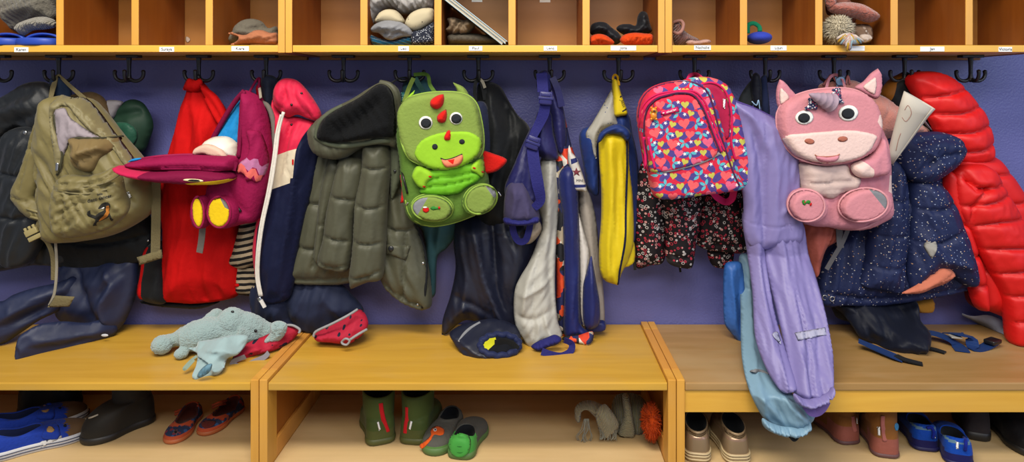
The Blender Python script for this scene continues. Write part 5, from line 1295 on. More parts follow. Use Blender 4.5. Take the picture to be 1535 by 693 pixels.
# ------------------------------------------------------------------ peach jacket and items behind the unicorn
t = thing('jacket', 'peach pink fleece hooded jacket behind the unicorn backpack', 'jacket', P(1255, 112, -0.07))
panel('hood', [(1226, 132), (1240, 122), (1262, 120), (1285, 122), (1312, 138), (1336, 151), (1366, 175), (1393, 195), (1380, 204), (1345, 210), (1300, 215), (1240, 200)], -0.09, 0.045, fab('peach_fleece', 'b5776a', 0.95, 200, 0.8, sheen=0.4), t, R=18, wr=(0.006, 12, 30, 30))
ptube('hanging_loop', [(1234, 128, -0.12), (1242, 117, -0.11), (1247, 113, -0.1), (1256, 128, -0.12)], 0.003, fab('dusky_pink_tape', '9c5e5c'), t)
ptube('hanging_loop', [(1268, 126, -0.12), (1271, 114, -0.11), (1274, 126, -0.12)], 0.003, MC['dusky_pink_tape'], t)
panel('label', [(1252, 116, 1), (1266, 114, 1), (1268, 128, 1), (1254, 130, 1)], -0.13, 0.002, fab('sky_blue_cotton', '7190b0'), t, sharp=True, R=2, res=3)
t = thing('jacket', 'dark jacket with an ochre edge behind the paper roll, on the next hook', 'jacket', P(1355, 112, -0.07))
panel('body', [(1318, 142), (1330, 122), (1345, 112), (1360, 108), (1372, 130), (1386, 170), (1398, 195), (1380, 200), (1350, 185), (1330, 160)], -0.07, 0.035, BLK, t, R=14, regions=[([(1310, 150), (1325, 118), (1346, 106), (1352, 112), (1336, 125), (1328, 152)], fab('ochre_nylon', '7a4a12', 0.6))])
ptube('zipper', [(1377, 170, -0.12), (1386, 182, -0.12), (1397, 196, -0.12)], 0.003, METAL, t)
t = thing('trousers', 'salmon pink trousers hanging down below the unicorn backpack', 'trousers', P(1225, 330, -0.12))
panel('trouser_leg', [(1200, 330), (1230, 325), (1262, 335), (1256, 360), (1240, 372), (1232, 392), (1228, 412), (1220, 416), (1210, 390), (1204, 360)], -0.15, 0.028, fab('salmon_cotton', 'a8584c', 0.85), t, R=12, wr=(0.008, 8, 30, 10), res=3)
ribbon('webbing', [(1272, 342, -0.185), (1262, 365, -0.18), (1250, 385, -0.18), (1239, 404, -0.18)], 0.012, fab('grey_webbing', '5c5a5c'), t)
ribbon('webbing', [(1258, 342, -0.18), (1259, 362, -0.18), (1260, 372, -0.18)], 0.018, fab('grey_webbing', '5c5a5c'), t)

# ------------------------------------------------------------------ red puffer jacket
RP = fab('scarlet_puffer_nylon', 'cc100e', 0.55, 40, 0.25, sheen=0, spec=0.45, var=0.04)
t = thing('puffer_jacket', 'scarlet red quilted puffer jacket at the right edge of the photo', 'jacket', P(1420, 110, -0.08))
panel('body', [(1410, 220), (1450, 225), (1483, 232), (1500, 246), (1530, 290), (1570, 360), (1580, 480), (1540, 500), (1508, 478), (1475, 464), (1458, 455), (1440, 380), (1425, 320)], -0.09, 0.06, RP, t, R=26,
      creases=[[(1415, 262), (1460, 262), (1510, 258)], [(1420, 300), (1470, 305), (1535, 298)], [(1430, 350), (1480, 356), (1570, 350)], [(1440, 395), (1500, 402), (1575, 395)]])
panel('hood', [(1357, 124), (1362, 112), (1380, 107), (1408, 109), (1434, 124), (1454, 147), (1470, 168), (1480, 194), (1485, 225), (1481, 240), (1460, 246), (1430, 244), (1412, 225), (1400, 198), (1386, 172), (1372, 150)], -0.115, 0.06, RP, t, R=24,
      creases=[[(1372, 148), (1410, 142), (1448, 132)], [(1386, 172), (1425, 170), (1466, 158)], [(1402, 200), (1440, 198), (1480, 186)], [(1412, 226), (1450, 226), (1486, 214)]], crease=(0.020, 3.0), wr=(0.002, 9, 12, 0))
panel('sleeve', [(1428, 300), (1426, 270), (1436, 250), (1460, 246), (1484, 252), (1504, 285), (1530, 330), (1560, 380), (1580, 440), (1580, 520), (1535, 518), (1513, 513), (1508, 480), (1500, 440), (1478, 400), (1452, 350), (1436, 325)], -0.155, 0.055, RP, t, Tb=0.05, R=24,
      creases=[[(1432, 262), (1458, 280), (1500, 276)], [(1428, 308), (1470, 302), (1508, 290)], [(1446, 338), (1480, 330), (1530, 326)], [(1462, 372), (1500, 368), (1556, 368)], [(1485, 408), (1520, 402), (1575, 402)], [(1502, 442), (1530, 438), (1580, 440)], [(1508, 480), (1540, 476), (1580, 480)], [(1435, 255), (1450, 282), (1468, 278), (1450, 300), (1446, 330)]], crease=(0.020, 3.0), wr=(0.002, 9, 12, 0))
panel('sleeve', [(1410, 255), (1430, 262), (1442, 310), (1460, 370), (1475, 420), (1476, 464), (1458, 456), (1442, 400), (1428, 345), (1412, 300)], -0.135, 0.04, RP, t, R=14, creases=[[(1425, 330), (1440, 335), (1450, 330)], [(1440, 380), (1455, 382), (1465, 378)], [(1450, 425), (1465, 425), (1476, 420)]], crease=(0.016, 3))
panel('inner_cuff', [(1518, 510), (1560, 512), (1560, 522), (1522, 520)], -0.15, 0.012, NV, t, R=4)
panel('lining', [(1446, 430), (1460, 432), (1472, 460), (1462, 462), (1448, 450)], -0.1, 0.01, fab('maroon_lining', '5c0c14'), t, R=4)

# ------------------------------------------------------------------ navy dotted winter jacket
ND = dots('navy_with_metallic_dots', '1c2549', ['a8a29a', 'b08a6a', '7c88a8', 'c8c2ba'], 135, 0.19, rough=0.55, keep=0.95)
NDD = fab('dark_navy_facing', '121629', 0.6)
PCH = fab('salmon_lining', 'bd6e56', 0.8)
t = thing('winter_jacket', 'navy padded jacket with tiny metallic dots and a grey heart on its sleeve', 'jacket', P(1370, 190, -0.1))
jb = panel('body', [(1276, 343), (1300, 300), (1318, 220), (1345, 205), (1400, 230), (1418, 290), (1440, 335), (1458, 388), (1464, 424), (1442, 436), (1392, 447), (1340, 455), (1300, 459), (1262, 458), (1227, 455), (1229, 408), (1250, 368)], -0.105, 0.05, ND, t, R=26, creases=[[(1232, 436), (1290, 442), (1350, 440), (1440, 428)]], wr=(0.010, 18, 60, 10))
hb = panel('hood', [(1344, 226), (1347, 212), (1360, 202), (1384, 198), (1410, 198), (1434, 206), (1444, 220), (1441, 236), (1430, 250), (1412, 264), (1388, 276), (1366, 272), (1350, 258), (1344, 240)], -0.165, 0.05, ND, t, Tb=0.04, R=16,
      creases=[[(1362, 212), (1390, 206), (1418, 208), (1443, 220)]], folds=[([(1372, 250), (1395, 235), (1430, 228)], 5, -0.014), ([(1360, 220), (1385, 232), (1400, 250)], 5, 0.010)], wr=(0.005, 9, 24, 30), res=3)
sb = panel('sleeve', [(1330, 236), (1350, 250), (1358, 290), (1358, 340), (1354, 390), (1348, 437), (1318, 435), (1288, 428), (1290, 400), (1298, 360), (1306, 310), (1318, 262)], -0.15, 0.05, ND, t, R=18, creases=[[(1300, 348), (1328, 352), (1356, 348)], [(1310, 292), (1335, 300), (1358, 296)], [(1290, 392), (1320, 398), (1353, 392)]], crease=(0.009, 2), wr=(0.007, 10, 40, 8))
sr = panel('sleeve', [(1366, 268), (1398, 270), (1420, 290), (1438, 330), (1452, 370), (1463, 420), (1448, 430), (1420, 410), (1404, 406), (1380, 422), (1360, 432), (1354, 400), (1360, 350), (1362, 300)], -0.15, 0.05, ND, t, R=18, creases=[[(1360, 358), (1395, 360), (1436, 340)], [(1362, 310), (1395, 312), (1426, 302)]], folds=[([(1380, 360), (1400, 385), (1450, 395)], 7, 0.012)], wr=(0.007, 10, 40, -20))
panel('cuff_lining', [(1352, 440), (1370, 430), (1390, 415), (1405, 404), (1418, 400), (1432, 412), (1420, 424), (1400, 432), (1380, 440)], -0.185, 0.014, PCH, t, Tb=0.03, R=7, wr=(0.006, 7, 24, 60), res=3)
hp = panel('heart_patch', [(1384, 368), (1390, 362), (1396, 364), (1402, 362), (1405, 370), (1402, 380), (1397, 388, 1), (1390, 380)], 0, 0.004, fab('silver_grey_felt', '8f8c86', 0.6), t, on=sr, off=0.001, R=3, res=2)
for q in ((1236, 446), (1247, 448)):
    c = cast(q[0], q[1], jb); m_ = MB(); m_.tube([c + Vector((0.0065 * math.cos(a), -0.002, 0.0065 * math.sin(a))) for a in [k * math.pi / 5 for k in range(10)]], 0.0016, closed=True, sm=1); m_.build('snap', METAL, t)

# ------------------------------------------------------------------ pink unicorn backpack
UP = fab('blush_pink_canvas', 'c28088', 0.85, 140, 0.4)
UPD = fab('rose_pink_canvas', 'bd7c88', 0.85, 140, 0.4)
UW = fab('ivory_canvas', 'd8bcb4', 0.85, 140, 0.4)
UB = fab('cream_belly_fabric', 'b9a39c', 0.7, 80, 0.3)
UPP = fab('pink_piping', 'c68a90', 0.6)
t = thing('backpack', 'pink unicorn backpack with a face, grey lilac horn and two little braids', 'backpack', P(1250, 115, -0.15))
ub = panel('bag_body', [(1180, 200), (1195, 300), (1196, 332), (1240, 340), (1285, 343), (1312, 333), (1330, 318), (1327, 280), (1326, 240), (1320, 205), (1300, 180), (1200, 180)], -0.2, 0.06, UPD, t, Tb=0.06, R=18, p=2.6, wr=(0.003, 14, 40, 5), regions=[([(1316, 258), (1328, 262), (1328, 290), (1314, 282)], UW)])
ptube('piping', [(1200, 336), (1240, 341), (1285, 344), (1312, 334), (1331, 318)], 0.003, UPP, t, on=ub, off=-0.002)
panel('belly', [(1192, 246), (1235, 248), (1268, 247), (1276, 262), (1290, 268), (1284, 284), (1262, 290), (1248, 298), (1225, 294), (1192, 288)], 0, 0.014, UB, t, on=ub, off=0.002, R=8, creases=[[(1192, 272), (1225, 274), (1288, 270)]], crease=(0.005, 1.5), wr=(0.003, 4, 40, 90), res=3)
for q, iq, y0 in (([(1168.5, 119, 1), (1164, 133), (1163.5, 150), (1168, 163), (1180, 160), (1194, 146), (1184, 132), (1175, 122)], [(1170, 131, 1), (1168, 144), (1171, 157), (1183, 147), (1177, 137)], -0.25),
                  ([(1316, 102.5, 1), (1321, 112), (1321.5, 132), (1315, 148), (1300, 144), (1281, 132), (1294, 122), (1305, 110)], [(1313, 115, 1), (1314, 128), (1310, 142), (1294, 131), (1304, 121)], -0.235)):
    er = panel('ear', q, y0, 0.012, UPD, t, R=6, res=2.5)
    panel('ear_lining', iq, 0, 0.004, UW, er, on=er, off=0.0, R=3, res=2.2)
hd = panel('head', [(1165, 170), (1172, 156), (1188, 145), (1210, 137), (1235, 133), (1262, 132), (1285, 136), (1303, 147), (1314, 165), (1318, 188), (1315, 208), (1307, 224), (1292, 236), (1268, 244), (1240, 247), (1215, 244), (1192, 235), (1176, 218), (1166, 195)], -0.26, 0.035, UP, t, Tb=0.03, R=12, p=2.6,
      regions=[([(1308, 172), (1325, 168), (1325, 195), (1310, 190), (1305, 182)], UW)])
ptube('head_piping', [tuple(q) for q in curve2([(1165, 170), (1172, 156), (1188, 145), (1210, 137), (1235, 133), (1262, 132), (1285, 136), (1303, 147), (1314, 165), (1318, 188), (1315, 208), (1307, 224), (1292, 236), (1268, 244), (1240, 247), (1215, 244), (1192, 235), (1176, 218), (1166, 195)], True, 12)], 0.0026, UPP, t, on=hd, off=-0.003, closed=True, sm=2)
mz = panel('muzzle', [(1172, 208), (1182, 202), (1200, 200), (1235, 197), (1265, 195), (1290, 196.5), (1314, 203), (1312, 214), (1305, 226), (1291, 236), (1268, 243), (1240, 246), (1215, 243), (1194, 235), (1180, 222)], 0, 0.006, UW, t, on=hd, off=-0.001, R=4, res=3, label='ivory muzzle')
for (x, y, a_, b_, c_) in ((1205.5, 176.3, 14, 10.8, 9), (1271.5, 169.8, 15, 12.2, 9.8)):
    e = panel('eye', ell(x, y, a_, b_, -6), 0, 0.003, fab('cream_felt', 'e6d9a8') if False else WF, t, on=hd, off=0.001, R=2, res=2.5, label='oval white felt eye')
    panel('pupil', ell(x - .5, y + .6, c_, c_ * .82, -4), 0, 0.003, EYEK, e, on=e, off=0.001, R=2, res=2.5)
DR = fab('terracotta_felt', 'a0604e', 0.9)
for (x, y, a_) in ((1213.3, 212, 7.5), (1263, 208.6, 7.6)): panel('nostril', ell(x, y, a_, 4.2, -4 if x > 1240 else 8), 0, 0.002, DR, t, on=mz, off=0.001, R=2, res=2)
panel('tongue', [(1223, 234), (1240, 235.5), (1257, 233), (1256, 239), (1250, 243), (1240, 244), (1228, 242)], 0, 0.007, UPD, t, on=mz, off=0.001, R=4, res=2)
ptube('mouth', [(1221.5, 232), (1226, 234.5), (1240, 235), (1254, 233.5), (1258.5, 231)], 0.0014, DR, t, on=mz, off=0.001)
hc = cast(1244, 154, hd); tip = P(1212.5, 141, hc.y - 0.03)
m_ = MB(); bs = hc + Vector((0, -0.006, 0))
N_ = 14; pts_ = [bs.lerp(tip, k / N_) for k in range(N_ + 1)]
m_.tube(pts_, [0.0245 * (1 - k / N_) ** 0.75 * (0.93 + 0.10 * (k % 3 == 0)) + 0.0008 for k in range(N_ + 1)], n=16, sm=3)
m_.ball(bs, (0.018, 0.014, 0.021)); m_.build('horn', fab('grey_lilac_satin', '9a8592', 0.5, 60, 0.2), t)
BRD = dots('navy_white_pink_braid', '2c3050', ['dcd6d8', 'a8405c', 'dcd6d8', '2c3050'], 230, 0.5, sc=(1, 1, 1))
for pts_ in ([(1250, 134), (1249, 143), (1248, 150), (1243, 153)], [(1254, 134), (1255, 143), (1256, 150), (1259, 153)], [(1214, 148), (1215, 154), (1213, 160), (1208, 163)], [(1216, 150), (1219, 156), (1219, 162)]):
    m_ = MB()
    w_ = [cast(x, y, hd, P(x, y, -0.29)) - Vector((0, 0.006, 0)) for x, y in pts_]
    sp_, _ = spline3([Vector(q) for q in w_], [1] * len(w_), 4)
    for k, q in enumerate(sp_):
        m_.ball(q + Vector((0.003 * (-1) ** k, -0.001 * (k % 2), 0)), (0.0055, 0.004, 0.0045), seg=10, rings=6)
    m_.build('braid', BRD, t)
am = panel('arm', [(1272, 248), (1285, 240), (1300, 232), (1316, 206), (1322, 212), (1326, 228), (1329, 250), (1324, 261), (1305, 265), (1288, 266), (1276, 260)], 0, 0.026, UPD, t, on=ub, off=0.012, R=10, res=3, regions=[([(1266, 246), (1280, 241), (1286, 240), (1299, 252), (1301, 270), (1280, 270)], UW)])
def ufoot(cx, cy, rx, ry, ang, patch):
    f = panel('foot_pocket', ell(cx, cy, rx + 2.5, ry + 2.5, ang), -0.262, 0.03, UPD, t, Tb=0.05, R=7, p=3, res=3)
    s_ = panel('sole_patch', ell(cx, cy, rx, ry, ang), 0, 0.003, UP, f, on=f, off=0.002, R=3, res=2.5, regions=[(patch, SIL)] if patch else ())
    ptube('piping', [tuple(q) for q in ell(cx, cy, rx + .8, ry + .8, ang, 24)], 0.003, UPP, f, on=f, off=0.002, closed=True, sm=2)
    return s_
ufoot(1293.5, 307, 36.5, 24, -8, [(1300, 282), (1320, 284), (1334, 300), (1328, 316)])
s2 = ufoot(1208, 308, 27, 23, 10, None)
for q in ([(1202, 301), (1206, 300), (1207, 303), (1211, 300), (1215, 302), (1213, 306), (1209, 305), (1206, 308), (1203, 306)],): panel('green_sticker', q, 0, 0.002, fab('leaf_green_felt', '2f7a2e'), t, on=s2, off=0.001, res=1.5, R=1)
panel('red_sticker', ell(1215, 306.5, 1.5, 2.6, 20), 0, 0.002, RF, t, on=s2, off=0.002, res=1.2, R=1)
panel('maroon_sticker', ell(1206, 303.5, 1.3, 1.8, 0), 0, 0.002, RF, t, on=s2, off=0.002, res=1.2, R=1)
ribbon('grab_handle', [(1238, 136, -0.2), (1243, 118, -0.13), (1252, 112, -0.11), (1262, 118, -0.13), (1268, 136, -0.2)], 0.008, UPD, t)

# ------------------------------------------------------------------ rolled paper
t = thing('paper_roll', 'rolled up white drawing paper leaning between unicorn bag and dotted jacket', 'paper', P(1334, 245, -0.2))
a0 = P(1333, 244, -0.235); a1 = P(1378, 150, -0.30)
ax = (a1 - a0).normalized(); u = ax.cross(Vector((0, 1, 0))).normalized(); v = ax.cross(u)
V = []; F = []; N_ = 40
for j in range(7):
    tt = j / 6
    for k in range(N_):
        an = k / N_ * 2 * math.pi * 1.35 + 2.2
        r_ = (0.011 + 0.035 * tt) * (1 - 0.10 * k / N_)
        V.append(a0.lerp(a1, tt) + u * math.cos(an) * r_ + v * math.sin(an) * r_ * 0.55 + (ax * 0.012 * math.cos(an) if j == 6 else Vector((0, 0, 0))))
for j in range(6):
    for k in range(N_ - 1): F.append([j * N_ + k, j * N_ + k + 1, (j + 1) * N_ + k + 1, (j + 1) * N_ + k])
PAP = plain('drawing_paper', 'b9b2a6', 0.8)
o = mk('rolled_sheet', V, F, PAP, t)
so = o.modifiers.new('thickness', 'SOLIDIFY'); so.thickness = 0.0006
ptube('pencil_scribble', [(1356, 165), (1361, 158), (1366, 170), (1358, 182), (1352, 176)], 0.0006, plain('pencil_red', '9c6a5c', 0.8), t, on=o, off=0.0008)
ptube('pencil_scribble', [(1350, 200), (1346, 212), (1343, 226)], 0.0006, MC['pencil_red'], t, on=o, off=0.0008)

# ------------------------------------------------------------------ navy bundle lying on the right bench
DNV = fab('deep_navy_nylon', '0e1220', 0.55, 30, 0.3)
t = thing('gym_bag', 'dark navy drawstring bag and straps slumped on the right bench', 'bag', P(1340, 520, -0.2))
panel('bag_cloth', [(1245, 452), (1300, 448), (1370, 450), (1380, 480), (1395, 500), (1393, 520), (1385, 532), (1362, 535), (1340, 530), (1312, 516), (1290, 508), (1278, 490), (1262, 470)], lerp2([(1250, 455, -0.09), (1330, 455, -0.09), (1385, 525, -0.215), (1300, 505, -0.15), (1340, 528, -0.2)]), 0.035, DNV, t, Tb=0.02, R=14,
      folds=[([(1275, 455), (1295, 490), (1310, 512)], 5, -0.014), ([(1300, 455), (1330, 490), (1380, 520)], 6, 0.012), ([(1340, 455), (1360, 480), (1390, 505)], 5, -0.012)], wr=(0.006, 9, 30, -30), res=3)
SB_ = fab('strong_blue_webbing', '142f60', 0.6)
def pzz(q): return PZ(q[0], q[1], q[2])
def strap3(name, pts, width, mat):
    w_, _ = spline3([pzz(q) for q in pts], [1] * len(pts), 5)
    V = []; F = []
    for i, q in enumerate(w_):
        tg = (w_[min(i + 1, len(w_) - 1)] - w_[max(0, i - 1)]).normalized(); s = tg.cross(Vector((0, 0, 1)))
        s = s.normalized() if s.length > .1 else Vector((1, 0, 0))
        for a, b_ in ((-1, 0), (1, 0), (1, 1), (-1, 1)): V.append(q + s * a * width / 2 + Vector((0, 0, 0.003 * b_)))
    for i in range(len(w_) - 1):
        for k in range(4): F.append([i * 4 + k, i * 4 + (k + 1) % 4, i * 4 + 4 + (k + 1) % 4, i * 4 + 4 + k])
    F.append([3, 2, 1, 0]); n = (len(w_) - 1) * 4; F.append([n, n + 1, n + 2, n + 3])
    return mk(name, V, F, mat, t, smooth=False)
Z0 = ZT + 0.002
strap3('strap', [(1287, 512, Z0 + .02), (1310, 522, Z0 + .01), (1340, 535, Z0 + .006), (1352, 541, Z0)], 0.03, SB_)
strap3('strap_end', [(1342, 534, Z0 + .006), (1356, 540, Z0 + .004), (1383, 547, Z0)], 0.022, BLK)
strap3('strap', [(1366, 500, Z0 + .02), (1395, 500, Z0 + .02), (1420, 508, Z0 + .014), (1436, 520, Z0), (1443, 528, Z0)], 0.035, SB_)
strap3('strap', [(1420, 500, Z0 + .015), (1440, 502, Z0 + .03), (1455, 508, Z0 + .02), (1460, 524, Z0), (1475, 522, Z0), (1492, 512, Z0 + .01)], 0.03, SB_)
strap3('strap_end', [(1388, 522, Z0 + .004), (1402, 525, Z0 + .002), (1417, 530, Z0)], 0.018, BLK)
strap3('care_label', [(1424, 505, Z0 + .022), (1440, 506, Z0 + .022)], 0.022, plain('label_white', '9c9890', 0.7))
m_ = MB(); M = Matrix.Translation(PZ(1488, 512, Z0 + .015)) @ Matrix.Rotation(0.5, 4, 'Z'); m_.box(-0.02, 0.02, -0.014, 0.014, -0.005, 0.006, b=0.003, mat=M); m_.build('buckle', BLACKP, t)
t = thing('trousers', 'black trousers hanging down behind the dotted jacket onto the bench', 'trousers', P(1310, 440, -0.07))
panel('trouser_body', [(1245, 440), (1300, 436), (1372, 440), (1374, 470), (1366, 486), (1300, 486), (1262, 480), (1250, 470)], -0.06, 0.03, BLK, t, R=12, wr=(0.008, 10, 40, 0))
o = panel('pouch', [(1366, 452), (1396, 446), (1396, 467), (1374, 468)], -0.07, 0.02, fab('amber_cotton', '9a6a24'), None, R=6, res=3)
tag(o, 'small ochre cloth pouch behind the hem of the dotted jacket', 'pouch')
t = thing('paper_sheet', 'white sheet of paper leaning at the back of the right bench', 'paper', P(1478, 485, -0.08))
V = []; F = []
for j in range(2):
    for k in range(13):
        s = k / 12; px = 1442 + 76 * s; top = 470 + 10 * s + 2.5 * math.sin(s * 9) + (4 if s > .8 else 0)
        V.append(P(px, top, -0.05 - 0.02 * s) if j == 0 else PZ(px, 476 + 31 * s, ZT + 0.0015))
for k in range(12): F.append([k, k + 1, 13 + k + 1, 13 + k])
o = mk('sheet', V, F, plain('bluish_paper', '98a0b4', 0.7), t)
so = o.modifiers.new('thickness', 'SOLIDIFY'); so.thickness = 0.0008
# ------------------------------------------------------------------ pale blue plush toy
PLB = fab('pale_blue_plush', '8ea3a2', 0.95, 260, 0.9, sheen=0.5, var=0.12, bd=0.006)
PLV = fab('pale_blue_velour', '8fa6a8', 0.9, 60, 0.4, sheen=0.4, var=0.06)
t = thing('plush_toy', 'pale blue plush toy lying on its side on the left bench', 'plush toy', PZ(320, 530, ZT))
m_ = MB()
m_.ball(PZ(243, 517, .377), (.027, .026, .025)); m_.tube([PZ(248, 514, .377), PZ(262, 509, .383), PZ(276, 505, .388)], [.021, .017, .03], sm=4, n=16)
m_.tube([PZ(270, 511, .388), PZ(290, 505, .394), PZ(315, 499, .40), PZ(338, 496, .40)], [.026, .040, .041, .030], sm=5, n=18)
m_.ball(PZ(272, 530, .364), (.018, .018, .014)); m_.tube([PZ(306, 490, .41), PZ(314, 480, .425), PZ(323, 472, .435)], [.018, .017, .016], sm=4, n=14)
m_.ball(PZ(324, 471, .435), (.019, .016, .015))
m_.ball(PZ(347, 484, .42), (.040, .038, .041)); m_.tube([PZ(350, 486, .415), PZ(372, 489, .405), PZ(392, 497, .385), PZ(408, 501, .376)], [.038, .035, .030, .025], sm=5, n=18); m_.tube([PZ(352, 500, .40), PZ(372, 503, .385), PZ(390, 506, .372)], [.026, .022, .016], sm=4, n=14)
m_.ball(PZ(345, 500, .395), (.034, .03, .028))
rs = random.Random(4)
bodyp = fuse('plush_body', m_, PLB, t, voxel=0.0028, smooth=4, disp=lambda v: 0.0012 * noise.noise(v * 210) + 0.0012 * noise.noise(v * 120))
for x, y in ((348.5, 468), (383, 496)):
    c = cast(x, y, bodyp, PZ(x, y, .43)); m_ = MB(); m_.ball(c, (.0045, .003, .0042)); m_.build('eye', BLACKP, t)
er = panel('fluffy_ear', [(406, 486), (418, 481), (430, 486), (429, 498), (420, 510), (406, 516), (396, 512), (404, 500)], -0.215, 0.014, PLB, t, R=6, res=2.2, wr=(0.006, 3, 3, 0))
panel('ear_flap', [(282, 522), (294, 520), (298, 512), (318, 509), (345, 503), (364, 502), (372, 506), (368, 518), (356, 532), (341, 538), (336, 552), (326, 562), (310, 566), (296, 571), (288, 564), (294, 548), (296, 532), (290, 526)], lerp2([(290, 568, -.375), (330, 560, -.36), (300, 515, -.27), (365, 505, -.265), (345, 535, -.31)]), 0.022, PLV, t, Tb=0.012, R=9, res=2.5,
      folds=[([(300, 522), (320, 535), (328, 552)], 4, 0.014), ([(304, 530), (312, 550), (300, 562)], 5, -0.020), ([(310, 518), (340, 520), (360, 512)], 5, 0.008), ([(338, 540), (325, 545), (315, 560)], 3.5, -0.012)], wr=(0.004, 8, 16, 30))
panel('satin_lining', [(298, 558), (308, 548), (318, 546), (314, 558), (302, 566), (296, 566)], -0.392, 0.004, fab('blue_satin', '5d8090', 0.4), t, R=4, res=2.2, wr=(0.006, 4, 10, 40))
ribbon('ribbon_loop', [(295, 534, -.33), (286, 541, -.34), (276, 552, -.355), (279, 553, -.355), (291, 540, -.34)], 0.006, fab('sage_ribbon', '7f8f80'), t)

# ------------------------------------------------------------------ shoes
def resample(pts, n):
    d = np.sqrt(((np.roll(pts, -1, 0) - pts) ** 2).sum(1)); c = np.concatenate([[0], np.cumsum(d)]); tot = c[-1]
    q = np.linspace(0, tot, n, endpoint=False); P_ = np.vstack([pts, pts[:1]])
    return np.stack([np.interp(q, c, P_[:, 0]), np.interp(q, c, P_[:, 1])], 1)
ZS = 0.1405
def shoe(name, label, heel, toe, W, parent_group, upper, sole, lining, L=None, sh=0.014, hb=0.055, hf=0.05, oy=(0.03, 0.62), ow=0.62, shaft=0.0, extra=None, solebump=0.0, ufn=None, umats=None, cat='shoe', flare=1.0, dark=None, toecap=None):
    """one shoe standing on the shoe shelf: heel and toe are pixel points on the shelf"""
    h = PZ(heel[0], heel[1], ZS); tp = PZ(toe[0], toe[1], ZS)
    dv = (tp - h); dv.z = 0; L = L or dv.length
    if toe[1] > heel[1]:        # toe towards the viewer: stand it by its toe
        h = tp - dv.normalized() * L; h.z = ZS
    rz = math.atan2(-dv.x, dv.y)
    t = thing(name, label, cat, h, parent_group); t.rotation_euler = (0, 0, rz)
    ctl = np.array([(0, 0), (.30, .02), (.43, .14), (.40, .34), (.43, .52), (.52, .70), (.46, .86), (.28, .97), (0, 1.0), (-.24, .95), (-.40, .84), (-.47, .68), (-.41, .50), (-.38, .34), (-.42, .14), (-.30, .02)])
    S = resample(curve2([(x * W, y * L) for x, y in ctl], True, 0.004), 44)
    def ring_mesh(rings, cap0=False, cap1=False):
        V = [v for r in rings for v in r]; n = len(rings[0]); F = []
        for i in range(len(rings) - 1):
            for k in range(n): F.append([i * n + k, i * n + (k + 1) % n, (i + 1) * n + (k + 1) % n, (i + 1) * n + k])
        if cap0: F.append(list(range(n))[::-1])
        if cap1: F.append([(len(rings) - 1) * n + k for k in range(n)])
        return V, F
    cy_ = L * 0.5
    def sc(pts, f, z): return [Vector((x * f, cy_ + (y - cy_) * (1 + (f - 1) * .6), z)) for x, y in pts]
    V, F = ring_mesh([sc(S, .96, 0), sc(S, 1.03, .003), sc(S, 1.05, sh * .6), sc(S, 1.03, sh), sc(S, .98, sh + .001)], True, True)
    mk('sole', V, F, sole, t, local=True)
    # opening
    y0, y1 = oy[0] * L, oy[1] * L; yc = (y0 + y1) / 2; ry = (y1 - y0) / 2; rx = ow * W / 2
    ang = np.arctan2(S[:, 0] / (W * .5), (S[:, 1] - L * .45) / (L * .5))
    O = []
    for a in ang:
        x = rx * math.sin(a); y = yc + ry * math.cos(a)
        z = hb + (hf - hb) * (y - y0) / (y1 - y0) - 0.012 * (1 if shaft == 0 else 0) * math.sin(math.pi * (y - y0) / (y1 - y0)) ** 2 * 0.8
        O.append(Vector((x, y, z)))
    rings = []
    for k in range(11):
        u = k / 10 * math.pi / 2; a = 1 - math.cos(u); zf = math.sin(u) ** 0.9
        rings.append([Vector((s[0] * (1 - a) + o.x * a, s[1] * (1 - a) + o.y * a, sh + (o.z - sh) * zf + 0.0012 * solebump * nz(s[0] * 90, s[1] * 90, k))) for s, o in zip(S, O)])
    if shaft:
        for k in range(1, 8):
            f = k / 7
            rings.append([Vector((o.x * (1 + (flare - 1) * f), yc + (o.y - yc) * (1 + (flare - 1) * f), o.z + shaft * f + 0.002 * math.sin(k * 2.2))) for o in O])
    top = rings[-1]
    rings.append([Vector((v.x * .95, yc + (v.y - yc) * .95, v.z + .003)) for v in top])
    rings.append([Vector((v.x * .90, yc + (v.y - yc) * .92, v.z)) for v in top])
    V, F = ring_mesh(rings)
    fm = None; um = [upper]
    if ufn:
        um = [upper] + umats; fm = []
        for f in F:
            c = sum((V[i] for i in f), Vector()) / 4; fm.append(ufn(c.x / W, c.y / L, c.z))
    up = mk('upper', V, F, um, t, fmat=fm, local=True)
    inn = [[Vector((v.x * .90, yc + (v.y - yc) * .92, v.z)) for v in top]]
    for k in range(1, 5):
        f = k / 4; inn.append([Vector((v.x * .78, yc + (v.y - yc) * .80, v.z * (1 - f) + (sh + .006) * f)) for v in top])
    V2, F2 = ring_mesh(inn, False, True)
    mk('lining', V2, F2, lining, t, local=True)
    M = Matrix.Translation(h) @ Matrix.Rotation(rz, 4, 'Z')
    BV[up.name] = BVHTree.FromPolygons([M @ Vector(v) for v in V], F)
    if extra: extra(t, up, L, W, M)
    return t, up, M
def on_shoe(name, outline, T_, mat, t, up, M, res=1.6, off=0.0006, R=2, regions=(), smooth=True):
    """patch sewn on a shoe, given in photo pixels"""
    o = panel(name, outline, 0, T_, mat, t, on=up, off=off, R=R, res=res, regions=regions, sharp=not smooth)
    me = o.data; inv = M.inverted(); org = origin_of(t)
    for v in me.vertices: v.co = inv @ (v.co + org)
    return o
def tube_shoe(name, pts, r, mat, t, up, M, off=0.0, flat=1.0, closed=False):
    o = ptube(name, pts, r, mat, t, on=up, off=off, flat=flat, closed=closed)
    inv = M.inverted(); org = origin_of(t)
    for v in o.data.vertices: v.co = inv @ (v.co + org)
    return o
DKL = fab('dark_shoe_lining', '15171a', 0.9)
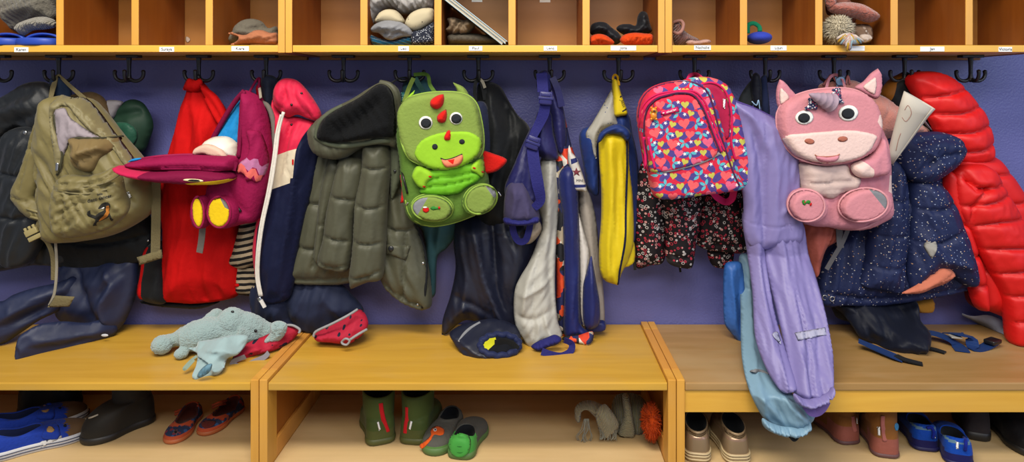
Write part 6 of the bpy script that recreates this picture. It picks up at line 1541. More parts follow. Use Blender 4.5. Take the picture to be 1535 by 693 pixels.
# green boots
GBT = fab('olive_boot_nylon', '3f4c22', 0.6, 50, 0.4, var=0.1); GBS = plain('olive_rubber', '474b20', 0.55)
REDW = fab('red_webbing', 'b3141c', 0.7, 200, 0.4)
for i, (hp_, tp_, px0) in enumerate((((572, 668), (558, 617), 0), ((617, 668), (650, 612), 0))):
    lab = ('left one of the olive green padded boots, red tab up its heel', 'right one of the olive green padded boots, red tab up its heel')[i]
    def deco(t, up, L, W, M, i=i):
        q = [(570, 605), (572, 620), (576, 635), (581, 648)] if i == 0 else [(611, 611), (611, 625), (609, 638), (608, 650)]
        tube_shoe('pull_tab', q, 0.0068, REDW, t, up, M, off=-0.001, flat=0.35)
        l = [(565, 633), (568, 632), (571, 644), (568, 646)] if i == 0 else [(615, 631), (618.5, 632), (615.5, 645), (612.5, 643)]
        on_shoe('white_label', l, 0.0015, WHITEC, t, up, M, smooth=False)
        for z in (0.05, 0.078):
            pass
    shoe('boot', lab, hp_, tp_, 0.088, 'pair of olive green boots', GBT, GBS, DKL, L=0.17, sh=0.016, hb=0.06, hf=0.068, oy=(0.02, 0.62), ow=0.90, shaft=0.058, extra=deco, cat='boot', flare=1.06, ufn=lambda x, y, z: 1 if z < 0.04 else 0, umats=[fab('olive_boot_toe', '4a4f28', 0.6)])
# grey dinosaur slipper and green slipper
def deco_dino(t, up, L, W, M):
    o = on_shoe('dinosaur_patch', [(629, 668), (638, 660), (646, 652), (645, 646), (650, 640), (658, 638.5), (666, 644), (665, 651), (659, 653), (651, 652), (646, 660), (640, 667), (633, 673)], 0.0025, fab('orange_felt', 'c8521a', 0.9), t, up, M)
    on_shoe('eye', ell(652.5, 643, 2.6, 2.6), 0.001, WHITEC, t, up, M, off=0.004, res=1.2); on_shoe('pupil', ell(652.8, 643, 1.4, 1.4), 0.001, EYEK, t, up, M, off=0.0052, res=1)
GRS = fab('grey_felt_slipper', '4d4c46', 0.95, 120, 0.6)
shoe('slipper', 'grey slipper with an orange long-necked dinosaur on its toe', (684, 630), (649, 685), 0.080, 'dinosaur slippers', GRS, plain('green_rubber', '4c6a38', 0.6), DKL, L=0.165, sh=0.018, hb=0.05, hf=0.044, oy=(0.03, 0.45), ow=0.68, extra=deco_dino, ufn=lambda x, y, z: 1 if z < 0.024 else 0, umats=[fab('green_rim_felt', '4c7038')], cat='slipper')
GRN = fab('bright_green_quilt', '3e8c3a', 0.6, 40, 0.4)
def deco_g(t, up, L, W, M):
    on_shoe('green_heel', [(676, 655), (684, 649), (694, 650), (704, 655), (706, 668), (700, 682), (686, 686), (675, 678), (672, 665)], 0.006, GRN, t, up, M, R=4, res=2)
    for q in ([(675, 664), (690, 668), (705, 664)], [(675, 672), (690, 677), (703, 672)]): tube_shoe('gather_seam', q, 0.0008, fab('dark_green_thread', '1e5a20'), t, up, M, off=0.0066)
shoe('slipper', 'slipper with a bright green gathered heel, next to the dinosaur slipper', (688, 690), (722, 625), 0.080, 'dinosaur slippers', GRS, plain('green_rubber', '4c6a38'), DKL, L=0.165, sh=0.016, hb=0.05, hf=0.046, oy=(0.04, 0.52), ow=0.72, extra=deco_g, ufn=lambda x, y, z: 1 if y < .32 else 0, umats=[GRN], cat='slipper')
# mary janes
FLR = dots('blue_floral_canvas', '2a3450', ['7c2a38', '34507c', '4a6a8c', '8c4a3c'], 75, 0.42, sc=(1, 1, 1), rough=0.85)
OR = fab('coral_orange_trim', 'a8482a', 0.8)
for i, (hp_, tp_) in enumerate((((292, 622), (259, 667)), ((348, 620), (304, 655)))):
    def deco(t, up, L, W, M, i=i):
        q = [(262, 618), (276, 612), (290, 608), (298, 604)] if i == 0 else [(318, 608), (330, 603), (346, 600), (357, 600)]
        for d_ in (0, 4.2): tube_shoe('strap', [(x, y + d_) for x, y in q], 0.0032, OR, t, up, M, off=0.002, flat=0.6)
        if i == 0: on_shoe('flower_patch', star(264, 647, 7, 10), 0.0015, fab('grey_rose_felt', '6a4a50'), t, up, M); on_shoe('flower_center', ell(264, 647, 2.2, 2.2), 0.001, DKL, t, up, M, off=0.0025, res=1)
        else: on_shoe('bird_patch', [(302, 634), (312, 630), (324, 632), (318, 640), (306, 642)], 0.0015, fab('maroon_felt', '5a2420'), t, up, M)
    shoe('ballerina_shoe', ('left one of the blue flowered strap shoes with orange edges', 'right one of the blue flowered strap shoes with orange edges')[i], hp_, tp_, 0.066, 'pair of flowered strap shoes', FLR, plain('orange_rubber', 'a85a30', 0.6), fab('brick_red_lining', '4a2018'), L=0.155, sh=0.011, hb=0.04, hf=0.026, oy=(0.03, 0.70), ow=0.80, extra=deco, ufn=lambda x, y, z: 1 if (z < 0.018 and y > .6) or z > 0.0385 or (z > .0235 and .55 < y < .72) else 0, umats=[OR])
# blue sneakers
BC = fab('blue_canvas', '1a3590', 0.8, 160, 0.5); WR = plain('white_rubber', 'b9b9bc', 0.5); BRN = fab('brown_toe_suede', '5c4630', 0.9)
CHK = cells('grey_white_check', ['c8c8c8', '54585e', '9a9ca0', 'c8c8c8'], 90, sc=(1, 1, 1))
for i, (hp_, tp_) in enumerate((((-20, 690), (116, 654)), ((-18, 664), (108, 628)))):
    def deco(t, up, L, W, M, i=i):
        oy_ = 0 if i == 0 else -30; ox = 0 if i == 0 else -8
        on_shoe('velcro_strap', [(66 + ox, 658 + oy_), (64 + ox, 650 + oy_), (72 + ox, 638 + oy_), (84 + ox, 634 + oy_), (90 + ox, 644 + oy_), (88 + ox, 658 + oy_)], 0.004, BC, t, up, M, R=3)
        on_shoe('ear_patch', [(72 + ox, 645 + oy_), (76 + ox, 636 + oy_), (84 + ox, 642 + oy_), (80 + ox, 647 + oy_)], 0.001, fab('tan_felt', '9a7a50'), t, up, M, off=0.005)
        if i == 0: on_shoe('checked_patch', [(59, 668), (62, 662), (75, 659), (92, 653), (93, 656), (80, 663), (62, 671)], 0.0015, CHK, t, up, M)
        e = on_shoe('eye', ell(98 + ox, 638 + oy_ * .9, 2.6, 2.4), 0.002, DKL, t, up, M, off=0.001)
    t_, u_, M_ = shoe('sneaker', ('front one of the blue canvas sneakers with brown animal toes', 'rear one of the blue canvas sneakers with brown animal toes')[i], hp_, tp_, 0.078, 'pair of blue sneakers', BC, WR, fab('navy_lining', '141c3c'), L=0.215, sh=0.022, hb=0.062, hf=0.052, oy=(0.03, 0.52), ow=0.72, extra=deco, ufn=lambda x, y, z: 1 if y > .74 else 0, umats=[BRN])
    m_ = MB()
    ctl = np.array([(0, 0), (.30, .02), (.43, .14), (.40, .34), (.43, .52), (.52, .70), (.46, .86), (.28, .97), (0, 1.0), (-.24, .95), (-.40, .84), (-.47, .68), (-.41, .50), (-.38, .34), (-.42, .14), (-.30, .02)])
    for z in (0.008, 0.015): m_.tube([Vector((x * .078 * 1.06, .1075 + (y * .215 - .1075) * 1.035, z)) for x, y in ctl], 0.0012, n=6, closed=True, sm=4)
    m_.build('foxing_stripe', plain('navy_rubber', '28304c', 0.5), t_, local=True)
# dark boots left
DBR = fab('dark_brown_softshell', '25221d', 0.6, 40, 0.3)
def deco(t, up, L, W, M):
    tube_shoe('light_trim', [(114, 623), (122, 629), (134, 627), (147, 622)], 0.0022, fab('cream_trim', '9c9484'), t, up, M, off=0.0)
shoe('boot', 'dark brown winter boot beside the blue sneakers', (218, 630), (124, 668), 0.088, None, DBR, plain('dark_rubber', '1c1a18', 0.5), DKL, L=0.17, sh=0.018, hb=0.075, hf=0.08, oy=(0.02, 0.58), ow=0.85, shaft=0.06, extra=deco, cat='boot')
shoe('boot', 'black boot in the shade behind the blue sneakers', (30, 618), (75, 612), 0.09, None, fab('black_boot_leather', '141414', 0.55), plain('dark_rubber', '1c1a18'), DKL, L=0.15, sh=0.018, hb=0.08, hf=0.08, oy=(0.02, 0.65), ow=0.85, shaft=0.06, cat='boot')
# gold grey high tops
GDL = plain('champagne_leather', '8a7458', 0.42, 0.35); GDS = plain('cream_rubber', 'a8906c', 0.5)
for i, (hp_, tp_) in enumerate((((1046, 694), (1036, 632)), ((1108, 697), (1070, 632)))):
    t_, u_, M_ = shoe('high_top', ('left one of the champagne coloured high-top trainers', 'right one of the champagne coloured high-top trainers')[i], hp_, tp_, 0.072, 'pair of champagne high-tops', GDL, GDS, DKL, L=0.175, sh=0.024, hb=0.060, hf=0.078, oy=(0.02, 0.50), ow=0.78, shaft=0.010, cat='trainer', ufn=lambda x, y, z: 1 if 0.055 < z < 0.06 else 0, umats=[plain('rose_gold_leather', '9c7e68', 0.3, 0.5)])
    m_ = MB()
    for z, r_ in ((0.008, .002), (0.016, .002), (0.0225, .002)): m_.tube([Vector((x * .072 * 1.05, .0875 + (y * .175 - .0875) * 1.035, z)) for x, y in ctl], r_, n=6, closed=True, sm=4)
    m_.build('foxing_stripe', plain('pale_gold_rubber', 'bca880', 0.45), t_, local=True)
    m_ = MB()
    for k in range(4):
        y_ = .175 * (.56 + k * .05); z_ = 0.086 - k * 0.011
        m_.tube([(-.02, y_, z_ - .006), (0, y_ + .004, z_ + .003), (.02, y_, z_ - .006)], 0.0022, n=6)
    m_.build('laces', fab('champagne_laces', '8c7858'), t_, local=True)
# pink and ochre boots
PBT = fab('dusty_rose_rubber', '8a4e42', 0.7); OCB = fab('ochre_boot_canvas', '7c4e22', 0.8)
for i, (hp_, tp_) in enumerate((((1276, 668), (1225, 622)), ((1330, 688), (1295, 626)))):
    def deco(t, up, L, W, M, i=i):
        q = [(1277, 625), (1279, 635), (1282, 648)] if i == 0 else [(1325, 624), (1325, 640), (1328, 662)]
        tube_shoe('pull_tab', q, 0.0075, fab('rose_webbing', '9c5c54'), t, up, M, off=-0.001, flat=0.3)
        l = [(1283.5, 626), (1286, 627), (1286, 636), (1284, 635)] if i == 0 else [(1314.5, 640), (1319, 640), (1319.5, 653), (1315.5, 653)]
        on_shoe('white_label', l, 0.0012, WHITEC, t, up, M, smooth=False)
        if i == 1: on_shoe('blue_button', ell(1344, 640, 3.2, 6), 0.002, fab('sky_blue_felt', '3c78a0'), t, up, M, res=1.5)
    shoe('boot', ('rear left one of the dusty rose and ochre boots', 'front right one of the dusty rose and ochre boots')[i], hp_, tp_, 0.076, 'pair of rose and ochre boots', OCB, plain('mauve_rubber', '5c3c3c', 0.6), DKL, L=0.165, sh=0.01, hb=0.07, hf=0.075, oy=(0.02, 0.62), ow=0.92, shaft=0.05, extra=deco, cat='boot', ufn=lambda x, y, z: 1 if z < 0.045 - 0.02 * (y > .35) else 0, umats=[PBT])
# blue slippers
BSL = fab('bright_blue_neoprene', '0c3f9c', 0.7, 150, 0.4); NVT = fab('indigo_rubber', '1a1a50', 0.6)
for i, (hp_, tp_) in enumerate((((1390, 678), (1355, 628)), ((1440, 700), (1402, 636)))):
    def deco(t, up, L, W, M, i=i):
        q = [(1388, 641), (1394, 640), (1398, 646), (1397, 656)] if i == 0 else [(1434, 654), (1440, 653), (1446, 660), (1445, 674)]
        tube_shoe('pull_tab', q, 0.004, fab('cobalt_tab', '10207c'), t, up, M, off=0.004)
        l = [(1398.5, 647), (1401.5, 648), (1402.5, 657), (1399, 656)] if i == 0 else [(1432.5, 662), (1437, 663), (1437, 673.5), (1433, 673)]
        on_shoe('white_label', l, 0.0012, WHITEC, t, up, M, smooth=False)
    shoe('slipper', ('left one of the bright blue slippers with white heel labels', 'right one of the bright blue slippers with white heel labels')[i], hp_, tp_, 0.076, 'pair of bright blue slippers', BSL, plain('indigo_sole_rubber', '15154a', 0.6), DKL, L=0.168, sh=0.01, hb=0.062, hf=0.052, oy=(0.03, 0.58), ow=0.80, extra=deco, cat='slipper', ufn=lambda x, y, z: 1 if z < 0.03 else (2 if z > 0.053 and y < .3 and z < .058 else 0), umats=[NVT, fab('grey_blue_trim', '567488')])
shoe('boot', 'dark grey boot in the shade behind the blue slippers', (1466, 662), (1445, 622), 0.075, None, fab('dark_taupe_boot', '2b2628', 0.7), plain('dark_rubber', '1c1a18'), DKL, L=0.16, sh=0.022, hb=0.08, hf=0.08, oy=(0.02, 0.6), ow=0.8, shaft=0.06, cat='boot')
shoe('boot', 'black boot lying at the right end of the shoe shelf', (1478, 622), (1560, 690), 0.085, None, fab('soot_black_leather', '121012', 0.6), plain('dark_rubber', '1c1a18'), DKL, L=0.22, sh=0.018, hb=0.07, hf=0.07, oy=(0.02, 0.5), ow=0.8, shaft=0.05, cat='boot')

# ------------------------------------------------------------------ pompoms, scarf and hat
def pompom(name, c, r, mat, parent, n=700, seed=3, flat=1.0, th=0.0014, label=None):
    rs = random.Random(seed); m_ = MB(); m_.ball(c, r * .72)
    V = []; F = []
    for i in range(n):
        z = 1 - 2 * (i + .5) / n; ph = i * 2.399963; s = math.sqrt(1 - z * z)
        d = Vector((s * math.cos(ph), s * math.sin(ph), z)); d = (d + Vector((rs.uniform(-.25, .25), rs.uniform(-.25, .25), rs.uniform(-.25, .25)))).normalized()
        u = d.orthogonal().normalized(); v = d.cross(u); ln = r * rs.uniform(.88, 1.06); bend = Vector((rs.uniform(-1, 1), rs.uniform(-1, 1), -.6)) * r * .10
        b0 = len(V)
        for k in range(3): V.append(Vector(c) + d * r * .5 + (u * math.cos(k * 2.094) + v * math.sin(k * 2.094)) * th)
        for k in range(3): V.append(Vector(c) + d * ln * .85 + bend * .4 + (u * math.cos(k * 2.094) + v * math.sin(k * 2.094)) * th * .9)
        V.append(Vector(c) + d * ln + bend)
        for k in range(3):
            k2 = (k + 1) % 3; F.append([b0 + k, b0 + k2, b0 + 3 + k2, b0 + 3 + k]); F.append([b0 + 3 + k, b0 + 3 + k2, b0 + 6])
    m_.add(V, F); return m_.build(name, mat, parent, label=label)
OLK = knit('sage_cream_knit', '6f6c52', 0.0, 170)
t = thing('bobble_hat', 'sage green knitted hat with an orange pompom at the shelf end', 'hat', PZ(955, 645, ZS))
hb_ = panel('hat_body', [(920, 598), (930, 590), (950, 590), (966, 600), (976, 620), (976, 640), (966, 652), (950, 656), (930, 653), (918, 640), (916, 615)], -0.2, 0.05, OLK, t, R=18, res=3, folds=[([(938, 592), (946, 620), (944, 652)], 4, -0.012)], wr=(0.005, 8, 20, 0))
panel('folded_brim', [(933, 592), (942, 592), (948, 620), (952, 652), (940, 654), (926, 650), (934, 625)], -0.245, 0.018, knit('cream_rib_knit', '8c8668', 1.57, 240), t, R=6, res=3)
po = pompom('pompom', P(976, 631, -0.30), 0.050, fab('orange_yarn', 'b4420f', 0.9), t, 900, 5)
cx_ = P(976, 631, -0.30).x - origin_of(t).x
for v in po.data.vertices: v.co.x = cx_ + (v.co.x - cx_) * 0.56
SCK = knit('oat_cable_knit', '837a60', 0.6, 130)
t = thing('knitted_scarf', 'oat coloured knitted scarf with loose fringes beside the bobble hat', 'scarf', PZ(885, 655, ZS))
panel('scarf_loop', [(862, 628), (862, 612), (872, 602), (888, 601), (902, 607), (916, 618), (926, 634), (928, 646), (918, 650), (905, 640), (892, 626), (880, 615), (872, 618), (870, 632), (866, 634)], -0.235, 0.03, SCK, t, R=9, res=2.5, wr=(0.006, 5, 14, 40))
panel('scarf_end', [(893, 618), (906, 606), (918, 618), (928, 636), (922, 648), (916, 652), (910, 658), (902, 656), (896, 640)], -0.262, 0.02, knit('oat_rib_knit', '8f8668', -0.4, 200), t, R=7, res=2.5, wr=(0.006, 4, 30, -25))
m_ = MB(); rs = random.Random(9)
for k in range(16):
    x = 900 + k * 1.6; m_.tube([P(x, 648 - abs(k - 8) * .4, -.275), P(x + rs.uniform(-2, 2), 654, -.278), P(x + rs.uniform(-3, 3), 658 + rs.uniform(0, 3), -.28)], 0.0012, n=5)
for k in range(9):
    x = 872 + k * 1.2; m_.tube([P(876 + k * .8, 628, -.25), P(x + rs.uniform(-2, 4), 644, -.262), P(868 + k * 2 + rs.uniform(-4, 4), 654, -.27), PZ(866 + k * 2.4, 664 + rs.uniform(-4, 2), ZS + .002)], 0.0010, n=5)
m_.build('fringe', fab('grey_oat_yarn', '77766a'), t)

# ------------------------------------------------------------------ things in the cubbies
YQ = -0.17
GK = knit('grey_chunky_knit', '6b675e', 0.3, 90)
t = thing('cardigan', 'grey chunky knitted cardigan stuffed above the blue clogs', 'cardigan', P(40, 48, YQ))
panel('knit_body', [(-16, -40), (78, -40), (84, 10), (82, 28), (60, 30), (40, 34), (25, 46), (8, 46), (-16, 42)], -0.14, 0.05, GK, t, R=14, res=3, wr=(0.010, 10, 30, 60))
panel('ribbed_cuff', [(24, 44), (30, 34), (48, 27), (66, 25), (82, 30), (84, 40), (70, 44), (50, 46), (34, 54)], -0.19, 0.025, knit('grey_rib_knit', '8a857a', -0.45, 200), t, R=7, res=2.5, wr=(0.006, 4, 40, -20))
BCL = plain('blue_clog_foam', '1f3f9e', 0.5)
for i, (x0, lb) in enumerate(((-28, 'left blue foam clog, cut off by the photo edge'), (27, 'right blue foam clog in the leftmost cubby'))):
    c = P(x0 + 28, 69.2, -0.215); c.z = ZC + 0.0005
    t = thing('clog', lb, 'clog', c, 'pair of blue foam clogs')
    m_ = MB(); S_ = resample(curve2([(x * .102, y * .09) for x, y in [(-.5, .3), (-.42, .75), (-.1, 1), (.3, .95), (.52, .7), (.52, .2), (.3, -.05), (-.1, -.08), (-.4, .05)]], True, .004), 36)
    rr_ = [(1.0, 0), (1.04, .004), (1.04, .014), (1.0, .019), (.9, .020)]
    V = [Vector((x * f, -.02 + (y - .04) * f + .04, z + 0.0)) for f, z in rr_ for x, y in S_]; n = 36
    F = [[a * n + k, a * n + (k + 1) % n, (a + 1) * n + (k + 1) % n, (a + 1) * n + k] for a in range(4) for k in range(n)] + [list(range(n))[::-1], [4 * n + k for k in range(n)]]
    mk('sole', V, F, BCL, t, local=True)
    V = []; F = []
    for j in range(7):
        yy = .015 + .058 * j / 6
        for k in range(15):
            a = math.pi * k / 14; rx_ = .050 * (1 - .15 * j / 6); rz_ = .022 * (1 - .35 * (j / 6) ** 2)
            V.append(Vector((rx_ * math.cos(a) + .004, yy, .014 + rz_ * math.sin(a))))
    for j in range(6):
        for k in range(14): F.append([j * 15 + k, j * 15 + k + 1, (j + 1) * 15 + k + 1, (j + 1) * 15 + k])
    o = mk('upper', V, F, BCL, t, local=True); s = o.modifiers.new('thickness', 'SOLIDIFY'); s.thickness = .005
GW = fab('grey_wool', '5d574c', 0.95, 160, 0.6)
t = thing('beanie', 'dark grey beanie bundled in the cubby left of the double divider', 'hat', P(380, 60, YQ))
panel('beanie_body', [(346, 64), (350, 44), (360, 32), (376, 28), (392, 32), (402, 42), (415, 40), (416, 60), (400, 66)], -0.16, 0.05, GW, t, R=14, res=3, folds=[([(362, 40), (380, 46), (400, 40)], 3.5, -0.012), ([(370, 50), (385, 38), (396, 40)], 3, 0.010)], wr=(0.006, 7, 16, 20))
t = thing('cloth', 'salmon coloured cloth in front of the dark grey beanie', 'cloth', P(380, 66, -0.21))
panel('folded_cloth', [(342, 50), (350, 48), (366, 52), (380, 46), (392, 45), (405, 49), (416, 50), (416, 66), (400, 67), (372, 66), (346, 67), (354, 62), (358, 56)], -0.20, 0.025, fab('salmon_jersey', '9c6244', 0.85), t, R=7, res=2.5, wr=(0.010, 6, 18, 70))
# pile of hats and mittens
t = thing('winter_hat', 'turquoise and dark speckled knitted hat at the bottom of the stuffed cubby', 'hat', P(600, 68, YQ))
panel('knit_body', [(554, 52), (570, 58), (590, 60), (618, 52), (620, 66), (600, 70), (572, 69), (558, 66)], -0.2, 0.025, knit('turquoise_knit', '145c78', 1.3, 150, '0c3c58'), t, R=7, res=2.5, wr=(0.004, 5, 30, 80))
panel('speckled_cuff', [(618, 48), (632, 44), (651, 33), (653, 50), (651, 64), (636, 68), (618, 67)], -0.205, 0.025, dots('speckled_knit', '1a1e2c', ['a8aab0', '80848c'], 300, .42, keep=.5, sc=(1, 1, 1)), t, R=7, res=2.5)
t = thing('scarf', 'pale grey cotton scarf on top of the stuffed cubby pile', 'scarf', P(600, 20, YQ))
panel('scarf_cloth', [(549, -30), (651, -30), (651, 10), (640, 18), (620, 20), (604, 22), (590, 14), (575, 16), (566, 26), (562, 36), (554, 34), (551, 20), (549, 8)], -0.17, 0.04, fab('pale_grey_cotton', '8e8a88', 0.9), t, R=10, res=2.5, wr=[(0.012, 6, 24, -30), (0.006, 4, 14, 40)])
CM = dots('cream_dotted_fleece', 'b0a488', ['6c6454'], 62, .12, keep=.6, sc=(1, 1, 1), rough=.95)
for i, (q, lb) in enumerate((([(562, 34), (568, 20), (580, 14), (594, 16), (604, 26), (607, 34), (598, 38), (580, 36)], 'left cream mitten with small grey dots'), ([(607, 36), (612, 24), (622, 16), (636, 12), (650, 14), (651, 30), (640, 40), (625, 47), (614, 46)], 'right cream mitten with small grey dots'))):
    t = thing('mitten', lb + ' in the stuffed cubby', 'mitten', P(q[0][0], 40, YQ), 'cream dotted mittens')
    panel('mitten_body', q, -0.205, 0.028, CM, t, R=12, res=2.5)
t = thing('beanie', 'mottled light grey beanie in the middle of the stuffed cubby pile', 'hat', P(590, 55, YQ))
panel('beanie_body', [(556, 42), (566, 34), (582, 30), (600, 33), (612, 40), (618, 48), (616, 54), (600, 56), (588, 60), (578, 58), (568, 50), (558, 48)], -0.225, 0.022, fab('mottled_grey_jersey', '77777a', .95, 120, .6, var=.3), t, R=8, res=2.2, folds=[([(570, 40), (585, 44), (600, 40)], 3, 0.008), ([(578, 54), (592, 50), (610, 52)], 3, -0.008)], wr=(0.008, 5, 16, 60))
# slanting books
b0 = P(760.5, 67.5, -0.235); b1 = P(672, -2, -0.235)
ax = (b1 - b0); ax.y = 0; ax.normalize(); nn = Vector((-ax.z, 0, ax.x)); 
if nn.x < 0: nn = -nn
CV = plain('pale_blue_cover', '9fb4bc', 0.4); PG = plain('page_block', 'a59a88', 0.8)
for i, (off, lb, cvm) in enumerate(((-0.0075, 'lower of the two thin books slanting across the cubby', CV), (0.0035, 'upper of the two thin books slanting across the cubby', plain('white_blue_cover', 'a8c4d0', 0.4)))):
    o_ = b0 + nn * off + ax * (0.004 if i == 0 else 0.002); o_.z = max(o_.z, ZC + 0.002)
    t = thing('book', lb, 'book', o_, 'thin books slanting in the cubby')
    Ml = Matrix(((ax.x, 0, nn.x, 0), (0, 1, 0, 0), (ax.z, 0, nn.z, 0), (0, 0, 0, 1)))
    m_ = MB()
    m_.box(0.004, 0.213, 0, 0.20, -0.0045, -0.0030, b=.0004, mat=Ml); m_.box(0.004, 0.213, 0, 0.20, 0.0030, 0.0045, b=.0004, mat=Ml); m_.build('cover', cvm, t, local=True, smooth=False)
    m_ = MB(); m_.box(0.006, 0.211, 0.003, 0.198, -0.003, 0.003, b=0, mat=Ml); m_.build('pages', PG, t, local=True, smooth=False)
KR = fab('kraft_paper', '756450', 0.8, 30, 0.2)
t = thing('paper_bag', 'crumpled brown paper in the cubby under the slanting books', 'paper', P(690, 60, YQ))
panel('crumpled_paper', [(670, 28), (680, 26), (694, 30), (706, 28), (712, 38), (706, 48), (700, 52), (684, 54), (672, 50), (668, 44), (673, 38)], -0.17, 0.03, KR, t, R=7, res=2.4, wr=[(0.016, 7, 12, 30), (0.008, 4, 8, -40)])
t = thing('basket', 'dark grey woven basket under the slanting books', 'basket', P(710, 66, YQ))
WB = dots('woven_grey', '4a443a', ['2c2822', '221f1a'], 260, .34, rand=.1, sc=(1, 1, 1))
panel('basket_body', [(672, 52), (700, 50), (728, 52), (752, 58), (758, 68), (672, 68, 1)], -0.16, 0.04, WB, t, R=5, res=3, wr=(0.003, 10, 20, 0))
# mittens black/orange
OY = fab('orange_chunky_yarn', 'b83a0c', 0.95, 90, 0.9); BM = fab('black_mitten_nylon', '16171b', 0.5)
for q1, q2, yy, lb in (([(886, 38), (896, 33), (908, 34), (918, 42), (928, 50), (932, 60), (924, 67), (914, 64), (900, 52), (886, 52)], [(884, 56), (894, 51), (906, 52), (916, 58), (921, 64), (914, 67.5), (896, 68), (884, 67)], -0.19, 'left black mitten with an orange knitted cuff'),
                       ([(924, 44), (930, 37), (944, 36), (953, 38), (956, 24), (962, 17), (970, 20), (974, 34), (977, 47), (965, 52), (940, 54)], [(929, 60), (936, 52), (950, 49), (966, 50), (978, 52), (979, 62), (974, 67), (955, 68), (936, 67)], -0.18, 'right black mitten with an upright thumb and orange cuff')):
    t = thing('mitten', lb + ' in the cubby', 'mitten', P(q2[0][0] + 20, 68, yy), 'black and orange mittens')
    panel('mitten_body', q1, yy, 0.025, BM, t, R=8, res=2.4, wr=(0.006, 6, 20, 50))
    panel('knitted_cuff', q2, yy - .03, 0.02, OY, t, R=7, res=2, wr=[(0.006, 3.5, 6, 30), (0.006, 3.5, 6, -40)])
DPK2 = knit('dusty_pink_rib', '7c544c', -0.7, 190)
t = thing('gloves', 'dusty pink ribbed gloves at the left of their cubby', 'gloves', P(1030, 66, YQ))
panel('glove_body', [(1010, 36), (1018, 34), (1024, 44), (1034, 52), (1046, 58), (1050, 64), (1030, 67), (1011, 67)], -0.17, 0.025, DPK2, t, R=8, res=2.4, wr=(0.006, 4, 30, 45))
ptube('cuff_rim', [(1010, 48, -.2), (1016, 50, -.21), (1022, 46, -.21), (1024.5, 37, -.2), (1021, 31.5, -.19), (1014, 32, -.18), (1010, 34, -.175)], 0.0045, fab('dusty_pink_edge', '946a60'), t)
panel('pale_glove', [(1028, 64), (1034, 60), (1046, 61), (1056, 59), (1064, 60), (1066, 64), (1056, 67), (1034, 68)], -0.205, 0.012, fab('shell_pink_jersey', 'a8847a'), t, R=3, res=2.2, wr=(0.008, 4, 12, 70))
t = thing('cap', 'royal blue and green children\'s cap beside the divider', 'cap', P(1138, 66, YQ))
c = P(1138, 57, -0.19); m_ = MB(); m_.ball(c, (.032, .045, .017), seg=20, rings=14); m_.build('crown', fab('royal_blue_cotton', '2a3a9c', .8), t)
m_ = MB(); m_.tube([P(1121, 50, -.17), P(1122, 38, -.17), P(1130, 35, -.17), P(1138, 40, -.17), P(1139, 47, -.18)], .006, flat=.5); m_.build('brim', fab('emerald_felt', '0c6a48'), t)
# pink hat, white bobble and tassel
t = thing('fleece_hat', 'dusty pink teddy fleece hat on top of the white pompom', 'hat', P(1275, 20, YQ))
TED = fab('dusty_pink_teddy', '9c5c50', .98, 140, 1.0, sheen=.4, bd=.008)
panel('hat_body', [(1240, -30), (1262, -20), (1274, 2), (1286, 8), (1280, 38), (1266, 36), (1258, 22), (1240, 22), (1237, 0)], -0.16, 0.03, fab('rose_brown_jersey', '7c4c40', .9), t, R=8, res=2.6, wr=(0.008, 4, 16, 10))
panel('fleece_brim', [(1240, 0), (1252, 4), (1270, 3), (1292, 6), (1308, 14), (1318, 22), (1316, 30), (1300, 34), (1282, 28), (1264, 24), (1248, 20), (1240, 14)], -0.2, 0.03, TED, t, R=8, res=2.4, wr=(0.004, 3, 3, 0))
panel('fleece_brim', [(1236, -30), (1250, -30), (1254, 0), (1250, 14), (1240, 12), (1236, 0)], -0.205, 0.02, TED, t, R=6, res=2.4, wr=(0.004, 3, 3, 0))
t = thing('bobble_hat', 'light knitted hat with a big white fur pompom', 'hat', P(1270, 66, YQ))
pompom('pompom', P(1256, 44, -0.2), 0.044, fab('white_fur_yarn', 'b8ae98', .95), t, 1400, 8, th=.0011)
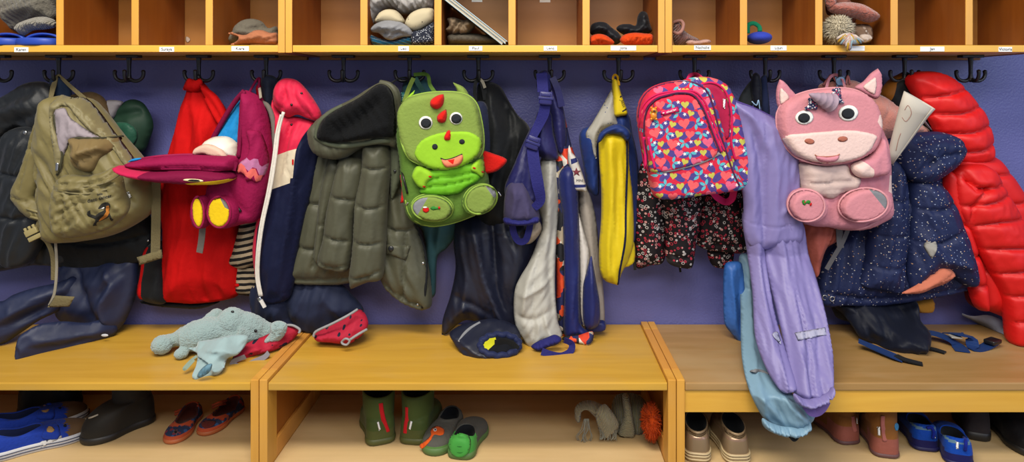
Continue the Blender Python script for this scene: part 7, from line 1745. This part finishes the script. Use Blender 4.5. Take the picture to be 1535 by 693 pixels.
panel('knit_body', [(1276, 40), (1290, 36), (1304, 38), (1308, 50), (1306, 62), (1298, 66), (1280, 66), (1272, 56)], -0.17, 0.03, dots('brown_white_jacquard', '6a5444', ['a89c90', '8c7c70'], 110, .42, keep=.7), t, R=8, res=2.6, wr=(0.005, 4, 8, 0))
t = thing('tassel', 'pastel yarn tassel hanging over the shelf edge', 'tassel', P(1272, 56, -0.245))
rs = random.Random(12)
for mname, col, n in (('white_strands', 'b8aca4', 16), ('mustard_strands', 'a8842c', 12), ('blue_grey_strands', '7c929c', 10), ('blush_strands', 'b08c80', 10)):
    m_ = MB()
    for k in range(n):
        a = rs.uniform(-1.5, 1.15); ln = rs.uniform(.6, 1.0)
        x = 1275 + 22 * math.sin(a) * ln; y = 55 + 22 * math.cos(a) * ln * (1.0 if abs(a) < .5 else .75)
        x0 = 1275 + rs.uniform(-5, 5); y0_ = 53 + rs.uniform(-3, 3)
        y_ = min(y, 66.0) if abs(x - 1270) > 9 else y
        m_.tube([P(x0, y0_, -.235), P((x + x0) / 2, (y0_ + y_) / 2 - 3, -.262), P(x, y_, -.256)], [.0022, .003, .0026], n=6, sm=3)
    m_.build('strands', fab('tassel_' + mname, col, .9), t, label=mname.replace('_', ' '))
panel('extra_fringe', [(1290, 52), (1304, 52), (1306, 60), (1296, 64), (1288, 60)], -0.215, 0.01, fab('cream_fringe', 'b0a094'), t, R=3, res=2.2, wr=(0.008, 2.5, 12, 80))
# little notes on the cubby backs
for x0, x1, y1, lb in ((707, 723, 3, 'small white note at the top of the cubby with the slanting books'), (809, 825, 3.5, 'small white note at the top of the empty middle cubby')):
    a = P(x0, -14, -0.0082); b_ = P(x1, y1, -0.0082); m_ = MB(); m_.box(a.x, b_.x, -0.0085, -0.0072, b_.z, a.z, b=0); o = m_.build('note', WHITEC, None, smooth=False); tag(o, lb, 'note')
o = panel('sticker_remnant', [(279, 55), (284, 57), (285, 61), (281, 64), (278, 60)], -0.0085, 0.0008, plain('torn_paper', 'a8988c', .8), None, R=1, res=1.5); tag(o, 'torn scrap of white sticker on a cubby back panel', 'sticker')
